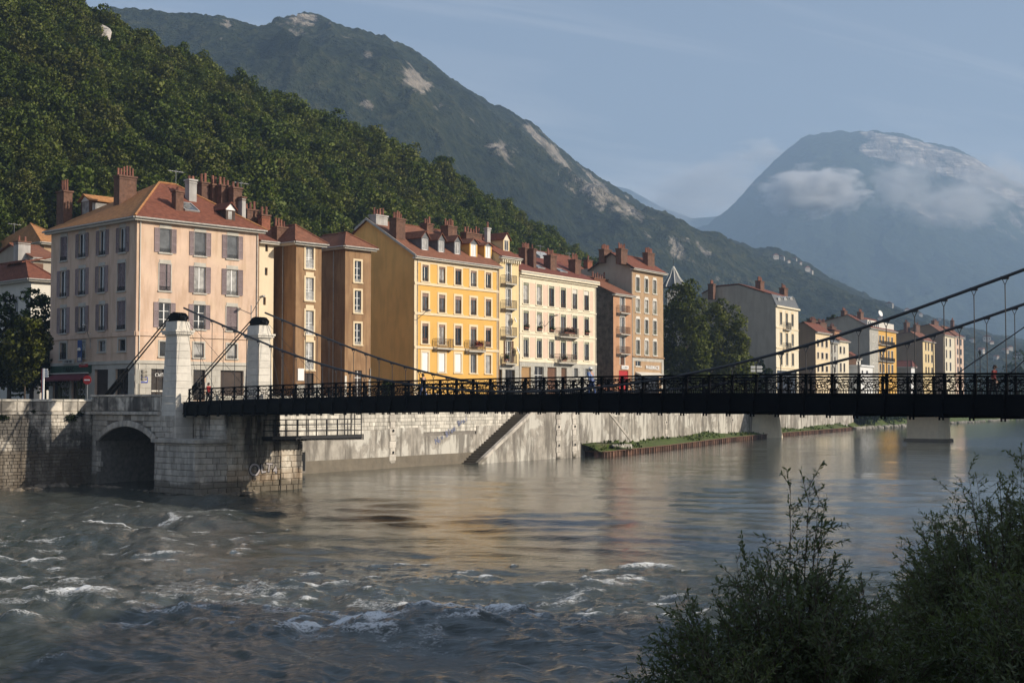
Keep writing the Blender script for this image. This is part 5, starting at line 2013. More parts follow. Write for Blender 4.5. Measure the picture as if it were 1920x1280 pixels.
    def skylight(s, pa, pb, yt, yb, m='glassgrey'):
        k1, yr, zr, zf, yf = s.ky
        # intersect the photo ray with the front roof slope
        n = s.MW.to_3x3() @ Vector((0, -k1, 1)).normalized()
        P = s.MW @ Vector((0, yf, zf + .19))
        inv = s.MW.inverted()
        a, b = inv @ on_plane(pa, (yt + yb) / 2, P, n), inv @ on_plane(pb, (yt + yb) / 2, P, n)
        c, d = inv @ on_plane((pa + pb) / 2, yt, P, n), inv @ on_plane((pa + pb) / 2, yb, P, n)
        w = abs(b.x - a.x) * .5
        h = abs(c.y - d.y)
        cx, cy, cz = (a.x + b.x) / 2, (c.y + d.y) / 2, (c.z + d.z) / 2
        ang = math.atan(k1)
        mb = MB()
        for x0, x1, y0, y1 in ((-w, -w + .1, -h / 2, h / 2), (w - .1, w, -h / 2, h / 2), (-w + .1, w - .1, -h / 2, -h / 2 + .1), (-w + .1, w - .1, h / 2 - .1, h / 2)):
            mb.box(x0, x1, y0, y1, .0, .16)
        o = inst('skylight', mb.mesh('skylight', M['zinc']), s.e, (cx, cy, cz), (ang, 0, 0))
        mb = MB()
        mb.box(-w + .08, w - .08, -h / 2 + .08, h / 2 - .08, .05, .09)
        inst('pane', mb.mesh('pane', M[m]), o)


def pick(i, j, opts):
    return opts[(i * 7 + j * 13 + i * j) % len(opts)]


# ------------------------------------------------------------------ pink corner house
h = House('town_house', 'pink plastered corner house with mauve shutters and a red hipped roof beside the bridge', 256, 500, 134.0, 43.5, 485, 17.2, 0, 412)
h.H = h.F.uv(257, 409)[1]
h.D = h.gat(94, 600)[0]
h.G = Face(h, (0, h.D, 0), -math.pi / 2)
f = h.F
SH = {(0, 0): 'open', (1, 0): 'open', (2, 0): 'open', (0, 1): 'ajar', (1, 1): 'open', (2, 1): 'open', (0, 2): 'open', (1, 2): 'open', (2, 2): 'closed'}
U, Z, _ = f.grid([(299, 320.8), (364.3, 386), (425.3, 446.5)], 450, [(427.7, 473), (494, 544.4), (566.9, 613.8)], 300,
                 lambda i, j: dict(shut=SH[i, j], pane='glassgrey' if j == 0 else 'curtain' if j == 1 else 'glassdark', nm=1 if j == 0 else 2, nt=0 if j < 2 else 2, head=.30, shm='shutter'),
                 sur='stonewin', sw=.10, rail='iron')
f.grid([(299, 320), (363, 382), (425.5, 444)], 650, [(640, 668)], 300, lambda i, j: dict(pane='curtain' if i else 'glassdark', nm=1), sur='stonewin', sw=.16, rail='iron', frame='greyframe', rh=.3)
f.opening(283, 309, 689.7, 750, 'shop_front', 'glassshop', bars=2, barm='darkwood')
f.opening(362, 384, 691.5, 750, 'shop_door', 'glassshop', bars=1, barm='darkwood')
f.opening(413, 456, 692.5, 750, 'garage_door', 'darkwood', rec=.28)
zl0, zl1 = f.uv(262, 681)[1], f.uv(262, 675)[1]
zb0, zb1 = f.uv(262, 629)[1], f.uv(262, 621)[1]
g = h.G
LS = {0: 'closed'}
for (a, b), yt, yb, st in [((113.5, 126.4), 444, 488.7, 'closed'), ((147.9, 160.8), 438, 482.7, 'open'), ((186.5, 198.6), 432, 478.4, 'open'), ((224.3, 236.4), 426.8, 473.2, 'open'),
                           ((112.8, 125), 507.6, 556.5, 'open'), ((147.5, 160.6), 503.3, 552.8, 'open'), ((185, 197), 499, 548, 'open'), ((220.6, 235.6), 493, 545.3, 'closed'),
                           ((112.8, 125), 577.2, 625, 'open'), ((147.5, 160.6), 574.4, 622, 'open'), ((185.8, 197), 570.6, 619.3, 'open'), ((219.6, 235.6), 564, 617.5, 'closed')]:
    yc = (yt + yb) / 2
    u0, u1 = g.uv(a, yc)[0], g.uv(b, yc)[0]
    z0, z1 = g.uv((a + b) / 2, yb)[1], g.uv((a + b) / 2, yt)[1]
    g.win(u0, u1, z0, z1, shut=st, pane='glassdark', nm=2, sur='stonewin', sw=.08, rail='iron', head=.28)
for (a, b), yt, yb in [((112.8, 125), 642.8, 674), ((148.4, 159.7), 640, 670.9), ((185, 198), 639, 659.6), ((222.4, 235.5), 636, 658.7)]:
    u0, u1 = g.uv(a, (yt + yb) / 2)[0], g.uv(b, (yt + yb) / 2)[0]
    g.win(u0, u1, g.uv(a, yb)[1], g.uv(a, yt)[1], nm=1, frame='greyframe', sur='stonewin', sw=.18, rail='iron' if yb > 665 else None, rh=.7)
for a, b, yt, nm_, m_, br in ((92, 97, 706, 'shop_front', 'glassshop', 0), (100, 131, 709, 'shop_front', 'glassshop', 3), (135, 161, 709, 'shop_front', 'glassshop', 2), (178, 203, 691.5, 'door', 'darkwood', 0), (217, 241, 690, 'shop_front', 'glassshop', 2)):
    if a < 95: continue
    u0, u1 = sorted((g.uv(a, 715)[0], g.uv(b, 715)[0]))
    z1 = g.uv((a + b) / 2, yt)[1]
    g.holes.append((max(.1, u0), u1, .02, z1))
    mb = MB()
    w_ = u1 - u0
    mb.box(-w_ / 2, w_ / 2, -.03, .03, 0, z1 - .02)
    o = g.put(nm_, mb.mesh(nm_, M[m_]), (u0 + u1) / 2, .02, -.28)
    if br:
        mb = MB()
        for i in range(br + 1):
            x = -w_ / 2 + w_ * i / br
            mb.box(max(-w_ / 2, x - .05), min(w_ / 2, x + .05), -.09, -.035, 0, z1 - .02)
        mb.box(-w_ / 2, w_ / 2, -.08, -.035, 0, .55)
        inst('frame', mb.mesh('frame', M['darkwood']), o)
h.walls('pink')
for fc, L in ((h.F, h.W), (h.G, h.D)):
    fc.band(-.02, L, zb0, zb1, .13, 'pink')
    fc.band(-.02, L, zl0, zl1, .17, 'stonewin')
# grey stone ground floor: facing slabs between the openings
def facing(fc, L, z1, m, d=.05, slab=1.15, hh=.62):
    i = 0
    z = .05
    while z < z1 - .1:
        zz = min(z + hh, z1)
        u = 0.0 - (slab / 2 if i % 2 else 0)
        while u < L:
            a, b = max(0, u), min(L, u + slab)
            # cut the slab where an opening passes
            segs = [(a, b)]
            for hl in fc.holes:
                if hl[2] < (z + zz) / 2 < hl[3]:
                    ns_ = []
                    for (p, q) in segs:
                        if hl[1] + .02 <= p or hl[0] - .02 >= q: ns_.append((p, q)); continue
                        if p < hl[0] - .05: ns_.append((p, hl[0]))
                        if q > hl[1] + .05: ns_.append((hl[1], q))
                    segs = ns_
            for p, q in segs:
                if q - p < .12: continue
                me = cached(('slab', m, round(q - p, 1), round(zz - z, 1)), lambda: MB().box(-.5, .5, -d, .01, -.5, .5).mesh('facing_slab', M[m]))
                o = fc.put('facing_slab', me, (p + q) / 2, (z + zz) / 2, 0)
                o.scale = (q - p - .02, 1, zz - z - .02)
            u += slab
        z = zz
        i += 1


facing(h.F, h.W, zl0 - .01, 'stonewin')
facing(h.G, h.D, zl0 - .01, 'stonewin')
# roof: hipped, old orange tiles on the left slope, red ones in front
xr, zr = h.at(298, 345, 7.6)
h.hip_roof(zr, 'tilered', .62, 'tileorange', (xr, 7.6), (max(xr + 2.0, h.W - 6.2), 7.6))
h.ky = ((zr - h.H) / 8.22, 7.6, zr, h.H, -.62)
h.chimney(326, 340.5, 357, 405, 1.9, .75, 1, ph=.6)
h.chimney(351, 365, 336, 381, 4.4, .8, 2, m='chimgrey', cap='chimgrey', ph=.5)
h.chimney(374, 388, 341, 358, 9.5, .9, 2, ph=.9)
h.chimney(394, 408, 345, 366, 9.0, 1.0, 2, ph=.9)
h.chimney(409, 430, 347, 380, 8.2, 1.3, 3, ph=.8)
h.chimney(433, 449, 351, 395, 6.8, 1.0, 2, ph=.8)
h.chimney(450, 457, 369, 402, 6.0, .8, 0, m='chimgrey')
h.chimney(216, 254, 328, 375, 8.8, 1.1, 6, ph=1.0, wx=2.0)
# stack at the back left corner
yb_, zb_ = h.gat(116, 418, 1.0)
yt_, zt_ = h.gat(116, 363, 1.0)
mb = MB(); mb.box(-.5, .5, -.75, .75, h.H, zt_)
c = mb.build('chimney', M['brick'], h.e, loc=(1.0, min(yb_, h.D - .8), 0))
mb = MB(); mb.box(-.6, .6, -.85, .85, zt_, zt_ + .18); inst('chimney_cap', mb.mesh('chimney_cap', M['brick']), c)
for i in range(3):
    mb = MB(); mb.lathe([(.16, 0), (.14, .2), (.11, 1.1), (.14, 1.2)], 7); inst('chimney_pot', mb.mesh('chimney_pot', M['pot']), c, (0, -.5 + .5 * i, zt_ + .18))
# dormers
h.dormer(427, 437.5, 393.5, 412, 381, 2.4, mw='darkwood', mr='tilered', fr='shutterdark', pane='curtain', nm=1, gfront='white', depth=2.6)
# dormer on the left slope, facing left
gy, gz_ = h.gat(163, 404, 2.6)
mb = MB()
mb.box(0, 3.0, -.9, -.72, -.4, 1.55); mb.box(0, 3.0, .72, .9, -.4, 1.55); mb.box(.1, 3.0, -.72, .72, -.4, 0)
dl = mb.build('dormer', M['shutterdark'], h.e, loc=(2.4, min(gy, h.D - 2.5), gz_))
mb = MB()
for sg in (-1, 1):
    mb.prism([(-.3, sg * 1.15, 1.45), (-.3, sg * 1.15, 1.57), (-.3, 0, 2.25), (-.3, 0, 2.1)], (3.6, 0, 0))
inst('dormer_roof', mb.mesh('dormer_roof', M['tileorange']), dl)
mb = MB(); mb.box(.04, .1, -.72, .72, 0, 1.5); mb.box(.3, 2.2, -.93, -.905, .1, 1.3)
inst('pane', mb.mesh('pane', M['curtain']), dl)
mb = MB(); mb.prism([(-.02, -.9, 1.5), (-.02, .9, 1.5), (-.02, 0, 2.1)], (.1, 0, 0))
inst('dormer_front', mb.mesh('dormer_front', M['white']), dl)
h.skylight(340, 364, 381, 397)
h.pipe(.35, 0, h.H, 'offwhite')
h.pipe(h.W - .2, 0, h.H)
h.antenna(330, 318, 345, 8.2)
h.antenna(452, 340, 380, 7.5)
PINK = h
# tobacconist's front on the left side
u0, u1 = sorted((g.uv(97, 690)[0], g.uv(173, 690)[0]))
z0, z1 = g.uv(135, 700)[1], g.uv(135, 682.5)[1]
u0 = max(u0, -.2)
mb = MB(); mb.box(u0, u1, -.16, -.06, z0, z1); mb.M = None
sg_ = inst('shop_fascia', mb.mesh('shop_fascia', M['green']), h.e, g.org, g.rz)
text_obj('lettering', 'TABAC', .72, mat('fascia_letters', (0.004, 0.010, 0.007)), sg_, ((u0 + u1) / 2 - .3, -.175, (z0 + z1) / 2 - .1), (math.pi / 2, 0, 0), .01)
ua, ub2 = g.uv(152, 687)[0], g.uv(168, 687)[0]
mb = MB(); mb.box(ua, ub2, -.24, -.17, z0 + .62, z1 - .05)
rs = inst('red_sign', mb.mesh('red_sign', M['red']), sg_)
mb = MB(); mb.box(ua + .15, ub2 - .15, -.25, -.235, z0 + .98, z0 + 1.05); mb.box(ua + .4, ub2 - .4, -.25, -.235, z0 + .82, z0 + .87)
inst('sign_lines', mb.mesh('sign_lines', M['offwhite']), rs)
ua, ub2 = g.uv(122, 677)[0], g.uv(143, 677)[0]
mb = MB(); mb.box(ua, ub2, -.30, -.20, z1 + .02, z1 + .50)
ns_ = inst('name_board', mb.mesh('name_board', M['greybase']), h.e, g.org, g.rz)
for k_ in range(7):                                   # the letters are too worn to read: dark strokes only
    mb = MB(); xk = ua + (ub2 - ua) * (.2 + .1 * k_); mb.box(xk, xk + .07 + .05 * (k_ % 3), -.31, -.302, z1 + .15, z1 + .37)
    inst('letter_stroke', mb.mesh('letter_stroke', M['black']), ns_)
for px_, py_, tx_ in ((120, 722, 'GRUL'), (120, 737, 'NO'), (150, 735, 'SOL')):
    uu_, zz_ = g.uv(px_, py_)
    text_obj('graffiti', tx_, .85, M['tagfill'], h.e, g.M @ Vector((uu_, .22, zz_)), (math.pi / 2, 0, g.rz), .004, bold=.02)
mb = MB()
za = g.uv(130, 700)[1]
mb.prism([(u0 + .05, -.10, za - .05), (u0 + .05, -1.15, za - .62), (u0 + .05, -1.15, za - .80), (u0 + .05, -.10, za - .14)], (u1 - u0 - .5, 0, 0))
inst('awning', mb.mesh('awning', M['awning']), h.e, g.org, g.rz)
mb = MB(); mb.box(u0 + .05, u1 - .4, -.35, -.12, za - .05, za + .06)
inst('awning_box', mb.mesh('awning_box', M['offwhite']), h.e, g.org, g.rz)
# name on the shop window beside the near pylon
uq, zq = f.uv(303, 703)
text_obj('lettering', 'OdT', .55, M['white'], h.e, h.F.M @ Vector((uq - .1, .18, zq)), (math.pi / 2, 0, 0), .006)
mb = MB()
for zz in (1.55, .35):
    mb.box(uq - 1.0, uq - .25, .17, .20, zz, zz + .14); mb.box(uq - .1, uq + .6, .17, .20, zz, zz + .14)
mb.build('window_strips', M['offwhite'], h.e)
# blue street name plate
mb = MB(); mb.box(-.45, .45, -.10, -.055, -.28, .28)
up, zp = f.uv(268.5, 712)
sp_ = f.put('street_plate', mb.mesh('street_plate', M['blue']), up, zp, 0)
mb = MB(); mb.box(-.25, .25, -.106, -.101, .04, .12); mb.box(-.36, .36, -.106, -.101, -.16, -.06)
inst('plate_lettering', mb.mesh('plate_lettering', M['white']), sp_)
# vertical banner on the left side
uq, zq = g.uv(157.5, 660)
mb = MB(); mb.box(-.42, .42, -.5, -.46, -1.0, 1.2)
bn = g.put('shop_banner', mb.mesh('shop_banner', M['navycloth']), uq, zq, 0)
mb = MB(); mb.box(-.3, .3, -.515, -.502, -.9, -.55); mb.lathe([(.01, 0), (.25, .05), (.2, .3), (.01, .35)], 8, (0, -.52, .1))
inst('banner_marks', mb.mesh('banner_marks', M['offwhite']), bn)

# ------------------------------------------------------------------ cream strip house
h = House('town_house', 'narrow cream house with three tiny windows squeezed between the pink and brown houses', 486, 500, 148.2, 43.5, 513.5, 9, 0, 450)
for a, b, yt, yb in ((497.5, 502.6, 458, 471.5), (496.6, 501.8, 501.6, 516), (493.5, 498.5, 557, 571.6)):
    f = h.F
    u0, u1 = f.uv(a, yt)[0], f.uv(b, yt)[0]
    f.win(u0, u1, f.uv(a, yb)[1], f.uv(a, yt)[1], frame='shutterdark', pane='glassdark', nm=1, sill=None, rec=.2)
h.walls('cream', left=False)
yr = 6.0
h.gable_roof(yr, h.at(500, 428, yr)[1], 'tilered', 'cream', .3, .6)
h.chimney(487, 503, 402, 428, 6.5, .8, 2, m='brickred')
h.chimney(458, 480, 392, 425, 8.0, 1.2, 3, m='brick')

# ------------------------------------------------------------------ two brown towers
h = House('town_house', 'brown rendered tower house with white balconet railings on the front', 554.5, 560, 149.0, 43, 603, 9.0, 0, 455)
f = h.F
fr_ = []
for yt, yb in ((462, 503), (520, 563), (581.8, 627.5), (640.9, 692.9)):
    a, b = 573, 588
    u0, u1 = f.uv(a, yt)[0], f.uv(b, yt)[0]
    f.win(u0, u1, f.uv(574, yb)[1], f.uv(574, yt)[1], frame='white', pane='curtain', nm=2, nt=1, sur='trim', sw=.20, sill='trim', rail='white', rh=.95, head=.40)
f.opening(571, 588, 699, 745, 'door', 'darkwood', bars=2)
h.walls('brown')
f.band(0, h.W, 0, 1.7, .06, 'greybase', 'stone_base') if False else None
xr, zr = h.at(566, 429, 3.6)
h.hip_roof(zr, 'tilebrown', .55, None, (h.W / 2, 2.4), (h.W / 2, 6.5))
h.chimney(512, 537, 424, 444, 3.6, 1.0, 4, m='brick', wx=1.5)
h.pipe(h.D - 2.2, 0, h.H - .1, 'gutter', h.G)
mb = MB(); mb.box(-.42, .42, -.09, -.04, -.65, .65)
up, zp = f.uv(563.5, 702)
f.put('poster', mb.mesh('poster', M['white']), up, zp, 0)
facing(h.F, h.W, 2.6, 'greybase')
h = House('town_house', 'second brown tower house with plain cream window surrounds next to the yellow house', 647, 560, 159.0, 43, 695.8, 10.0, 0, 463)
f = h.F
for yt, yb in ((488.6, 528.7), (544.2, 586), (605.7, 645.8)):
    u0, u1 = f.uv(664.7, yt)[0], f.uv(677, yt)[0]
    f.win(u0, u1, f.uv(665, yb)[1], f.uv(665, yt)[1], frame='white', pane='glassdark', nm=2, nt=2, sur='trim', sw=.22, sill='trim', rail='offwhite', rh=.35)
f.opening(664.6, 678.6, 694, 745, 'door', 'darkwood', bars=2, barm='white')
h.walls('brown')
h.hip_roof(h.at(660, 442, 3.0)[1], 'tilebrown', .6, None, (h.W / 2, 2.2), (h.W / 2, 6.5))
h.pipe(h.D - 2.0, 0, h.H - .1, 'gutter', h.G)
h.pipe(h.W - .1, 0, 4.5, 'gutter')
f.band(0, .28, 0, 3.6, .05, 'offwhite', 'corner_stone')
f.band(h.W - .3, h.W, 0, 3.2, .05, 'offwhite', 'corner_stone')

# ------------------------------------------------------------------ yellow house
h = House('town_house', 'large bright yellow house with five dormers and a shaded ochre gable', 776.5, 560, 172.0, 37, 934, 15.5, 0, 477)
f = h.F
YC = [(791.6, 803.2), (822.9, 834.6), (853.3, 864.9), (882.3, 893.2), (910.4, 920.6)]


def yst(i, j):
    d_ = dict(frame='woodframe', pane=pick(i, j, ['glassdark', 'glassgrey', 'glassdark', 'curtain']))
    if j < 3:
        d_['blind'] = 'valance'
        d_['rail'] = 'balrail' if not (j == 2 and i in (1, 3)) else None
        d_['bh'] = .12
    if j == 0 and i in (0, 3, 4): d_['frame'] = 'offwhite'
    if j == 1 and i in (0, 1, 2): d_['pane'] = 'glassgrey'; d_['bh'] = .2
    if j == 2 and i in (0, 4): d_['lower'] = 'shutterdark'
    if j == 3:
        d_['frame'] = 'greyframe'
        if i < 3: d_['blind'] = 'white'; d_['bh'] = .97
    return d_


U, Z, _ = f.grid(YC, 505, [(496, 527), (549, 582.8), (606, 644), (660, 696.6)], 792, yst, sur='trim', sw=.30, sill='trim', nm=2)
h.walls('yellow', 'ochre')
for yy in (532.9, 589.1, 652.8):
    z = f.uv(778, yy)[1]
    f.band(-.02, h.W + .05, z, z + .32, .12, 'trim')
f.band(-.02, .45, 0, h.H, .05, 'trim', 'corner_strip')
f.band(h.W - .35, h.W, 0, h.H, .05, 'trim', 'corner_strip')
f.band(.45, h.W - .35, h.H - .95, h.H - .25, .05, 'trim', 'frieze')
yr, zr = h.gat(690, 413)
h.gable_roof(yr, zr, 'tilebrown', 'ochre', .35, .55)
for x0 in (-.42,):                                   # grey bargeboard up the left gable
    mb = MB()
    k1 = (zr - h.H) / yr
    mb.prism([(x0, -.6, h.H - k1 * .6 + .0), (x0, yr, zr - .0), (x0, yr, zr + .32), (x0, -.6, h.H - k1 * .6 + .32)], (.10, 0, 0))
    mb.prism([(x0, yr, zr), (x0, yr + 2, zr - k1 * 2), (x0, yr + 2, zr - k1 * 2 + .32), (x0, yr, zr + .32)], (.10, 0, 0))
    mb.build('bargeboard', M['gutter'], h.e)
for (a, b, yt, yb, ya, wm) in ((792, 801.5, 447, 468, 434, 'curtain'), (823, 831.7, 451, 472, 438.5, 'curtain'), (853.5, 861.6, 454, 476, 442.5, 'curtain'), (882.7, 893, 457, 480, 448, 'white'), (910.4, 920, 461, 483, 456, 'white')):
    h.dormer(a, b, yt, yb, ya, 1.0, mw='slate', mr='tilebrown', fr='white', pane=wm, side='slate' if wm == 'curtain' else 'yellow', gfront='slate', depth=3.4)
h.chimney(697, 722, 402, 428, yr - .6, 1.2, 4, m='chimgrey', cap='chimgrey', wx=2.2)
h.chimney(733, 757, 408, 446, 3.8, 1.2, 5, wx=1.7)
h.chimney(791, 810.5, 418, 435, yr - .5, 1.1, 3, wx=1.3)
h.chimney(828, 855, 422, 446, 5.5, 1.3, 5, wx=1.9)
h.chimney(862, 907, 434, 454, 5.0, 1.0, 6, wx=3.6)
h.chimney(911, 917, 427, 452, 4.0, .5, 1, m='chimgrey', cap='chimgrey')
h.pipe(.55, 0, h.H, 'gutter')
h.pipe(h.W - .15, 0, h.H, 'gutter')
B1 = f.balcony(816, 847, 634, 652, 'balrail')
B2 = f.balcony(876, 907, 637.5, 657, 'balrail')
YEL = h
YB2 = h.MW @ Vector((B2[0] + .3, -.45, B2[1] + .55))

# ------------------------------------------------------------------ narrow pale yellow house
h = House('town_house', 'narrow pale yellow house with four iron balconies and a gabled dormer', 936, 560, 186.5, 36, 972.5, 12, 0, 478)
f = h.F
for k, (yt, yb) in enumerate(((492, 528), (541, 574), (588, 627), (639, 679))):
    u0, u1 = f.uv(949, yt)[0], f.uv(957.5, yt)[0]
    f.win(u0, u1, f.uv(949, yb)[1], f.uv(949, yt)[1], frame='white', pane=['glassdark', 'glassgrey', 'curtain', 'glassdark'][k], nm=2, nt=1, sur='offwhite', sw=.2, sill=None, shut='open' if k > 2 else None, shm='woodframe', head=.25)
for yt, yb in ((515, 530.5), (562, 577.5), (612.5, 629.5), (663, 681)):
    f.balcony(944, 965, yt, yb, 'balrail', .85)
f.opening(935.8, 941, 691, 745, 'shop_front', 'glassshop', bars=1)
f.opening(947, 965, 691, 745, 'shop_front', 'glassshop', bars=3)
h.walls('palecream', left=False)
z = f.uv(937, 684)[1]
facing(h.F, h.W, z, 'greybase')
f.band(0, h.W, h.H - .55, h.H - .1, .28, 'ivory', 'cornice')
for i in range(9):
    mb = MB(); mb.box(-.09, .09, -.5, -.05, h.H - .95, h.H - .56)
    f.put('corbel', cached(('corbel', round(h.H, 1)), lambda: mb.mesh('corbel', M['ivory'])), .25 + (h.W - .5) * i / 8, 0, 0)
yr = 5.5
h.gable_roof(yr, h.at(945, 452, yr)[1], 'tilered', 'palecream', .15, .5)
h.dormer(945.5, 953.5, 450, 469.5, 437.5, .55, mw='offwhite', mr='tilered', fr='offwhite', pane='glassgrey', side='palecream', gfront='ivory', depth=4)
NARROW = h

# ------------------------------------------------------------------ white and rose house
h = House('town_house', 'long ivory and rose house with six window bays and a maroon roof', 972.5, 560, 191.5, 33, 1117.5, 14, 0, 514)
f = h.F
WCc = [(981, 991), (1006, 1015.6), (1029, 1038.8), (1051, 1060.6), (1073, 1082), (1095, 1103.8)]


def wst(i, j):
    d_ = dict(frame='woodframe', pane=pick(i, j, ['glassdark', 'glassgrey', 'glassdark']), blind='greenvalance', bh=.11)
    if (i, j) in ((0, 0), (1, 0), (1, 1)): d_['pane'] = 'curtain'; d_['frame'] = 'offwhite'
    if (i, j) in ((4, 0), (5, 0)): d_['bh'] = .22; d_['blind'] = 'offwhite'
    if not (j >= 1 and i == 3): d_['rail'] = 'balrail'
    if j == 2: d_['frame'] = 'offwhite' if i % 2 == 0 else 'greyframe'
    return d_


U, Z, _ = f.grid(WCc, 545, [(529.4, 568.8), (582, 619.4), (632.5, 669.4)], 982, wst, sur='ivory', sw=.26, sill='ivory', rh=.55)
for a, b, nm_, m_ in ((977.5, 995, 'shop_front', 'ochredoor'), (1002, 1019, 'shop_front', 'glassshop'), (1026, 1043, 'shop_front', 'shutterdark')):
    f.opening(a, b, 687, 745, nm_, m_, bars=2 if m_ == 'glassshop' else 0, barm='white')
f.opening(1052, 1062, 687, 745, 'door', 'doorbrown')
for a, b in ((1076, 1083), (1097, 1104)):
    u0, u1 = f.uv(a, 700)[0], f.uv(b, 700)[0]
    f.win(u0, u1, f.uv(1076, 709)[1], f.uv(1076, 690)[1], pane='glassdark', frame='greyframe', shut='open', shm='greyframe', sill=None)
h.walls('ivory', 'ivory', left=False)
# rose panels between the windows
zt = [f.uv(973, y)[1] for y in (524, 572, 576.5, 623, 627.5, 673)]
for j, (za, zb__) in enumerate(((zt[1], zt[0]), (zt[3], zt[2]), (zt[5], zt[4]))):
    edges = [(.75, U[0][0] - .3)] + [(U[i][1] + .32, U[i + 1][0] - .32) for i in range(5)] + [(U[5][1] + .32, h.W - .9)]
    for a, b in edges:
        if b - a > .15: f.band(a, b, za + .35, zb__ - .25, .02, 'rose', 'wall_panel')
for y in (572.8, 623.8):
    z = f.uv(973, y)[1]
    f.band(-.02, h.W + .02, z - .07, z + .10, .09, 'ivory')
z = f.uv(973, 676)[1]
f.band(-.02, h.W + .02, z - .12, z + .18, .12, 'ivory')
facing(h.F, h.W, z - .13, 'greybase')
f.band(-.1, h.W + .25, h.H + .0, h.H + .55, .55, 'ivory', 'cornice')
f.band(-.05, h.W + .1, h.H - .28, h.H - .02, .25, 'ivory', 'cornice_bed')
h.H += .5
yr = 6.5
h.gable_roof(yr, h.at(1010, 487, yr)[1], 'tiledark', 'ivory', .2, .45)
h.chimney(977, 993, 464, 498, 3.2, 1.1, 5, m='brick', wx=1.9)
h.chimney(995, 1000, 466, 500, 2.2, 1.0, 1, m='brick')
h.chimney(1024, 1039, 477.5, 505, 2.6, 1.2, 4, m='brick', wx=1.7)
h.chimney(1070, 1085, 486, 512, 2.6, 1.2, 4, m='brick', wx=1.7)
h.skylight(1004, 1014, 498, 503)
h.skylight(1046, 1056, 505, 510)
h.antenna(1013, 459, 487, 7)
h.antenna(1067, 473, 494, 7)
h.pipe(.1, 0, h.H - .6, 'gutter')
h.pipe(h.W - .3, 0, h.H - .6, 'offwhite')
WB1 = f.balcony(1046, 1081, 613.5, 630, 'balrail', .9)
WB2 = f.balcony(1044, 1077, 663, 679, 'balrail', .9)
WHITE = h
# glazed lantern on the roof
xg, zg = h.at(1009, 487, 8)
mb = MB(); mb.box(-1.8, 1.8, -1.5, 1.5, -1.5, .3); mb.prism([(-1.8, -1.5, .3), (1.8, -1.5, .3), (1.8, 0, 1.3), (-1.8, 0, 1.3)], (0, .08, 0))
mb.build('roof_lantern', M['zinc'], h.e, loc=(xg, 8, zg))

# ------------------------------------------------------------------ red-roofed house behind
h = House('town_house', 'house with a plain red roof rising behind the ivory house', 1052, 520, 228, 33, 1113, 12, 0, 512)
h.walls('greygable', left=False)
h.gable_roof(5, h.at(1080, 485, 5)[1], 'tilered', 'greygable', .3, .4)
h.chimney(1098, 1107, 487, 507, 2.5, .8, 1, m='brickred')

# ------------------------------------------------------------------ orange narrow house with rubble gable
h = House('town_house', 'narrow orange house with three balconies, red shop shutter and dark rubble side wall', 1150, 600, 221, 33, 1184.5, 9.0, 0, 549)
f = h.F
for k, (yt, yb) in enumerate(((556, 584), (594, 624), (631, 661))):
    u0, u1 = f.uv(1162.6, yt)[0], f.uv(1170.8, yt)[0]
    f.win(u0, u1, f.uv(1163, yb)[1], f.uv(1163, yt)[1], frame='white', pane='glassgrey', nm=2, sur='offwhite', sw=.2, sill=None, head=.2)
    f.balcony(1160.5, 1178, yb - 12, yb + 1.5, 'shutterdark', .85)
u0, u1 = f.uv(1162.6, 670)[0], f.uv(1170.8, 670)[0]
f.win(u0, u1, f.uv(1163, 684)[1], f.uv(1163, 668)[1], frame='shutterdark', pane='glassdark', shut='closed', shm='shutterdark', sur='offwhite', sw=.2, sill=None)
f.opening(1160.5, 1178, 694, 745, 'roller_shutter', 'red', rec=.15)
h.walls('salmon', 'darkgable')
yr = 6.5
h.gable_roof(yr, h.at(1140, 526, yr)[1], 'tilebrown', 'darkgable', .4, .5)
h.chimney(1109, 1135, 520, 531, 5.6, 1.0, 6, m='brickred', ph=1.1)
up, zp = f.uv(1170, 688.5)
mb = MB(); mb.box(-1.15, 1.15, -.22, -.06, -.28, .28)
sg_ = f.put('shop_sign', mb.mesh('shop_sign', M['white']), up, zp, 0)
for k_ in range(9):
    if k_ == 2: continue
    mb = MB(); mb.box(-.85 + k_ * .19, -.73 + k_ * .19 - .03 * (k_ % 2), -.228, -.221, -.11, .11)
    inst('letter_stroke', mb.mesh('letter_stroke', M['black']), sg_)
# lean-to shed beside it
mb = MB()
mb.box(-5.2, -.15, -.3, 4, 0, 2.6)
sh_ = mb.build('lean_to', M['darkwood'], h.e)
mb = MB(); mb.prism([(-5.5, -.8, 2.5), (-5.5, -.8, 2.7), (-5.5, 4, 3.9), (-5.5, 4, 3.7)], (5.4, 0, 0))
inst('lean_to_roof', mb.mesh('lean_to_roof', M['tilebrown']), sh_)

# ------------------------------------------------------------------ tan house with grey gable
h = House('town_house', 'tall tan house with green balconets, pharmacy sign and blank grey gable', 1184, 600, 228.5, 32, 1243, 14.5, 0, 499)
f = h.F


def tst(i, j):
    return dict(pane=pick(i, j, ['glassdark', 'curtain', 'glassgrey', 'glassdark']), frame='offwhite')


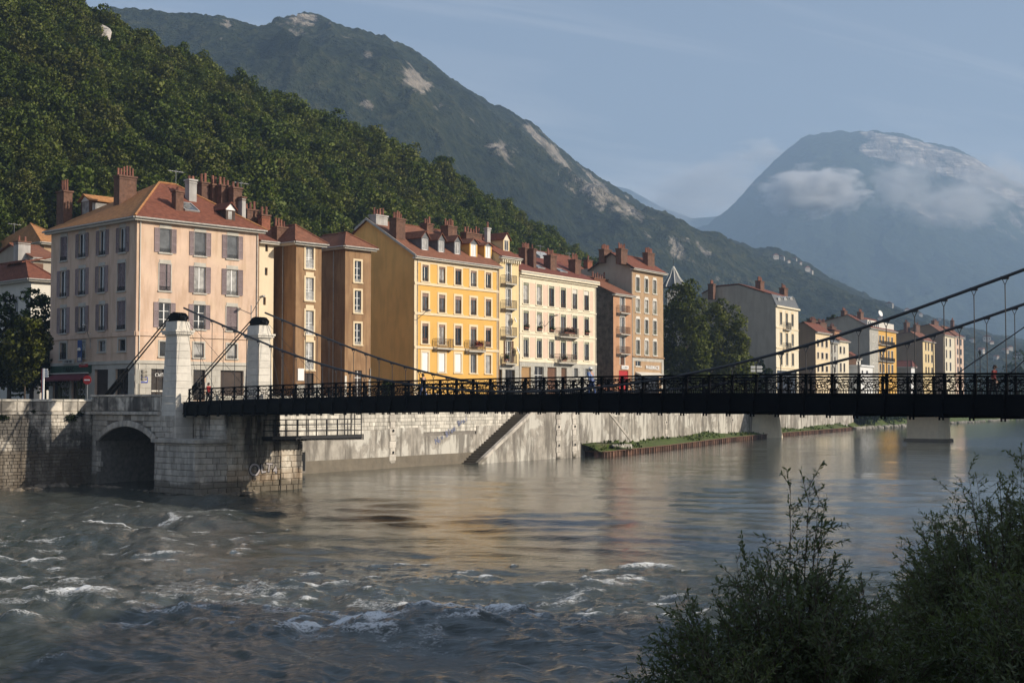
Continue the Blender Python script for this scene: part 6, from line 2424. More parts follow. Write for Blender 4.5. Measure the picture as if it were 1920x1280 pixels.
f.grid([(1192, 1199), (1208.3, 1215), (1224, 1230.5)], 535, [(519.5, 545.5), (559.7, 584.5), (597.5, 624), (637, 664)], 1192, tst, sur='offwhite', sw=.16, sill='offwhite', rail='greenvalance', rh=.8, head=.3)
u0, u1 = f.uv(1191.5, 680)[0], f.uv(1201.5, 680)[0]
f.win(u0, u1, f.uv(1192, 686)[1], f.uv(1192, 673.5)[1], frame='offwhite', pane='glassdark', sur=None, sill='offwhite')
f.opening(1190, 1236, 702, 745, 'shop_front', 'glassshop', bars=5)
h.walls('tan', 'greygable')
z = f.uv(1185, 668)[1]
f.band(-.02, h.W + .1, z - .1, z + .12, .2, 'brown')
facing(h.F, h.W, z - .2, 'stonewin') if False else None
f.band(0, .7, 0, z - .12, .05, 'stonewin', 'corner_stone')
f.band(h.W - .8, h.W, 0, z - .12, .05, 'stonewin', 'corner_stone')
f.band(.7, h.W - .8, z - .7, z - .12, .04, 'stonewin', 'frieze')
yr, zr = h.gat(1147, 475.5)
h.D = 2 * yr
h.gable_roof(yr, zr, 'tilered', 'greygable', .45, .7)
mb = MB(); mb.prism([(-.5, -.7, h.H - .55), (-.5, yr, zr - .05), (-.5, yr, zr + .2), (-.5, -.7, h.H - .25)], (.1, 0, 0)); mb.prism([(-.5, yr, zr - .05), (-.5, 2 * yr + .7, h.H - .55), (-.5, 2 * yr + .7, h.H - .25), (-.5, yr, zr + .2)], (.1, 0, 0))
mb.build('bargeboard', M['darkwood'], h.e)
h.chimney(1122, 1147, 465.5, 480, yr + 1.5, 1.0, 7, wx=2.6)
h.chimney(1155, 1176, 464.5, 482, yr - 2.5, 1.0, 6, wx=2.3)
h.chimney(1204, 1228, 472, 488, yr - 2.2, 1.0, 7, wx=2.6)
h.pipe(.1, 0, h.H - .3, 'gutter')
up, zp = f.uv(1222.5, 689.5)
ltr = text_obj('lettering', 'PHARMACIE', .95, M['white'], h.e, f.M @ Vector((up, -.12, zp)), (math.pi / 2, 0, 0), .04, bold=.012)
mb = MB()
ua, ub2 = f.uv(1191, 700)[0], f.uv(1236, 700)[0]
za = f.uv(1191, 698)[1]
mb.prism([(ua, -.05, za + .1), (ua, -1.1, za - .35), (ua, -1.1, za - .6), (ua, -.05, za - .2)], (ub2 - ua, 0, 0))
inst('awning', mb.mesh('awning', M['offwhite']), h.e)

# ------------------------------------------------------------------ grey gable house with mansard
h = House('town_house', 'cream house with a slate mansard and a huge blank grey gable beyond the trees', 1455, 640, 297, 30, 1496.5, 26, 0, 575)
f = h.F
f.grid([(1462, 1466.3), (1472.7, 1477), (1483.6, 1487.8)], 595, [(585, 608.6), (623, 646.4), (660, 684)], 1462, lambda i, j: dict(pane=pick(i, j, ['glassdark', 'glassgrey'])), frame='greyframe', sur='trim', sw=.22, sill='ivory', head=.3)
for yt, yb in ((604, 617), (642, 655)):
    f.balcony(1471, 1481, yt, yb, 'iron', .8)
f.opening(1457, 1494, 694, 745, 'shop_front', 'glassshop', bars=4)
h.walls('ivory', 'greygable')
for y in (614, 652, 689):
    z = f.uv(1456, y)[1]
    f.band(-.02, h.W + .02, z - .1, z + .15, .12, 'trim')
f.band(-.2, h.W + .2, h.H, h.H + .35, .45, 'ivory', 'cornice')
pg = [h.gat(px, py) for px, py in ((1455, 573), (1447, 553.5), (1385, 534), (1343, 538), (1316, 551))]
pg = [(max(0, y), z) for y, z in pg]
h.D = pg[-1][0]
mb = MB(); mb.prism([(0, 0, h.H)] + [(0, y, z) for y, z in pg[1:]] + [(0, h.D, h.H)], (.3, 0, 0))
mb.build('gable', M['greygable'], h.e)
mb = MB()
ms_ = [(-.1, h.H + .35), (pg[1][0], pg[1][1] + .1), (pg[2][0], pg[2][1] + .1), (pg[3][0], pg[3][1] + .1), (h.D, pg[4][1])]
for (ya, za), (yb_, zb_) in zip(ms_, ms_[1:]):
    mb.add([(-.2, ya, za), (h.W + .2, ya, za), (h.W + .2, yb_, zb_), (-.2, yb_, zb_), (-.2, ya, za + .2), (h.W + .2, ya, za + .2), (h.W + .2, yb_, zb_ + .2), (-.2, yb_, zb_ + .2)], [(0, 3, 2, 1), (4, 5, 6, 7), (0, 1, 5, 4), (1, 2, 6, 5), (2, 3, 7, 6), (3, 0, 4, 7)])
mb.mi[:6] = [1] * 6
mb.build('roof', [M['tilered'], M['slate']], h.e)
h.ky = (1.6, 2.5, h.H + 4.2, h.H - .2, -.2)
for a, b in ((1459, 1464.5), (1470, 1476), (1481, 1487)):
    h.dormer(a, b, 559, 570, 556.5, -.2, mw='slate', mr='zinc', fr='white', pane='curtain', depth=2.0, gfront='zinc')
h.chimney(1328, 1341, 531, 551, 20.0 if h.D > 21 else h.D - 3, 1.2, 4, wx=1.5)
h.chimney(1416, 1433, 525, 549, 5.5, 1.2, 7, wx=2.4)
h.chimney(1460, 1478, 538, 556, 4.2, 1.2, 7, wx=2.4)

# ------------------------------------------------------------------ far houses along the quay
def far_house(label, px, Y, th, x1, eave, D, cols, rows, mf, mg, apex, mroof, chims=(), frame='shutterdark', pane='glassdark', sur=None, fn=None, yr=None, left=True):
    h = House('town_house', label, px, eave, Y, th, x1, D, 0, eave)
    if cols:
        h.F.grid(cols, rows[0][0], rows, px + 1, fn or (lambda i, j: dict(pane=pick(i, j, [pane, 'glassgrey', pane]))), frame=frame, sur=sur, sw=.14, sill='offwhite')
    h.walls(mf, mg, left)
    if yr is None:
        yr, zr = h.gat(*apex)
    else:
        zr = h.at(apex[0], apex[1], yr)[1]
    yr = min(max(yr, 2.5), 14)
    h.D = max(h.D, yr + 3)
    h.gable_roof(yr, max(zr, h.H + 1.2), mroof, mg, .35, .5)
    for c in chims: h.chimney(*c[:5], dp=1.1, pots=c[5], wx=c[6] if len(c) > 6 else None)
    return h


far_house('low orange house with a bright tiled roof and shuttered windows next to the mansard house', 1529, 333, 30, 1556, 620, 14, [(1531.8, 1535.2), (1539.5, 1543.5), (1547.6, 1551.6)], [(636, 649), (660, 671.5), (685, 696)], 'trim', 'browngable', (1508, 605), 'tilered',
          [(1518, 1530, 600, 612, 5.5, 5), (1534, 1546, 604, 614, 3.5, 5)], sur='offwhite')
far_house('slim grey house with dark window columns between two cream houses', 1556.5, 350, 30, 1570.5, 640, 12, [(1558.5, 1561), (1564, 1566.5)], [(646, 660), (668, 680), (687, 698)], 'greybase', 'greybase', (1560, 625), 'slate', [(1556, 1564, 612, 622, 5, 3)], yr=5)
h = far_house('cream house with red shutters and a small red attic storey on top', 1571, 362, 30, 1591, 637, 12, [(1574, 1577.5), (1581, 1584)], [(649, 662), (680, 697)], 'ivory', 'ivory', (1575, 626), 'tilebrown', [], yr=5, sur='offwhite')
mb = MB(); mb.box(.5, 4.8, 1.0, 5, h.H - .2, h.H + 2.4)
at_ = mb.build('attic', M['salmon'], h.e)
mb = MB(); mb.prism([(0, .6, h.H + 2.4), (0, .6, h.H + 2.6), (0, 5, h.H + 3.8), (0, 5, h.H + 3.5)], (5.3, 0, 0))
inst('attic_roof', mb.mesh('attic_roof', M['tilered']), at_)
mb = MB()
for x in (1.2, 2.5, 3.8): mb.box(x, x + .5, .93, .99, h.H + .2, h.H + 1.9)
inst('shutter', mb.mesh('shutter', M['shutterdark']), at_)
h = far_house('big house with blank dark grey gable, grey and yellow front and crowded chimneys', 1630, 402, 30, 1680, 613, 22, [(1635.5, 1638.5), (1641.5, 1644.5), (1648, 1651.5), (1654, 1657.5), (1664, 1667.5), (1670.5, 1674)], [(626, 640), (653, 673), (680, 697)], 'yellow', 'greygable', (1589, 590.5), 'tilered',
              [(1575, 1590, 581, 592, 9, 8, 3), (1604, 1622, 583, 596, 4.5, 8, 3)], frame='white', sur='offwhite')
z_ = h.H
u1 = h.F.uv(1647, 640)[0]
h.F.band(0, u1, 0, z_, .03, 'greybase', 'grey_front')
for yy in (676, 645):
    u = h.F.uv(1655, yy)[0]
    h.F.balcony(1649, 1676, yy - 7, yy, 'iron', .8)
mb = MB(); mb.box(.3, h.W - .3, .6, 4, z_, z_ + 2.2)
at_ = mb.build('attic', M['offwhite'], h.e)
mb = MB()
for i in range(6): mb.box(1 + i * 2.0, 2.0 + i * 2.0, .52, .59, z_ + .4, z_ + 1.7)
inst('pane', mb.mesh('pane', M['glassdark']), at_)
far_house('brown gabled house with a pale yellow front, farther along the quay', 1730, 476, 29, 1752, 637, 20, [(1734.5, 1737), (1739.5, 1742), (1745.5, 1748.5)], [(641.5, 656), (663, 678), (687, 699)], 'palecream', 'browngable', (1707, 622), 'tilebrown', [(1715, 1722, 608, 622, 6, 3), (1697, 1703, 604, 620, 9, 3)])
far_house('tall brown gabled house with a narrow cream front behind dark masts', 1769, 505, 29, 1790, 626, 24, [(1773, 1775.5), (1780, 1783)], [(633, 648), (655, 670), (678, 694)], 'ivory', 'browngable', (1742, 608), 'tilebrown', [(1749, 1757, 601, 616, 6, 4), (1780, 1791, 599, 625, 3, 4, 2.0)])
far_house('rose house with rounded balconies at the far end of the row', 1791, 522, 29, 1806, 629, 16, [(1794, 1797), (1800, 1803)], [(634, 646), (653, 664), (670, 681), (687, 698)], 'rose', 'greygable', (1790, 617), 'tilebrown', [], yr=5, left=True)
# white kiosk and red-roofed hut near the quay
h = House('kiosk', 'small white flat-roofed kiosk on the quay in front of the grey gable', 1613, 690, 372, 30, 1636, 6, 0, 686.5, cat='kiosk')
h.F.grid([(1615.5, 1618.5), (1624, 1627.5)], 694, [(694, 700)], 1614, dict(pane='glassdark'), frame='woodframe', sill=None)
h.walls('white')
mb = MB(); mb.box(-.3, h.W + .3, -.4, 6.3, h.H, h.H + .4); mb.build('roof', M['white'], h.e)
h = House('hut', 'small hut with a red roof and white gable on the quay beside the masts', 1708.5, 690, 440, 29, 1717, 9, 0, 688, cat='hut')
h.walls('white', 'greygable')
h.hip_roof(h.at(1700, 677.5, 3)[1], 'tiledark', .4, None, (h.W / 2, .5), (h.W / 2, 8))
h = House('house', 'small house with a red roof against the foot of the grey gable', 1606, 680, 380, 30, 1613.5, 5, 0, 671)
h.walls('offwhite', 'salmon')
h.gable_roof(2.5, h.H + 1.6, 'tilered', 'salmon', .3, .4)

# ------------------------------------------------------------------ houses at the left edge
h = House('house', 'house with a wide orange hipped roof behind the dark trees at the left edge', 82, 470, 196, 44, 130, 16, 0, 456)
h.walls('tan', 'tan')
xr, zr = h.at(70, 424, 8)
h.hip_roof(zr, 'tileorange', .9, None, (h.W / 2 - .5, 7), (h.W / 2 + .5, 9))
h.antenna(27, 418, 455, 10)
h = House('house', 'grey house with a maroon roof and a broad rubble chimney at the left edge', 62, 520, 178, 44, 110, 14, 0, 482)
h.walls('greygable', 'greygable')
h.gable_roof(6, h.at(55, 462, 6)[1], 'tilebrown', 'greygable', .4, .6)
h.chimney(30, 53, 452, 486, 2.0, 1.3, 2, m='chimgrey')
h = House('house', 'white house with a red roof and wooden loggia partly hidden by the dark tree', 58, 560, 166, 44, 96, 17, 0, 524)
g = h.G
for a, b in ((6, 14), (26, 34)):
    u0, u1 = g.uv(a, 560)[0], g.uv(b, 560)[0]
    g.win(u0, u1, g.uv(b, 585)[1], g.uv(b, 555)[1], pane='glassdark', frame='white')
h.walls('offwhite', 'offwhite')
xr, zr = h.at(50, 494, 6)
h.hip_roof(zr, 'tilered', .7, None, (h.W / 2, 4), (h.W / 2, 11))
y_, z_ = h.gat(38, 505, 1.5)
mb = MB(); mb.box(0, 2.5, -2.0, 2.0, -1.0, .7)
lg = mb.build('loggia', M['shutterdark'], h.e, loc=(1.0, min(y_, 14), z_))
mb = MB(); mb.prism([(-.5, -2.4, .6), (-.5, -2.4, .75), (3.2, -2.4, 1.6), (3.2, -2.4, 1.4)], (0, 4.8, 0))
inst('loggia_roof', mb.mesh('loggia_roof', M['tilered']), lg)

# ------------------------------------------------------------------ church spire behind the quay trees
sp_ = at_y(1263, 540, 420)
ch = empty('church_tower', (sp_.x, sp_.y, GZ))
tag(ch, 'slim dark slate church spire with white ribs rising above the quay tree', 'church tower')
mb = MB(); mb.box(-2.2, 2.2, -2.2, 2.2, 0, 35); mb.build('tower', M['stonewin'], ch)
zt, zb0 = CAMZ + (758 - 499) / F * 420 - GZ, CAMZ + (758 - 531) / F * 420 - GZ
prof = [(3.7, zb0 - 1.2), (2.9, zb0 + .3), (1.7, zb0 + (zt - zb0) * .38), (.75, zb0 + (zt - zb0) * .75), (.05, zt)]
mb = MB(); mb.lathe(prof, 8); mb.build('spire', M['slate'], ch)
for i in range(8):
    a = 2 * math.pi * i / 8
    mb = MB()
    mb.path([((r + .04) * math.cos(a), (r + .04) * math.sin(a), z) for r, z in prof], .16, 5)
    mb.build('spire_rib', M['offwhite'], ch)
mb = MB(); mb.tube((0, 0, zt - .1), (0, 0, zt + 2.4), .06, 5); mb.build('finial', M['iron'], ch)

# ================================================================== NEAR-BANK HOUSES (outside the frame; they shade the near bank)
for i, (y0, L, hh, wm, lb) in enumerate(((-34, 20, 27, 'ivory', 'ivory apartment house on the near bank beside the willows'), (-13.6, 22, 29, 'tan', 'tan apartment house on the near bank beside the ivory one'), (9, 24, 28, 'palecream', 'pale yellow apartment house on the near bank by the bridge'))):
    e = empty('near_bank_house', (42, y0, 6.0), 0)
    tag(e, lb, 'house')
    mb = MB(); mb.box(0, 14, 0, L, 0, hh - 6); mb.build('wall', M[wm], e)
    mb = MB(); mb.prism([(-.6, -.2, hh - 6), (14.6, -.2, hh - 6), (7, -.2, hh - 2.5)], (0, L + .4, 0)); mb.build('roof', M['tilered'], e)
    wme = cached(('nbw',), lambda: MB().box(-.06, .05, -.6, .6, 0, 1.9).mesh('window', M['glassdark']))
    for a in range(5):
        for b in range(6):
            inst('window', wme, e, (-.03, L * (a + .5) / 5, 1.2 + b * 3.4))

# ================================================================== TREES
def tree(name, label, px, Y, ztop, rx, zbase, m, shape='column', nb=60, nl=7000, size=.42, seed=1, gz=GZ, group=None, br=.30, trunk=.28, squash=1.0):
    p = at_y(px, 700, Y)
    t = inst(name, trunk_mesh('trunk', max(2.5, (ztop - gz) * .55), trunk, M['bark'], 6, seed, rx * .5), None, (p.x, p.y, gz))
    tag(t, label, 'tree', group)
    rz = (ztop - zbase) / 2
    cm = crown('crown', seed, rx, rz, m, nb, nl, size, shape, br, squash)
    inst('crown', cm, t, (0, 0, zbase - gz))
    return t


tree('poplar', 'tall dense tree on the quay between the tan house and the spire', 1286, 258, 32.0, 5.7, 8.0, M['leafquay'], 'dome', 130, 24000, .36, 41, br=.24)
tree('poplar', 'broad dark tree on the quay in front of the blank grey gable', 1352, 276, 30.4, 6.2, 8.0, M['leafquay'], 'dome', 130, 24000, .38, 42, br=.22)
tree('quay_tree', 'lower rounded tree on the quay just left of the cream mansard house', 1386, 280, 22.0, 3.8, 8.5, M['leafquay'], 'dome', 70, 10000, .38, 43)
tree('quay_tree', 'small light green tree at the corner of the cream mansard house', 1424, 288, 16.9, 2.6, 8.8, M['leafbank'], 'round', 24, 3000, .40, 44)
tree('quay_tree', 'young round tree on the quay between the signpost and the white house', 47, 137, 16.6, 2.55, 9.6, M['leafquay'], 'spread', 40, 5200, .30, 45, br=.3, trunk=.11)
tree('dark_tree', 'tall dark tree filling the gap left of the pink house', 60, 156, 23.2, 3.3, 8.0, M['leafdark'], 'column', 50, 5200, .36, 46)
tree('dark_tree', 'dark leaning tree in front of the white house at the left edge', 18, 150, 20.6, 2.9, 8.0, M['leafdark'], 'column', 40, 3600, .36, 47)
tree('quay_tree', 'light green tree cut by the left edge of the view', -8, 139, 13.0, 2.2, 7.8, M['leafquay'], 'round', 24, 2600, .32, 48)
tree('dark_tree', 'dark low tree behind the signpost at the left edge', 84, 146, 14.5, 1.8, 7.6, M['leafdark'], 'round', 24, 2600, .34, 52)
tree('cedar', 'blue green cedar behind the second brown tower', 668, 196, 32.5, 3.0, 24.0, M['leafcedar'], 'spread', 30, 2400, .40, 49, gz=14, squash=1)
tree('conifer', 'small dark conifer at the foot of the yellow gable', 727, 166, 11.6, 1.15, 7.6, M['leafdark'], 'cone', 20, 1500, .26, 50)
for i, (px, Y, zt, rx) in enumerate(((1502, 400, 32, 4.2), (1522, 410, 34, 4.8), (1543, 415, 35, 4.6), (1561, 420, 35, 4.6), (1577, 430, 36, 4.2))):
    tree('distant_tree', 'light green tree rising behind the orange house far along the quay', px, Y, zt, rx, 16, M['leafbank'], 'round', 18, 1300, .65, 60 + i, group='trees behind the far orange house')
for i, (px, Y, w, hgt) in enumerate(((1616, 372, 3.2, 4.4), (1632, 380, 3.0, 5.6), (1648, 392, 3.4, 6.0), (1664, 404, 3.4, 5.8), (1680, 418, 3.6, 5.2), (1696, 430, 3.4, 5.0), (1792, 520, 4.2, 5.0), (1812, 545, 4.2, 4.8), (1834, 565, 4.4, 4.6), (1856, 590, 4.6, 4.6), (1880, 640, 5, 5))):
    p = at_y(px, 780, Y)
    cm = crown('shrub', 80 + i, w, hgt / 2, M['leafbank'], 22, 1500, .55, 'round', .4)
    o = inst('bank_shrub', cm, None, (p.x, p.y, 2.0))
    tag(o, 'bushy green shrub on the stony bank upstream', 'shrub', 'shrubs on the far stony bank')
# woodland and park trees on the far right bank
for i, (px, Y, zt, rx) in enumerate(((1898, 700, 30, 9), (1925, 690, 36, 10), (1880, 760, 24, 8), (1950, 680, 30, 9), (1862, 820, 20, 8), (1840, 880, 19, 8), (1822, 900, 20, 8))):
    tree('distant_tree', 'dark hazy tree on the far bank at the right edge', px, Y, zt, rx, 8, M['leafdark'], 'round', 20, 1300, 1.2, 110 + i, group='hazy trees at the right edge of the far bank')


# ---- willows in the foreground
def willow(label, px, Y, ztop, gz, rmax, hmax_pow, nstem, seed, leaf=.09, lean=(0, 0), dens=1.15, spire=0, soff=0.0):
    rg = np.random.RandomState(seed)
    p = at_y(px, 1200, Y)
    H = ztop - gz
    C, D, T = [], [], MB()
    for i in range(nstem):
        r = rmax * math.sqrt(rg.rand())
        if i < spire: r = rg.uniform(0, .22) * rmax
        a = rg.uniform(0, 2 * math.pi)
        hh = H * (1 - (r / rmax) ** hmax_pow * .62) * rg.uniform(.78, 1.0)
        hh *= .84 if spire else 1
        if i < spire: hh = H * rg.uniform(.80, 1.02)
        tip = np.array([math.cos(a) * r + (soff if i < spire else 0) + lean[0] * hh / H, math.sin(a) * r + lean[1] * hh / H, hh])
        base = np.array([math.cos(a) * r * .15, math.sin(a) * r * .15, 0])
        mid = base * .5 + tip * np.array([.38, .38, .55])
        q = lambda t: (1 - t) ** 2 * base + 2 * t * (1 - t) * mid + t * t * tip
        pts = [q(t) for t in np.linspace(0, 1, 7)]
        for k in range(6):
            T.tube(pts[k], pts[k + 1], .028 * (1 - k / 6.5), 4, .028 * (1 - (k + 1) / 6.5), cap=False)
        ntw = int(24 * dens)
        for j in range(ntw):
            t = .22 + .78 * (j + rg.rand()) / ntw
            o = q(t)
            dr = q(min(1, t + .03)) - q(t - .03)
            dr /= np.linalg.norm(dr)
            d = dr * .75 + rg.normal(0, .62, 3) + np.array([0, 0, .12])
            d /= np.linalg.norm(d)
            L = rg.uniform(.30, .75) * (1.05 - .45 * t)
            e = o + d * L + np.array([0, 0, -.10 * L])
            T.tube(o, e, .006, 3, .002, cap=False)
            nlv = int(L * 46)
            for k in range(nlv):
                s = .12 + .9 * (k + rg.rand()) / nlv
                b = o + (e - o) * s
                ld = d * .8 + rg.normal(0, .55, 3) + np.array([0, 0, -.15])
                C.append(b + ld / np.linalg.norm(ld) * leaf * .5)
                D.append(ld)
    C, D = np.array(C), np.array(D)
    ctr = np.array([0, 0, H * .45])
    Nn = (C - ctr)
    Nn /= np.linalg.norm(Nn, axis=1)[:, None]
    Nn = Nn + .6 * rg.normal(size=Nn.shape)
    Nn /= np.linalg.norm(Nn, axis=1)[:, None]
    o = T.build('willow', M['bark'], None, loc=(p.x, p.y, gz))
    tag(o, label, 'bush')
    n = len(C)
    sz = leaf * (0.65 + .7 * rg.rand(n))[:, None]
    d = D / np.linalg.norm(D, axis=1)[:, None]
    tt = np.cross(Nn, d)
    tt /= np.linalg.norm(tt, axis=1)[:, None] + 1e-9
    w = sz * .15
    v = np.stack([C - d * sz * .5, C + tt * w + d * sz * .02, C + d * sz * .5, C - tt * w + d * sz * .02], 1).reshape(-1, 3)
    me = np_mesh('leaves', v, np.arange(4 * n).reshape(-1, 4), M['leafwillow'], False)
    attr(me, 'rnd', rg.rand(n), 'FACE')
    lv = inst('leaves', me, o)
    lv['kind'] = 'stuff'
    return n


nw = 0
nw += willow('loose willow bush with a pointed top in the foreground by the water', 1482, 17.0, 6.6, 1.5, 2.35, 2.4, 330, 5, spire=4, leaf=.074, soff=.38, dens=1.45)
nw += willow('low spreading willow at the foot of the pointed bush', 1400, 15.5, 4.9, 1.6, 2.0, 1.2, 150, 6, leaf=.074, dens=1.4)
nw += willow('tall dark willow rising at the right edge of the view', 1900, 22.5, 7.1, 1.4, 2.5, 1.6, 260, 7, lean=(.2, 0), spire=0, leaf=.08, dens=1.3)
nw += willow('dark bushy willow below the tall one at the right edge', 1925, 15.5, 5.75, 1.6, 1.25, 1.6, 160, 8, leaf=.076, dens=1.4)
nw += willow('second dark willow reaching out over the water from the right', 1850, 24.5, 5.95, 1.2, 1.5, 1.5, 140, 9, lean=(-.75, .2), leaf=.08, dens=1.3)
nw += willow('dark willow in the bottom right corner', 1960, 17.0, 6.5, 1.6, 1.8, 1.5, 120, 10)
print('willow leaves', nw)

# ================================================================== CARS
def car_meshes():
    prof = [(-2.0, .35), (-2.05, .62), (-1.92, .86), (-1.15, .98), (-.72, 1.38), (.45, 1.45), (1.15, 1.40), (1.72, .98), (2.02, .88), (2.05, .45), (1.95, .32)]
    mb = MB()
    n = len(prof)
    L = [(x, -.84 + (.16 * max(0, z - .95) / .5), z) for x, z in prof]
    Rr = [(x, .84 - (.16 * max(0, z - .95) / .5), z) for x, z in prof]
    mb.add(L + Rr, [tuple(range(n)), tuple(range(n, 2 * n))[::-1]] + [(i, n + i, n + (i + 1) % n, (i + 1) % n) for i in range(n)])
    gl = MB()
    for sy in (-1, 1):
        y = sy * .80
        q = [(-1.0, y, 1.0), (.05, y, 1.0), (.05, y - sy * .11, 1.37), (-.66, y - sy * .11, 1.34)]
        gl.poly([(a, b + sy * .03, c) for a, b, c in q])
        q = [(.15, y, 1.0), (1.5, y, 1.0), (1.08, y - sy * .11, 1.34), (.15, y - sy * .11, 1.38)]
        gl.poly([(a, b + sy * .03, c) for a, b, c in q])
    gl.poly([(-1.13, -.70, 1.0), (-1.13, .70, 1.0), (-.75, .62, 1.36), (-.75, -.62, 1.36)])
    gl.poly([(1.70, -.70, 1.0), (1.70, .70, 1.0), (1.2, .62, 1.39), (1.2, -.62, 1.39)])
    wh = MB(); wh.tube((0, -.1, 0), (0, .1, 0), .31, 14)
    ri = MB(); ri.tube((0, -.11, 0), (0, .11, 0), .19, 10)
    hl = MB(); hl.box(-.05, .05, -.18, .18, -.07, .07)
    return mb, gl.mesh('windows', M['glassdark']), wh.mesh('wheel', M['rubber']), ri.mesh('rim', M['zinc']), hl


CB_, CG, CW, CRm, CH = car_meshes()
CHm, CTm = CH.mesh('headlight', M['offwhite']), CH.mesh('tail_light', M['red'])
cc_ = {'white': (0.72, 0.72, 0.70), 'silver': (0.42, 0.43, 0.44), 'red': (0.38, 0.03, 0.025), 'dark blue': (0.02, 0.035, 0.10), 'black': (0.015, 0.015, 0.016), 'beige': (0.45, 0.38, 0.27), 'grey': (0.16, 0.165, 0.17)}
cbm = {k: CB_.mesh('body', mat('car_paint_' + k.replace(' ', '_'), v, rough=.25, var=.03, spec=.5)) for k, v in cc_.items()}
P, d, L, a = SEG[0]
P1, d1, L1, a1 = SEG[1]
def on_quay(seg, u, inl):
    P_, d_, L_, a_ = SEG[seg]
    return P_ + d_ * u + Vector((-d_.y, d_.x, 0)) * inl
for seg, u, colr, what in ((0, 38, 'silver', 'at the foot of the yellow house'), (0, 43.4, 'white', 'at the foot of the yellow house'), (0, 48.6, 'red', 'near the narrow pale yellow house'), (0, 54.0, 'white', 'in front of the ivory house shops'), (0, 59.2, 'dark blue', 'in front of the ivory house'),
                           (1, 1.0, 'beige', 'in front of the ivory house'), (1, 6.4, 'silver', 'by the end of the ivory house'), (1, 14, 'white', 'by the orange narrow house'), (1, 20, 'grey', 'by the pharmacy'), (1, 48, 'white', 'under the quay trees'), (2, 8, 'black', 'under the quay trees')):
    p = on_quay(seg, u, 2.2)
    c = inst('parked_car', cbm[colr], None, (p.x, p.y, GZ + .12), SEG[seg][3])
    tag(c, '%s car parked along the quay %s' % (colr, what), 'car', 'cars parked along the quay')
    inst('windows', CG, c)
    for x in (-1.28, 1.32):
        for y in (-.76, .76):
            w = inst('wheel', CW, c, (x, y, .31))
            inst('rim', CRm, w)
    for y in (-.6, .6):
        inst('headlight', CHm, c, (-1.98, y, .74))
        inst('tail_light', CTm, c, (2.01, y, .78))

# ================================================================== PEOPLE
def skin_obj(name, V, E, Rad, m, parent, sub=1, root=0):
    me = bpy.data.meshes.new(name)
    me.from_pydata(V, E, [])
    o = bpy.data.objects.new(name, me)
    COL.objects.link(o)
    sk = o.modifiers.new('skin', 'SKIN')
    for i, v in enumerate(me.skin_vertices[0].data):
        r = Rad[i]
        v.radius = (r, r) if isinstance(r, (int, float)) else r
        v.use_root = (i == root)
    ss = o.modifiers.new('sub', 'SUBSURF')
    ss.levels = sub
    ss.render_levels = sub
    dg = bpy.context.evaluated_depsgraph_get()
    m2 = bpy.data.meshes.new_from_object(o.evaluated_get(dg))
    bpy.data.objects.remove(o)
    m2.materials.clear()
    m2.materials.append(m)
    m2.polygons.foreach_set('use_smooth', [True] * len(m2.polygons))
    return inst(name, m2, parent)


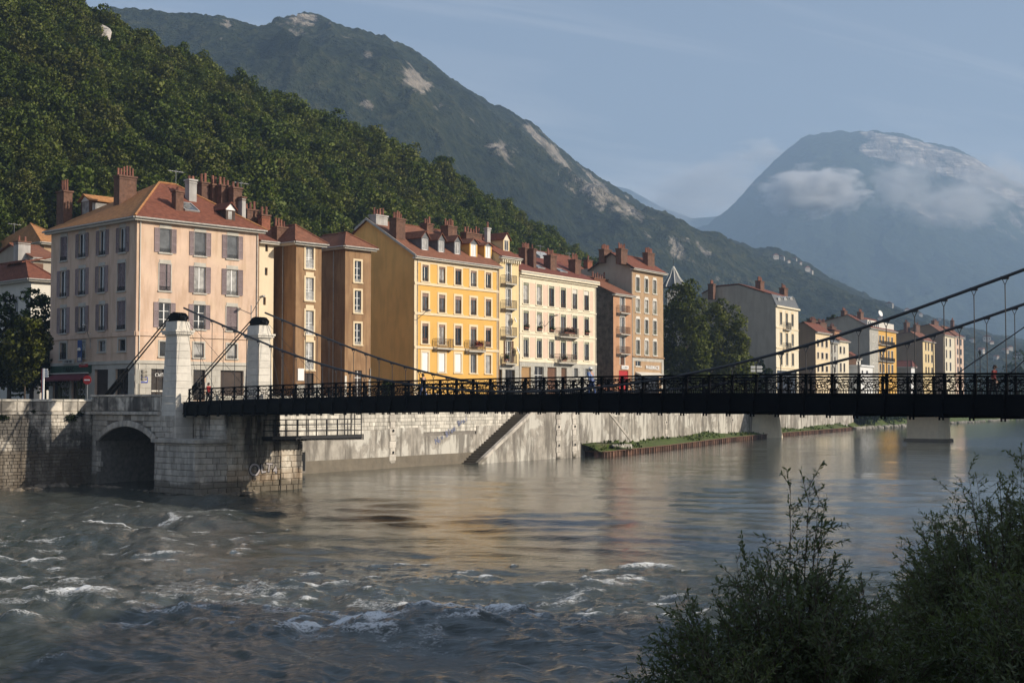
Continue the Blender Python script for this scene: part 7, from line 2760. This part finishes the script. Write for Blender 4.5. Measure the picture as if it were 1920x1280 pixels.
def person(label, loc, rz, top, trousers, hair='hair', hat=None, lean=.0, stride=.18, armswing=.25, h=1.75, group=None):
    k = h / 1.75
    e = None
    # bare body: head, neck, hands (one continuous figure inside the clothes)
    sx, sz = lean, 0
    hip, chest, neck, head = (0, 0, .92), (lean * .5, 0, 1.32), (lean, 0, 1.47), (lean * 1.25 + .02, 0, 1.62)
    V, E, Rd = [hip, (lean * .2, 0, 1.12), chest, neck, (lean * 1.1, 0, 1.53), head, (lean * 1.28, 0, 1.70)], [(0, 1), (1, 2), (2, 3), (3, 4), (4, 5), (5, 6)], [(.13, .10), (.12, .09), (.15, .10), .055, .055, .092, .07]
    arms, legs = [], []
    for sg in (-1, 1):
        i0 = len(V)
        sh = (lean * .9, sg * .20, 1.40)
        el = (lean * .7 - sg * armswing * .35, sg * .25, 1.12)
        wr = (lean * .7 + sg * armswing * -.55 + .12, sg * .24, .90)
        V += [sh, el, wr, (wr[0] + .03, wr[1], wr[2] - .09)]
        Rd += [.06, .045, .030, (.036, .018)]
        E += [(2, i0), (i0, i0 + 1), (i0 + 1, i0 + 2), (i0 + 2, i0 + 3)]
        for f_ in range(4):                             # four fingers and a thumb
            j = len(V)
            y = wr[1] + (f_ - 1.5) * .019
            V += [(wr[0] + .045, y, wr[2] - .13), (wr[0] + .055, y, wr[2] - .165 + .01 * abs(f_ - 1.5))]
            Rd += [.009, .007]
            E += [(i0 + 3, j), (j, j + 1)]
        j = len(V)
        V += [(wr[0] + .065, wr[1] - sg * .03, wr[2] - .10)]
        Rd += [.010]
        E += [(i0 + 3, j)]
        arms.append((sh, el, wr))
        i1 = len(V)
        hp = (0, sg * .09, .88)
        kn = (sg * stride * .55 + .05, sg * .10, .48)
        an = (sg * stride - .02, sg * .10, .08)
        V += [hp, kn, an, (an[0] + .16, an[1], .035)]
        Rd += [.085, .06, .042, (.045, .03)]
        E += [(0, i1), (i1, i1 + 1), (i1 + 1, i1 + 2), (i1 + 2, i1 + 3)]
        legs.append((hp, kn, an))
    body = skin_obj('person', V, E, Rd, M['skin'], None, 1)
    body.location = loc
    body.rotation_euler = (0, 0, rz)
    body.scale = (k, k, k)
    tag(body, label, 'person', group)
    # clothes
    V = [(lean * .1, 0, .86), (lean * .2, 0, 1.10), chest, (lean * .95, 0, 1.44)]
    E = [(0, 1), (1, 2), (2, 3)]
    Rd = [(.165, .125), (.155, .12), (.185, .13), (.085, .075)]
    for sh, el, wr in arms:
        i0 = len(V)
        V += [sh, el, tuple(np.array(wr) * .92 + np.array(el) * .08)]
        Rd += [.082, .064, .05]
        E += [(2, i0), (i0, i0 + 1), (i0 + 1, i0 + 2)]
    skin_obj('jacket', V, E, Rd, M[top], body)
    V = [(0, 0, .95)]
    E, Rd = [], [(.15, .12)]
    for hp, kn, an in legs:
        i0 = len(V)
        V += [hp, kn, (an[0], an[1], .10)]
        Rd += [.105, .08, .065]
        E += [(0, i0), (i0, i0 + 1), (i0 + 1, i0 + 2)]
    skin_obj('trousers', V, E, Rd, M[trousers], body)
    for hp, kn, an in legs:
        mb = MB(); mb.taper(an[0] - .09, an[0] + .21, an[1] - .05, an[1] + .05, 0, .10, .02, .012)
        inst('shoe', mb.mesh('shoe', M['blackcloth']), body)
    hc = Vector(head)
    mb = MB()
    mb.lathe([(.105, -.02), (.112, .05), (.085, .115), (.01, .14)], 10, (hc.x - .012, 0, hc.z))
    mb.box(hc.x - .115, hc.x - .03, -.085, .085, hc.z - .08, hc.z + .02)
    inst('hair', mb.mesh('hair', M[hair]), body)
    mb = MB()                                           # face
    mb.box(hc.x + .080, hc.x + .115, -.012, .012, hc.z - .035, hc.z + .012)
    inst('nose', mb.mesh('nose', M['skin']), body)
    mb = MB()
    for sg in (-1, 1): mb.box(hc.x + .078, hc.x + .094, sg * .034 - .013, sg * .034 + .013, hc.z + .012, hc.z + .026)
    mb.box(hc.x + .076, hc.x + .092, -.024, .024, hc.z - .062, hc.z - .052)
    inst('eyes_and_mouth', mb.mesh('eyes_and_mouth', M['hair']), body)
    for sg in (-1, 1):
        mb = MB(); mb.box(hc.x - .02, hc.x + .02, sg * .095 - .012, sg * .095 + .012, hc.z - .035, hc.z + .03)
        inst('ear', mb.mesh('ear', M['skin']), body)
    if hat:
        mb = MB()
        mb.lathe([(.125, .03), (.125, .09), (.10, .155), (.01, .175)], 12, (hc.x - .005, 0, hc.z))
        mb.box(hc.x + .06, hc.x + .21, -.085, .085, hc.z + .035, hc.z + .052)
        inst('cap', mb.mesh('cap', M[hat]), body)
    return body


def on_deck(px, q):
    """point on the bridge deck below photo column px, at distance q behind the near railing"""
    P0 = bw(0, q)
    h = on_plane(px, 745, P0, BY)
    s = (h - BO).dot(BX)
    return bw(s, q, deck_z(s / BAY))


# the blue walker leans on the near railing
person('person in a light blue jacket and white cap walking on the bridge', on_deck(1110, -0.0 + .75), BRZ + math.pi * .96, 'bluecloth', 'navycloth', hat='white', lean=.10)
person('person in a red jacket near the left end of the bridge', on_deck(390, 2.4), BRZ + .3, 'redcloth', 'blackcloth', lean=.04, stride=.12)
person('person in dark clothes crossing the middle of the bridge', on_deck(794, 3.0), BRZ + math.pi, 'blackcloth', 'navycloth', lean=.05)
person('person in a plum top near the right end of the bridge', on_deck(1862, 7.4), BRZ, 'plumcloth', 'blackcloth', lean=.10)

# ================================================================== STREET FURNITURE
def post_at(px, Y, gz=GZ):
    p = at_y(px, 740, Y)
    return Vector((p.x, p.y, gz))


e = empty('signpost', post_at(80.5, 125.4), -.3)
tag(e, 'white and red signpost with four white direction arrows by the left quay', 'signpost')
mb = MB(); mb.box(-.05, .10, -.06, .06, 0, 3.55); mb.build('pole', M['white'], e)
mb = MB(); mb.box(-.13, -.052, -.06, .06, 0, 3.5); mb.build('red_stripe', M['red'], e)
for i in range(4):
    z = 2.75 + i * .2
    mb = MB(); mb.prism([(.1, -.02, z), (.48 - .05 * (i == 3), -.02, z), (.58 - .1 * (i == 3), -.02, z + .085), (.48 - .05 * (i == 3), -.02, z + .17), (.1, -.02, z + .17)], (0, .04, 0))
    mb.build('direction_arrow', M['white'], e)
e = empty('no_entry_sign', post_at(163, 127.5), -.25)
tag(e, 'round red no entry sign on a pole in front of the tobacconist', 'road sign')
mb = MB(); mb.tube((0, .05, 0), (0, .05, 2.6), .035, 6); mb.build('pole', M['antenna'], e)
mb = MB(); mb.tube((0, -.02, 2.55), (0, .02, 2.55), .42, 18); mb.build('disc', M['red'], e)
mb = MB(); mb.box(-.28, .28, -.035, -.022, 2.49, 2.61); mb.build('bar', M['white'], e)
e = empty('traffic_light', post_at(261.5, 126.8), .5)
tag(e, 'three lamp traffic light seen from behind beside the blue street plate', 'traffic light')
mb = MB(); mb.tube((0, 0, 0), (0, 0, 3.3), .06, 8); mb.build('pole', M['trafficyellow'], e)
mb = MB(); mb.box(-.30, .10, -.05, .0, 2.2, 3.5); mb.build('back_plate', M['greybase'], e)
for i in range(3):
    mb = MB(); mb.lathe([(.16, 0), (.19, .1), (.19, .30), (.13, .34)], 10, (.30, 0, 2.42 + i * .36)); mb.build('lamp_housing', M['trafficyellow'], e)
    mb = MB(); mb.tube((.42, 0, 2.6 + i * .36), (.66, 0, 2.62 + i * .36), .14, 10); mb.build('visor', M['trafficyellow'], e)
e = empty('direction_sign', post_at(1418, 272, GZ), .2)
tag(e, 'grey double direction sign with white arrow tips near the quay trees', 'road sign')
zc_ = CAMZ + (758 - 691) / F * 272 - GZ
mb = MB(); mb.tube((0, 0, 0), (0, 0, zc_ + .8), .07, 6); mb.build('pole', M['iron'], e)
for i, (dx, z) in enumerate(((-1.1, .30), (-1.1, -.40), (.15, .30), (.15, -.40))):
    mb = MB(); mb.box(dx, dx + .95, -.03, .03, zc_ + z - .26, zc_ + z + .26); mb.build('sign_panel', M['zinc'], e)
for z in (.30, -.40):
    mb = MB(); mb.prism([(1.12, -.035, zc_ + z - .26), (1.35, -.035, zc_ + z), (1.12, -.035, zc_ + z + .26), (1.0, -.035, zc_ + z + .26), (1.22, -.035, zc_ + z), (1.0, -.035, zc_ + z - .26)], (0, .07, 0)); mb.build('arrow_tip', M['white'], e)


# lantern posts along both edges of the road bridge
def lamp_proto():
    e = empty('street_lamp', (0, 0, 0))
    mb = MB(); mb.lathe([(.26, 0), (.22, .5), (.13, .7), (.10, 2), (.075, 10)], 8); o = mb.build('post', M['iron'], e)
    l_ = empty('lantern', (0, 0, 10), 0, e)
    mb = MB()
    for sg in (-1, 1):
        mb.path([(0, 0, -.9), (sg * .28, 0, -.55), (sg * .42, 0, -.1), (sg * .36, 0, .25)], .04, 5)
    mb.lathe([(.10, .0), (.30, .55), (.34, .58), (.12, .9), (.02, 1.05)], 8)
    inst('lantern_cage', mb.mesh('lantern_cage', M['iron']), l_)
    mb = MB(); mb.lathe([(.09, .03), (.24, .5), (.05, .55)], 8)
    inst('lantern_glass', mb.mesh('lantern_glass', M['glassgrey']), l_)
    return e


LP_ = lamp_proto()
rax, ray_ = Vector((27.3, -22, 0)).normalized(), Vector((22, 27.3, 0)).normalized()
Pp = Vector((48.5, 274, 0)) + ray_ * 5.5
h_ = on_plane(1838, 700, Pp, ray_)
zt = CAMZ + (758 - 655) / F * h_.y
LP_.location = (h_.x, h_.y, 7.4)
tag(LP_, 'lone black lantern post at the right against the hazy slope', 'street lamp')
for c in LP_.children:
    if c.name.startswith('post'): c.scale = (1, 1, (zt - 8.4) / 10)
    else: c.location = (0, 0, zt - 8.4)


# wall lamps on long arms
def wall_lamp(label, fc, pa, ya, pb, yb, d=2.0):
    u, z = fc.uv(pa, ya)
    p0 = fc.world(u, z, .02)
    q = fc.uv(pb, yb, d)
    p1 = fc.world(q[0], q[1], d)
    dv = p1 - p0
    e = empty('wall_lamp', p0)
    tag(e, label, 'street lamp')
    mb = MB(); mb.tube((0, 0, -.8), dv, .04, 6); mb.tube((0, 0, -1.4), (0, 0, .1), .05, 6); mb.build('arm', M['greyframe'], e)
    mb = MB()
    dn = Vector((dv.x, dv.y, 0)).normalized()
    mb.bar(dv - dn * .1, dv + dn * .75 + Vector((0, 0, .08)), .26, .16)
    mb.build('lamp_head', M['greyframe'], e)


wall_lamp('wall lamp on a short arm over the tobacconist on the pink house', PINK.G, 170, 626, 160, 611, 1.6)
wall_lamp('wall lamp on a long arm at the right edge of the pink house front', PINK.F, 471, 574, 489, 557, 2.2)
wall_lamp('wall lamp on the left corner of the yellow house front', YEL.F, 780, 588, 800, 583, 2.0)
wall_lamp('wall lamp on the middle of the ivory house front', WHITE.F, 1021, 602, 1039, 592, 1.8)

# satellite dishes
def dish(label, fc, px, py, r):
    u, z = fc.uv(px, py, .5)
    p = fc.world(u, z, .5)
    e = empty('satellite_dish', p, fc.H.rz + .5)
    tag(e, label, 'satellite dish')
    mb = MB(); mb.lathe([(.02, 0), (r * .5, .04), (r, .14), (r * .98, .16), (r * .5, .08), (.02, .05)], 14)
    o = mb.build('dish', M['white'], e)
    o.rotation_euler = (R(70), 0, 0)
    mb = MB(); mb.tube((0, .05, 0), (0, .55, -.2), .03, 5); mb.build('bracket', M['antenna'], e)


dish('white satellite dish beside the third balcony of the narrow pale house', NARROW.F, 965, 600, .45)
dish('larger white satellite dish above the lowest balcony of the narrow pale house', NARROW.F, 970, 657, .55)
p = at_y(1650, 588, 404)
e = empty('satellite_dish', p, .3)
tag(e, 'white satellite dish on the roof of the far grey and yellow house', 'satellite dish')
mb = MB(); mb.lathe([(.02, 0), (.5, .06), (.95, .25), (.02, .1)], 12); o = mb.build('dish', M['white'], e); o.rotation_euler = (R(70), 0, .4)
mb = MB(); mb.tube((0, .1, 0), (0, .3, -3), .06, 5); mb.build('bracket', M['antenna'], e)


# planters on balconies and sills
def planter(label, fc, u, z, d, w, m, n=260, hgt=.5, seed=1):
    p = fc.world(u, z, d)
    mb = MB(); mb.box(-w / 2, w / 2, -.12, .12, 0, .22)
    o = mb.build('planter', M['pot'], None, loc=p, rz=fc.H.rz + fc.rz)
    tag(o, label, 'planter')
    rg = np.random.RandomState(seed)
    Cp = np.stack([rg.uniform(-w / 2 - .05, w / 2 + .05, n), rg.normal(-.05, .14, n), .22 + np.abs(rg.normal(0, hgt * .45, n))], 1)
    Nn = rg.normal(size=(n, 3)) + [0, -.6, .6]
    Nn /= np.linalg.norm(Nn, axis=1)[:, None]
    inst('plants', leaf_mesh('plants', Cp, Nn, .15, rg, m), o)


planter('planter of red geraniums on the right balcony of the yellow house', YEL.F, B2[0] + .3, B2[1] + .55, B2[4] - .1, 1.5, M['flowers'], 420, .5, 3)
planter('planter with green plants on the upper balcony of the ivory house', WHITE.F, WB1[0], WB1[1] + .45, WB1[4] - .1, 2.9, M['balplants'], 700, .6, 4)
planter('planter with dry plants on the lower balcony of the ivory house', WHITE.F, WB2[0] - .9, WB2[1] + .2, WB2[4] - .15, 1.0, M['balplants'], 240, .5, 5)
for i, lb in ((0, 'first'), (1, 'second'), (2, 'third'), (5, 'last')):
    c_ = WCc[i]
    u = (WHITE.F.uv(c_[0], 617)[0] + WHITE.F.uv(c_[1], 617)[0]) / 2
    z = WHITE.F.uv(982, 617)[1]
    planter('flower box on the sill of the %s middle floor window of the ivory house' % lb, WHITE.F, u, z + .1, .12, 1.0, M['balplants'], 150, .3, 10 + i)
planter('plant pot on the lowest balcony of the narrow pale house', NARROW.F, .7, NARROW.F.uv(944, 680)[1] + .3, .7, .5, M['balplants'], 160, .6, 20)

# weeds growing out of the old quay joints
rg = np.random.RandomState(8)
Cw = []
for px, py, n, r in ((4, 783, 160, .45), (132, 783, 220, .55), (150, 776, 120, .35), (62, 771, 60, .25), (196, 772, 140, .4), (215, 768, 60, .3)):
    p = on_plane(px, py, bw(-36.95, 0), BX)
    for _ in range(n):
        d_ = rg.normal(0, r * .5, 3)
        Cw.append([p.x + BX.x * abs(d_[0]) * .5 + BY.x * d_[1], p.y + BX.y * abs(d_[0]) * .5 + BY.y * d_[1], p.z + d_[2] * .5])
Cw = np.array(Cw)
Nw = rg.normal(size=Cw.shape) + [.7, -.7, .6]
Nw /= np.linalg.norm(Nw, axis=1)[:, None]
tag(inst('wall_weeds', leaf_mesh('wall_weeds', Cw, Nw, .16, rg, M['leafbank'])), kind='stuff')

# pale quarry rock among the trees high on the hill
pr_ = at_y(198, 66, 303)
mb = MB()
rg = random.Random(4)
n, prof = 14, [(2.6, -3), (2.5, -1), (2.2, .3), (1.5, 1.1), (.5, 1.5)]
vs = []
for r, z in prof:
    for i in range(n):
        t = 2 * math.pi * i / n
        k = rg.uniform(.6, 1.25)
        vs.append((r * k * math.cos(t), r * k * math.sin(t) * .7, z * rg.uniform(.6, 1.35)))
fs = [(j * n + i, j * n + (i + 1) % n, (j + 1) * n + (i + 1) % n, (j + 1) * n + i) for j in range(len(prof) - 1) for i in range(n)] + [tuple(range((len(prof) - 1) * n, len(prof) * n))]
mb.add(vs, fs)
mb.v = [(a, b, c * .72) for a, b, c in mb.v]
ro = mb.build('rock_outcrop', mat('white_quarry_rock', (0.62, 0.56, 0.50), var=.2, scale=1.2, streak=.4, scol=(.3, .26, .22), bump=.7, bscale=2), None, loc=(pr_.x, pr_.y - 4, pr_.z - .2))
tag(ro, 'pale rock outcrop showing between the trees high on the wooded hill', 'rock')

# small pale houses scattered on the distant slope
hmat = mat('distant_house_wall', (0.42, 0.38, 0.33), var=.1, orand=.35)
mb = MB(); mb.box(-6, 6, -5, 5, -3, 6)
HWm = mb.mesh('distant_house', hmat)
mb = MB(); mb.prism([(-6.8, -5.8, 5.9), (6.8, -5.8, 5.9), (0, -5.8, 9.5)], (0, 11.6, 0))
HRm = mb.mesh('roof', M['tilebrown'])
mb = MB()
for x in (-3.5, 0, 3.5): mb.box(x - .6, x + .6, -5.08, -4.98, 1.5, 3.6)
HWin = mb.mesh('windows', M['glassdark'])
dg = bpy.context.evaluated_depsgraph_get()
mt = bpy.data.objects['forested_mountain']
for px, py in ((1453, 484), (1466, 486), (1478, 492), (1490, 488), (1512, 507), (1519, 512), (1655, 537), (1672, 540), (1832, 553), (1870, 557), (1835, 590), (1668, 575), (1700, 585), (1725, 592), (1850, 638), (1858, 645), (1878, 640), (1822, 640), (1805, 635), (1885, 660), (1893, 655), (1650, 600), (1735, 580), (1762, 600), (1500, 495), (1905, 668), (1840, 660), (1868, 672)):
    r_ = ray(px, py).normalized()
    ok, lo_, nrm_, idx = mt.ray_cast(CAM, r_)
    if not ok: continue
    s_ = rnd.uniform(.42, .8)
    o = inst('distant_house', HWm, None, lo_ + Vector((0, 0, -.3)), rnd.uniform(-.6, 1.0), s_)
    tag(o, 'tiny pale house on the hazy slope across the valley', 'house', 'tiny houses on the hazy slope')
    inst('roof', HRm, o)
    inst('windows', HWin, o)


# ================================================================== LOW CLOUDS on the cliff mountain
def cloud(px, py, Y, hw, hh, dens, seed, depth=None):
    p = at_y(px, py, Y)
    a, b, c = hw * Y / F, (depth or hw * .8) * Y / F, hh * Y / F
    m, nt = new_mat('cloud_vapour')
    ob = N(nt, 'ShaderNodeTexCoord').outputs['Object']
    ln = N(nt, 'ShaderNodeVectorMath', {0: ob}, operation='LENGTH').outputs['Value']
    nz = N(nt, 'ShaderNodeTexNoise', {'Vector': N(nt, 'ShaderNodeMapping', {'Vector': ob, 'Location': (seed, seed * 2, 0), 'Scale': (1, 1, c / a * 1.4 + .35)}).outputs[0], 'Scale': 2.0, 'Detail': 5, 'Roughness': .62, 'Distortion': .3}).outputs[0]
    f = MATH(nt, 'SUBTRACT', MATH(nt, 'ADD', MATH(nt, 'MULTIPLY', nz, 1.9), 0.0), MATH(nt, 'ADD', MATH(nt, 'MULTIPLY', ln, .95), 0.22))
    f = MATH(nt, 'MULTIPLY', f, 2.6, True)
    d_ = MATH(nt, 'MULTIPLY', f, dens)
    v = N(nt, 'ShaderNodeVolumePrincipled', {'Color': (0.99, 0.99, 1.0, 1), 'Density': d_, 'Anisotropy': 0.0})
    N(nt, 'ShaderNodeOutputMaterial', {'Volume': v.outputs[0]})
    mb = MB()
    pr = [(math.sin(math.pi * i / 10) + .0005, -math.cos(math.pi * i / 10)) for i in range(11)]
    mb.lathe(pr, 16)
    o = inst('cloud', mb.mesh('cloud', m, True), None, p, 0, (a, b, c))
    tag(o, kind='stuff')


cloud(1520, 362 , 4700, 125, 58, .045, 1)
cloud(1690, 345, 4700, 85, 70, .008, 2)
cloud(1790, 385, 4600, 130, 56, .0075, 3)
cloud(1875, 340, 4700, 110, 60, .007, 4)
cloud(1430, 288, 6500, 75, 34, .006, 5)
cloud(1330, 345, 6800, 160, 75, .003, 6)
cloud(1250, 395, 6700, 110, 45, .004, 7)
SC.cycles.volume_step_rate = 2.0
SC.cycles.volume_max_steps = 128
print('SCRIPT_OK', len(bpy.data.objects))
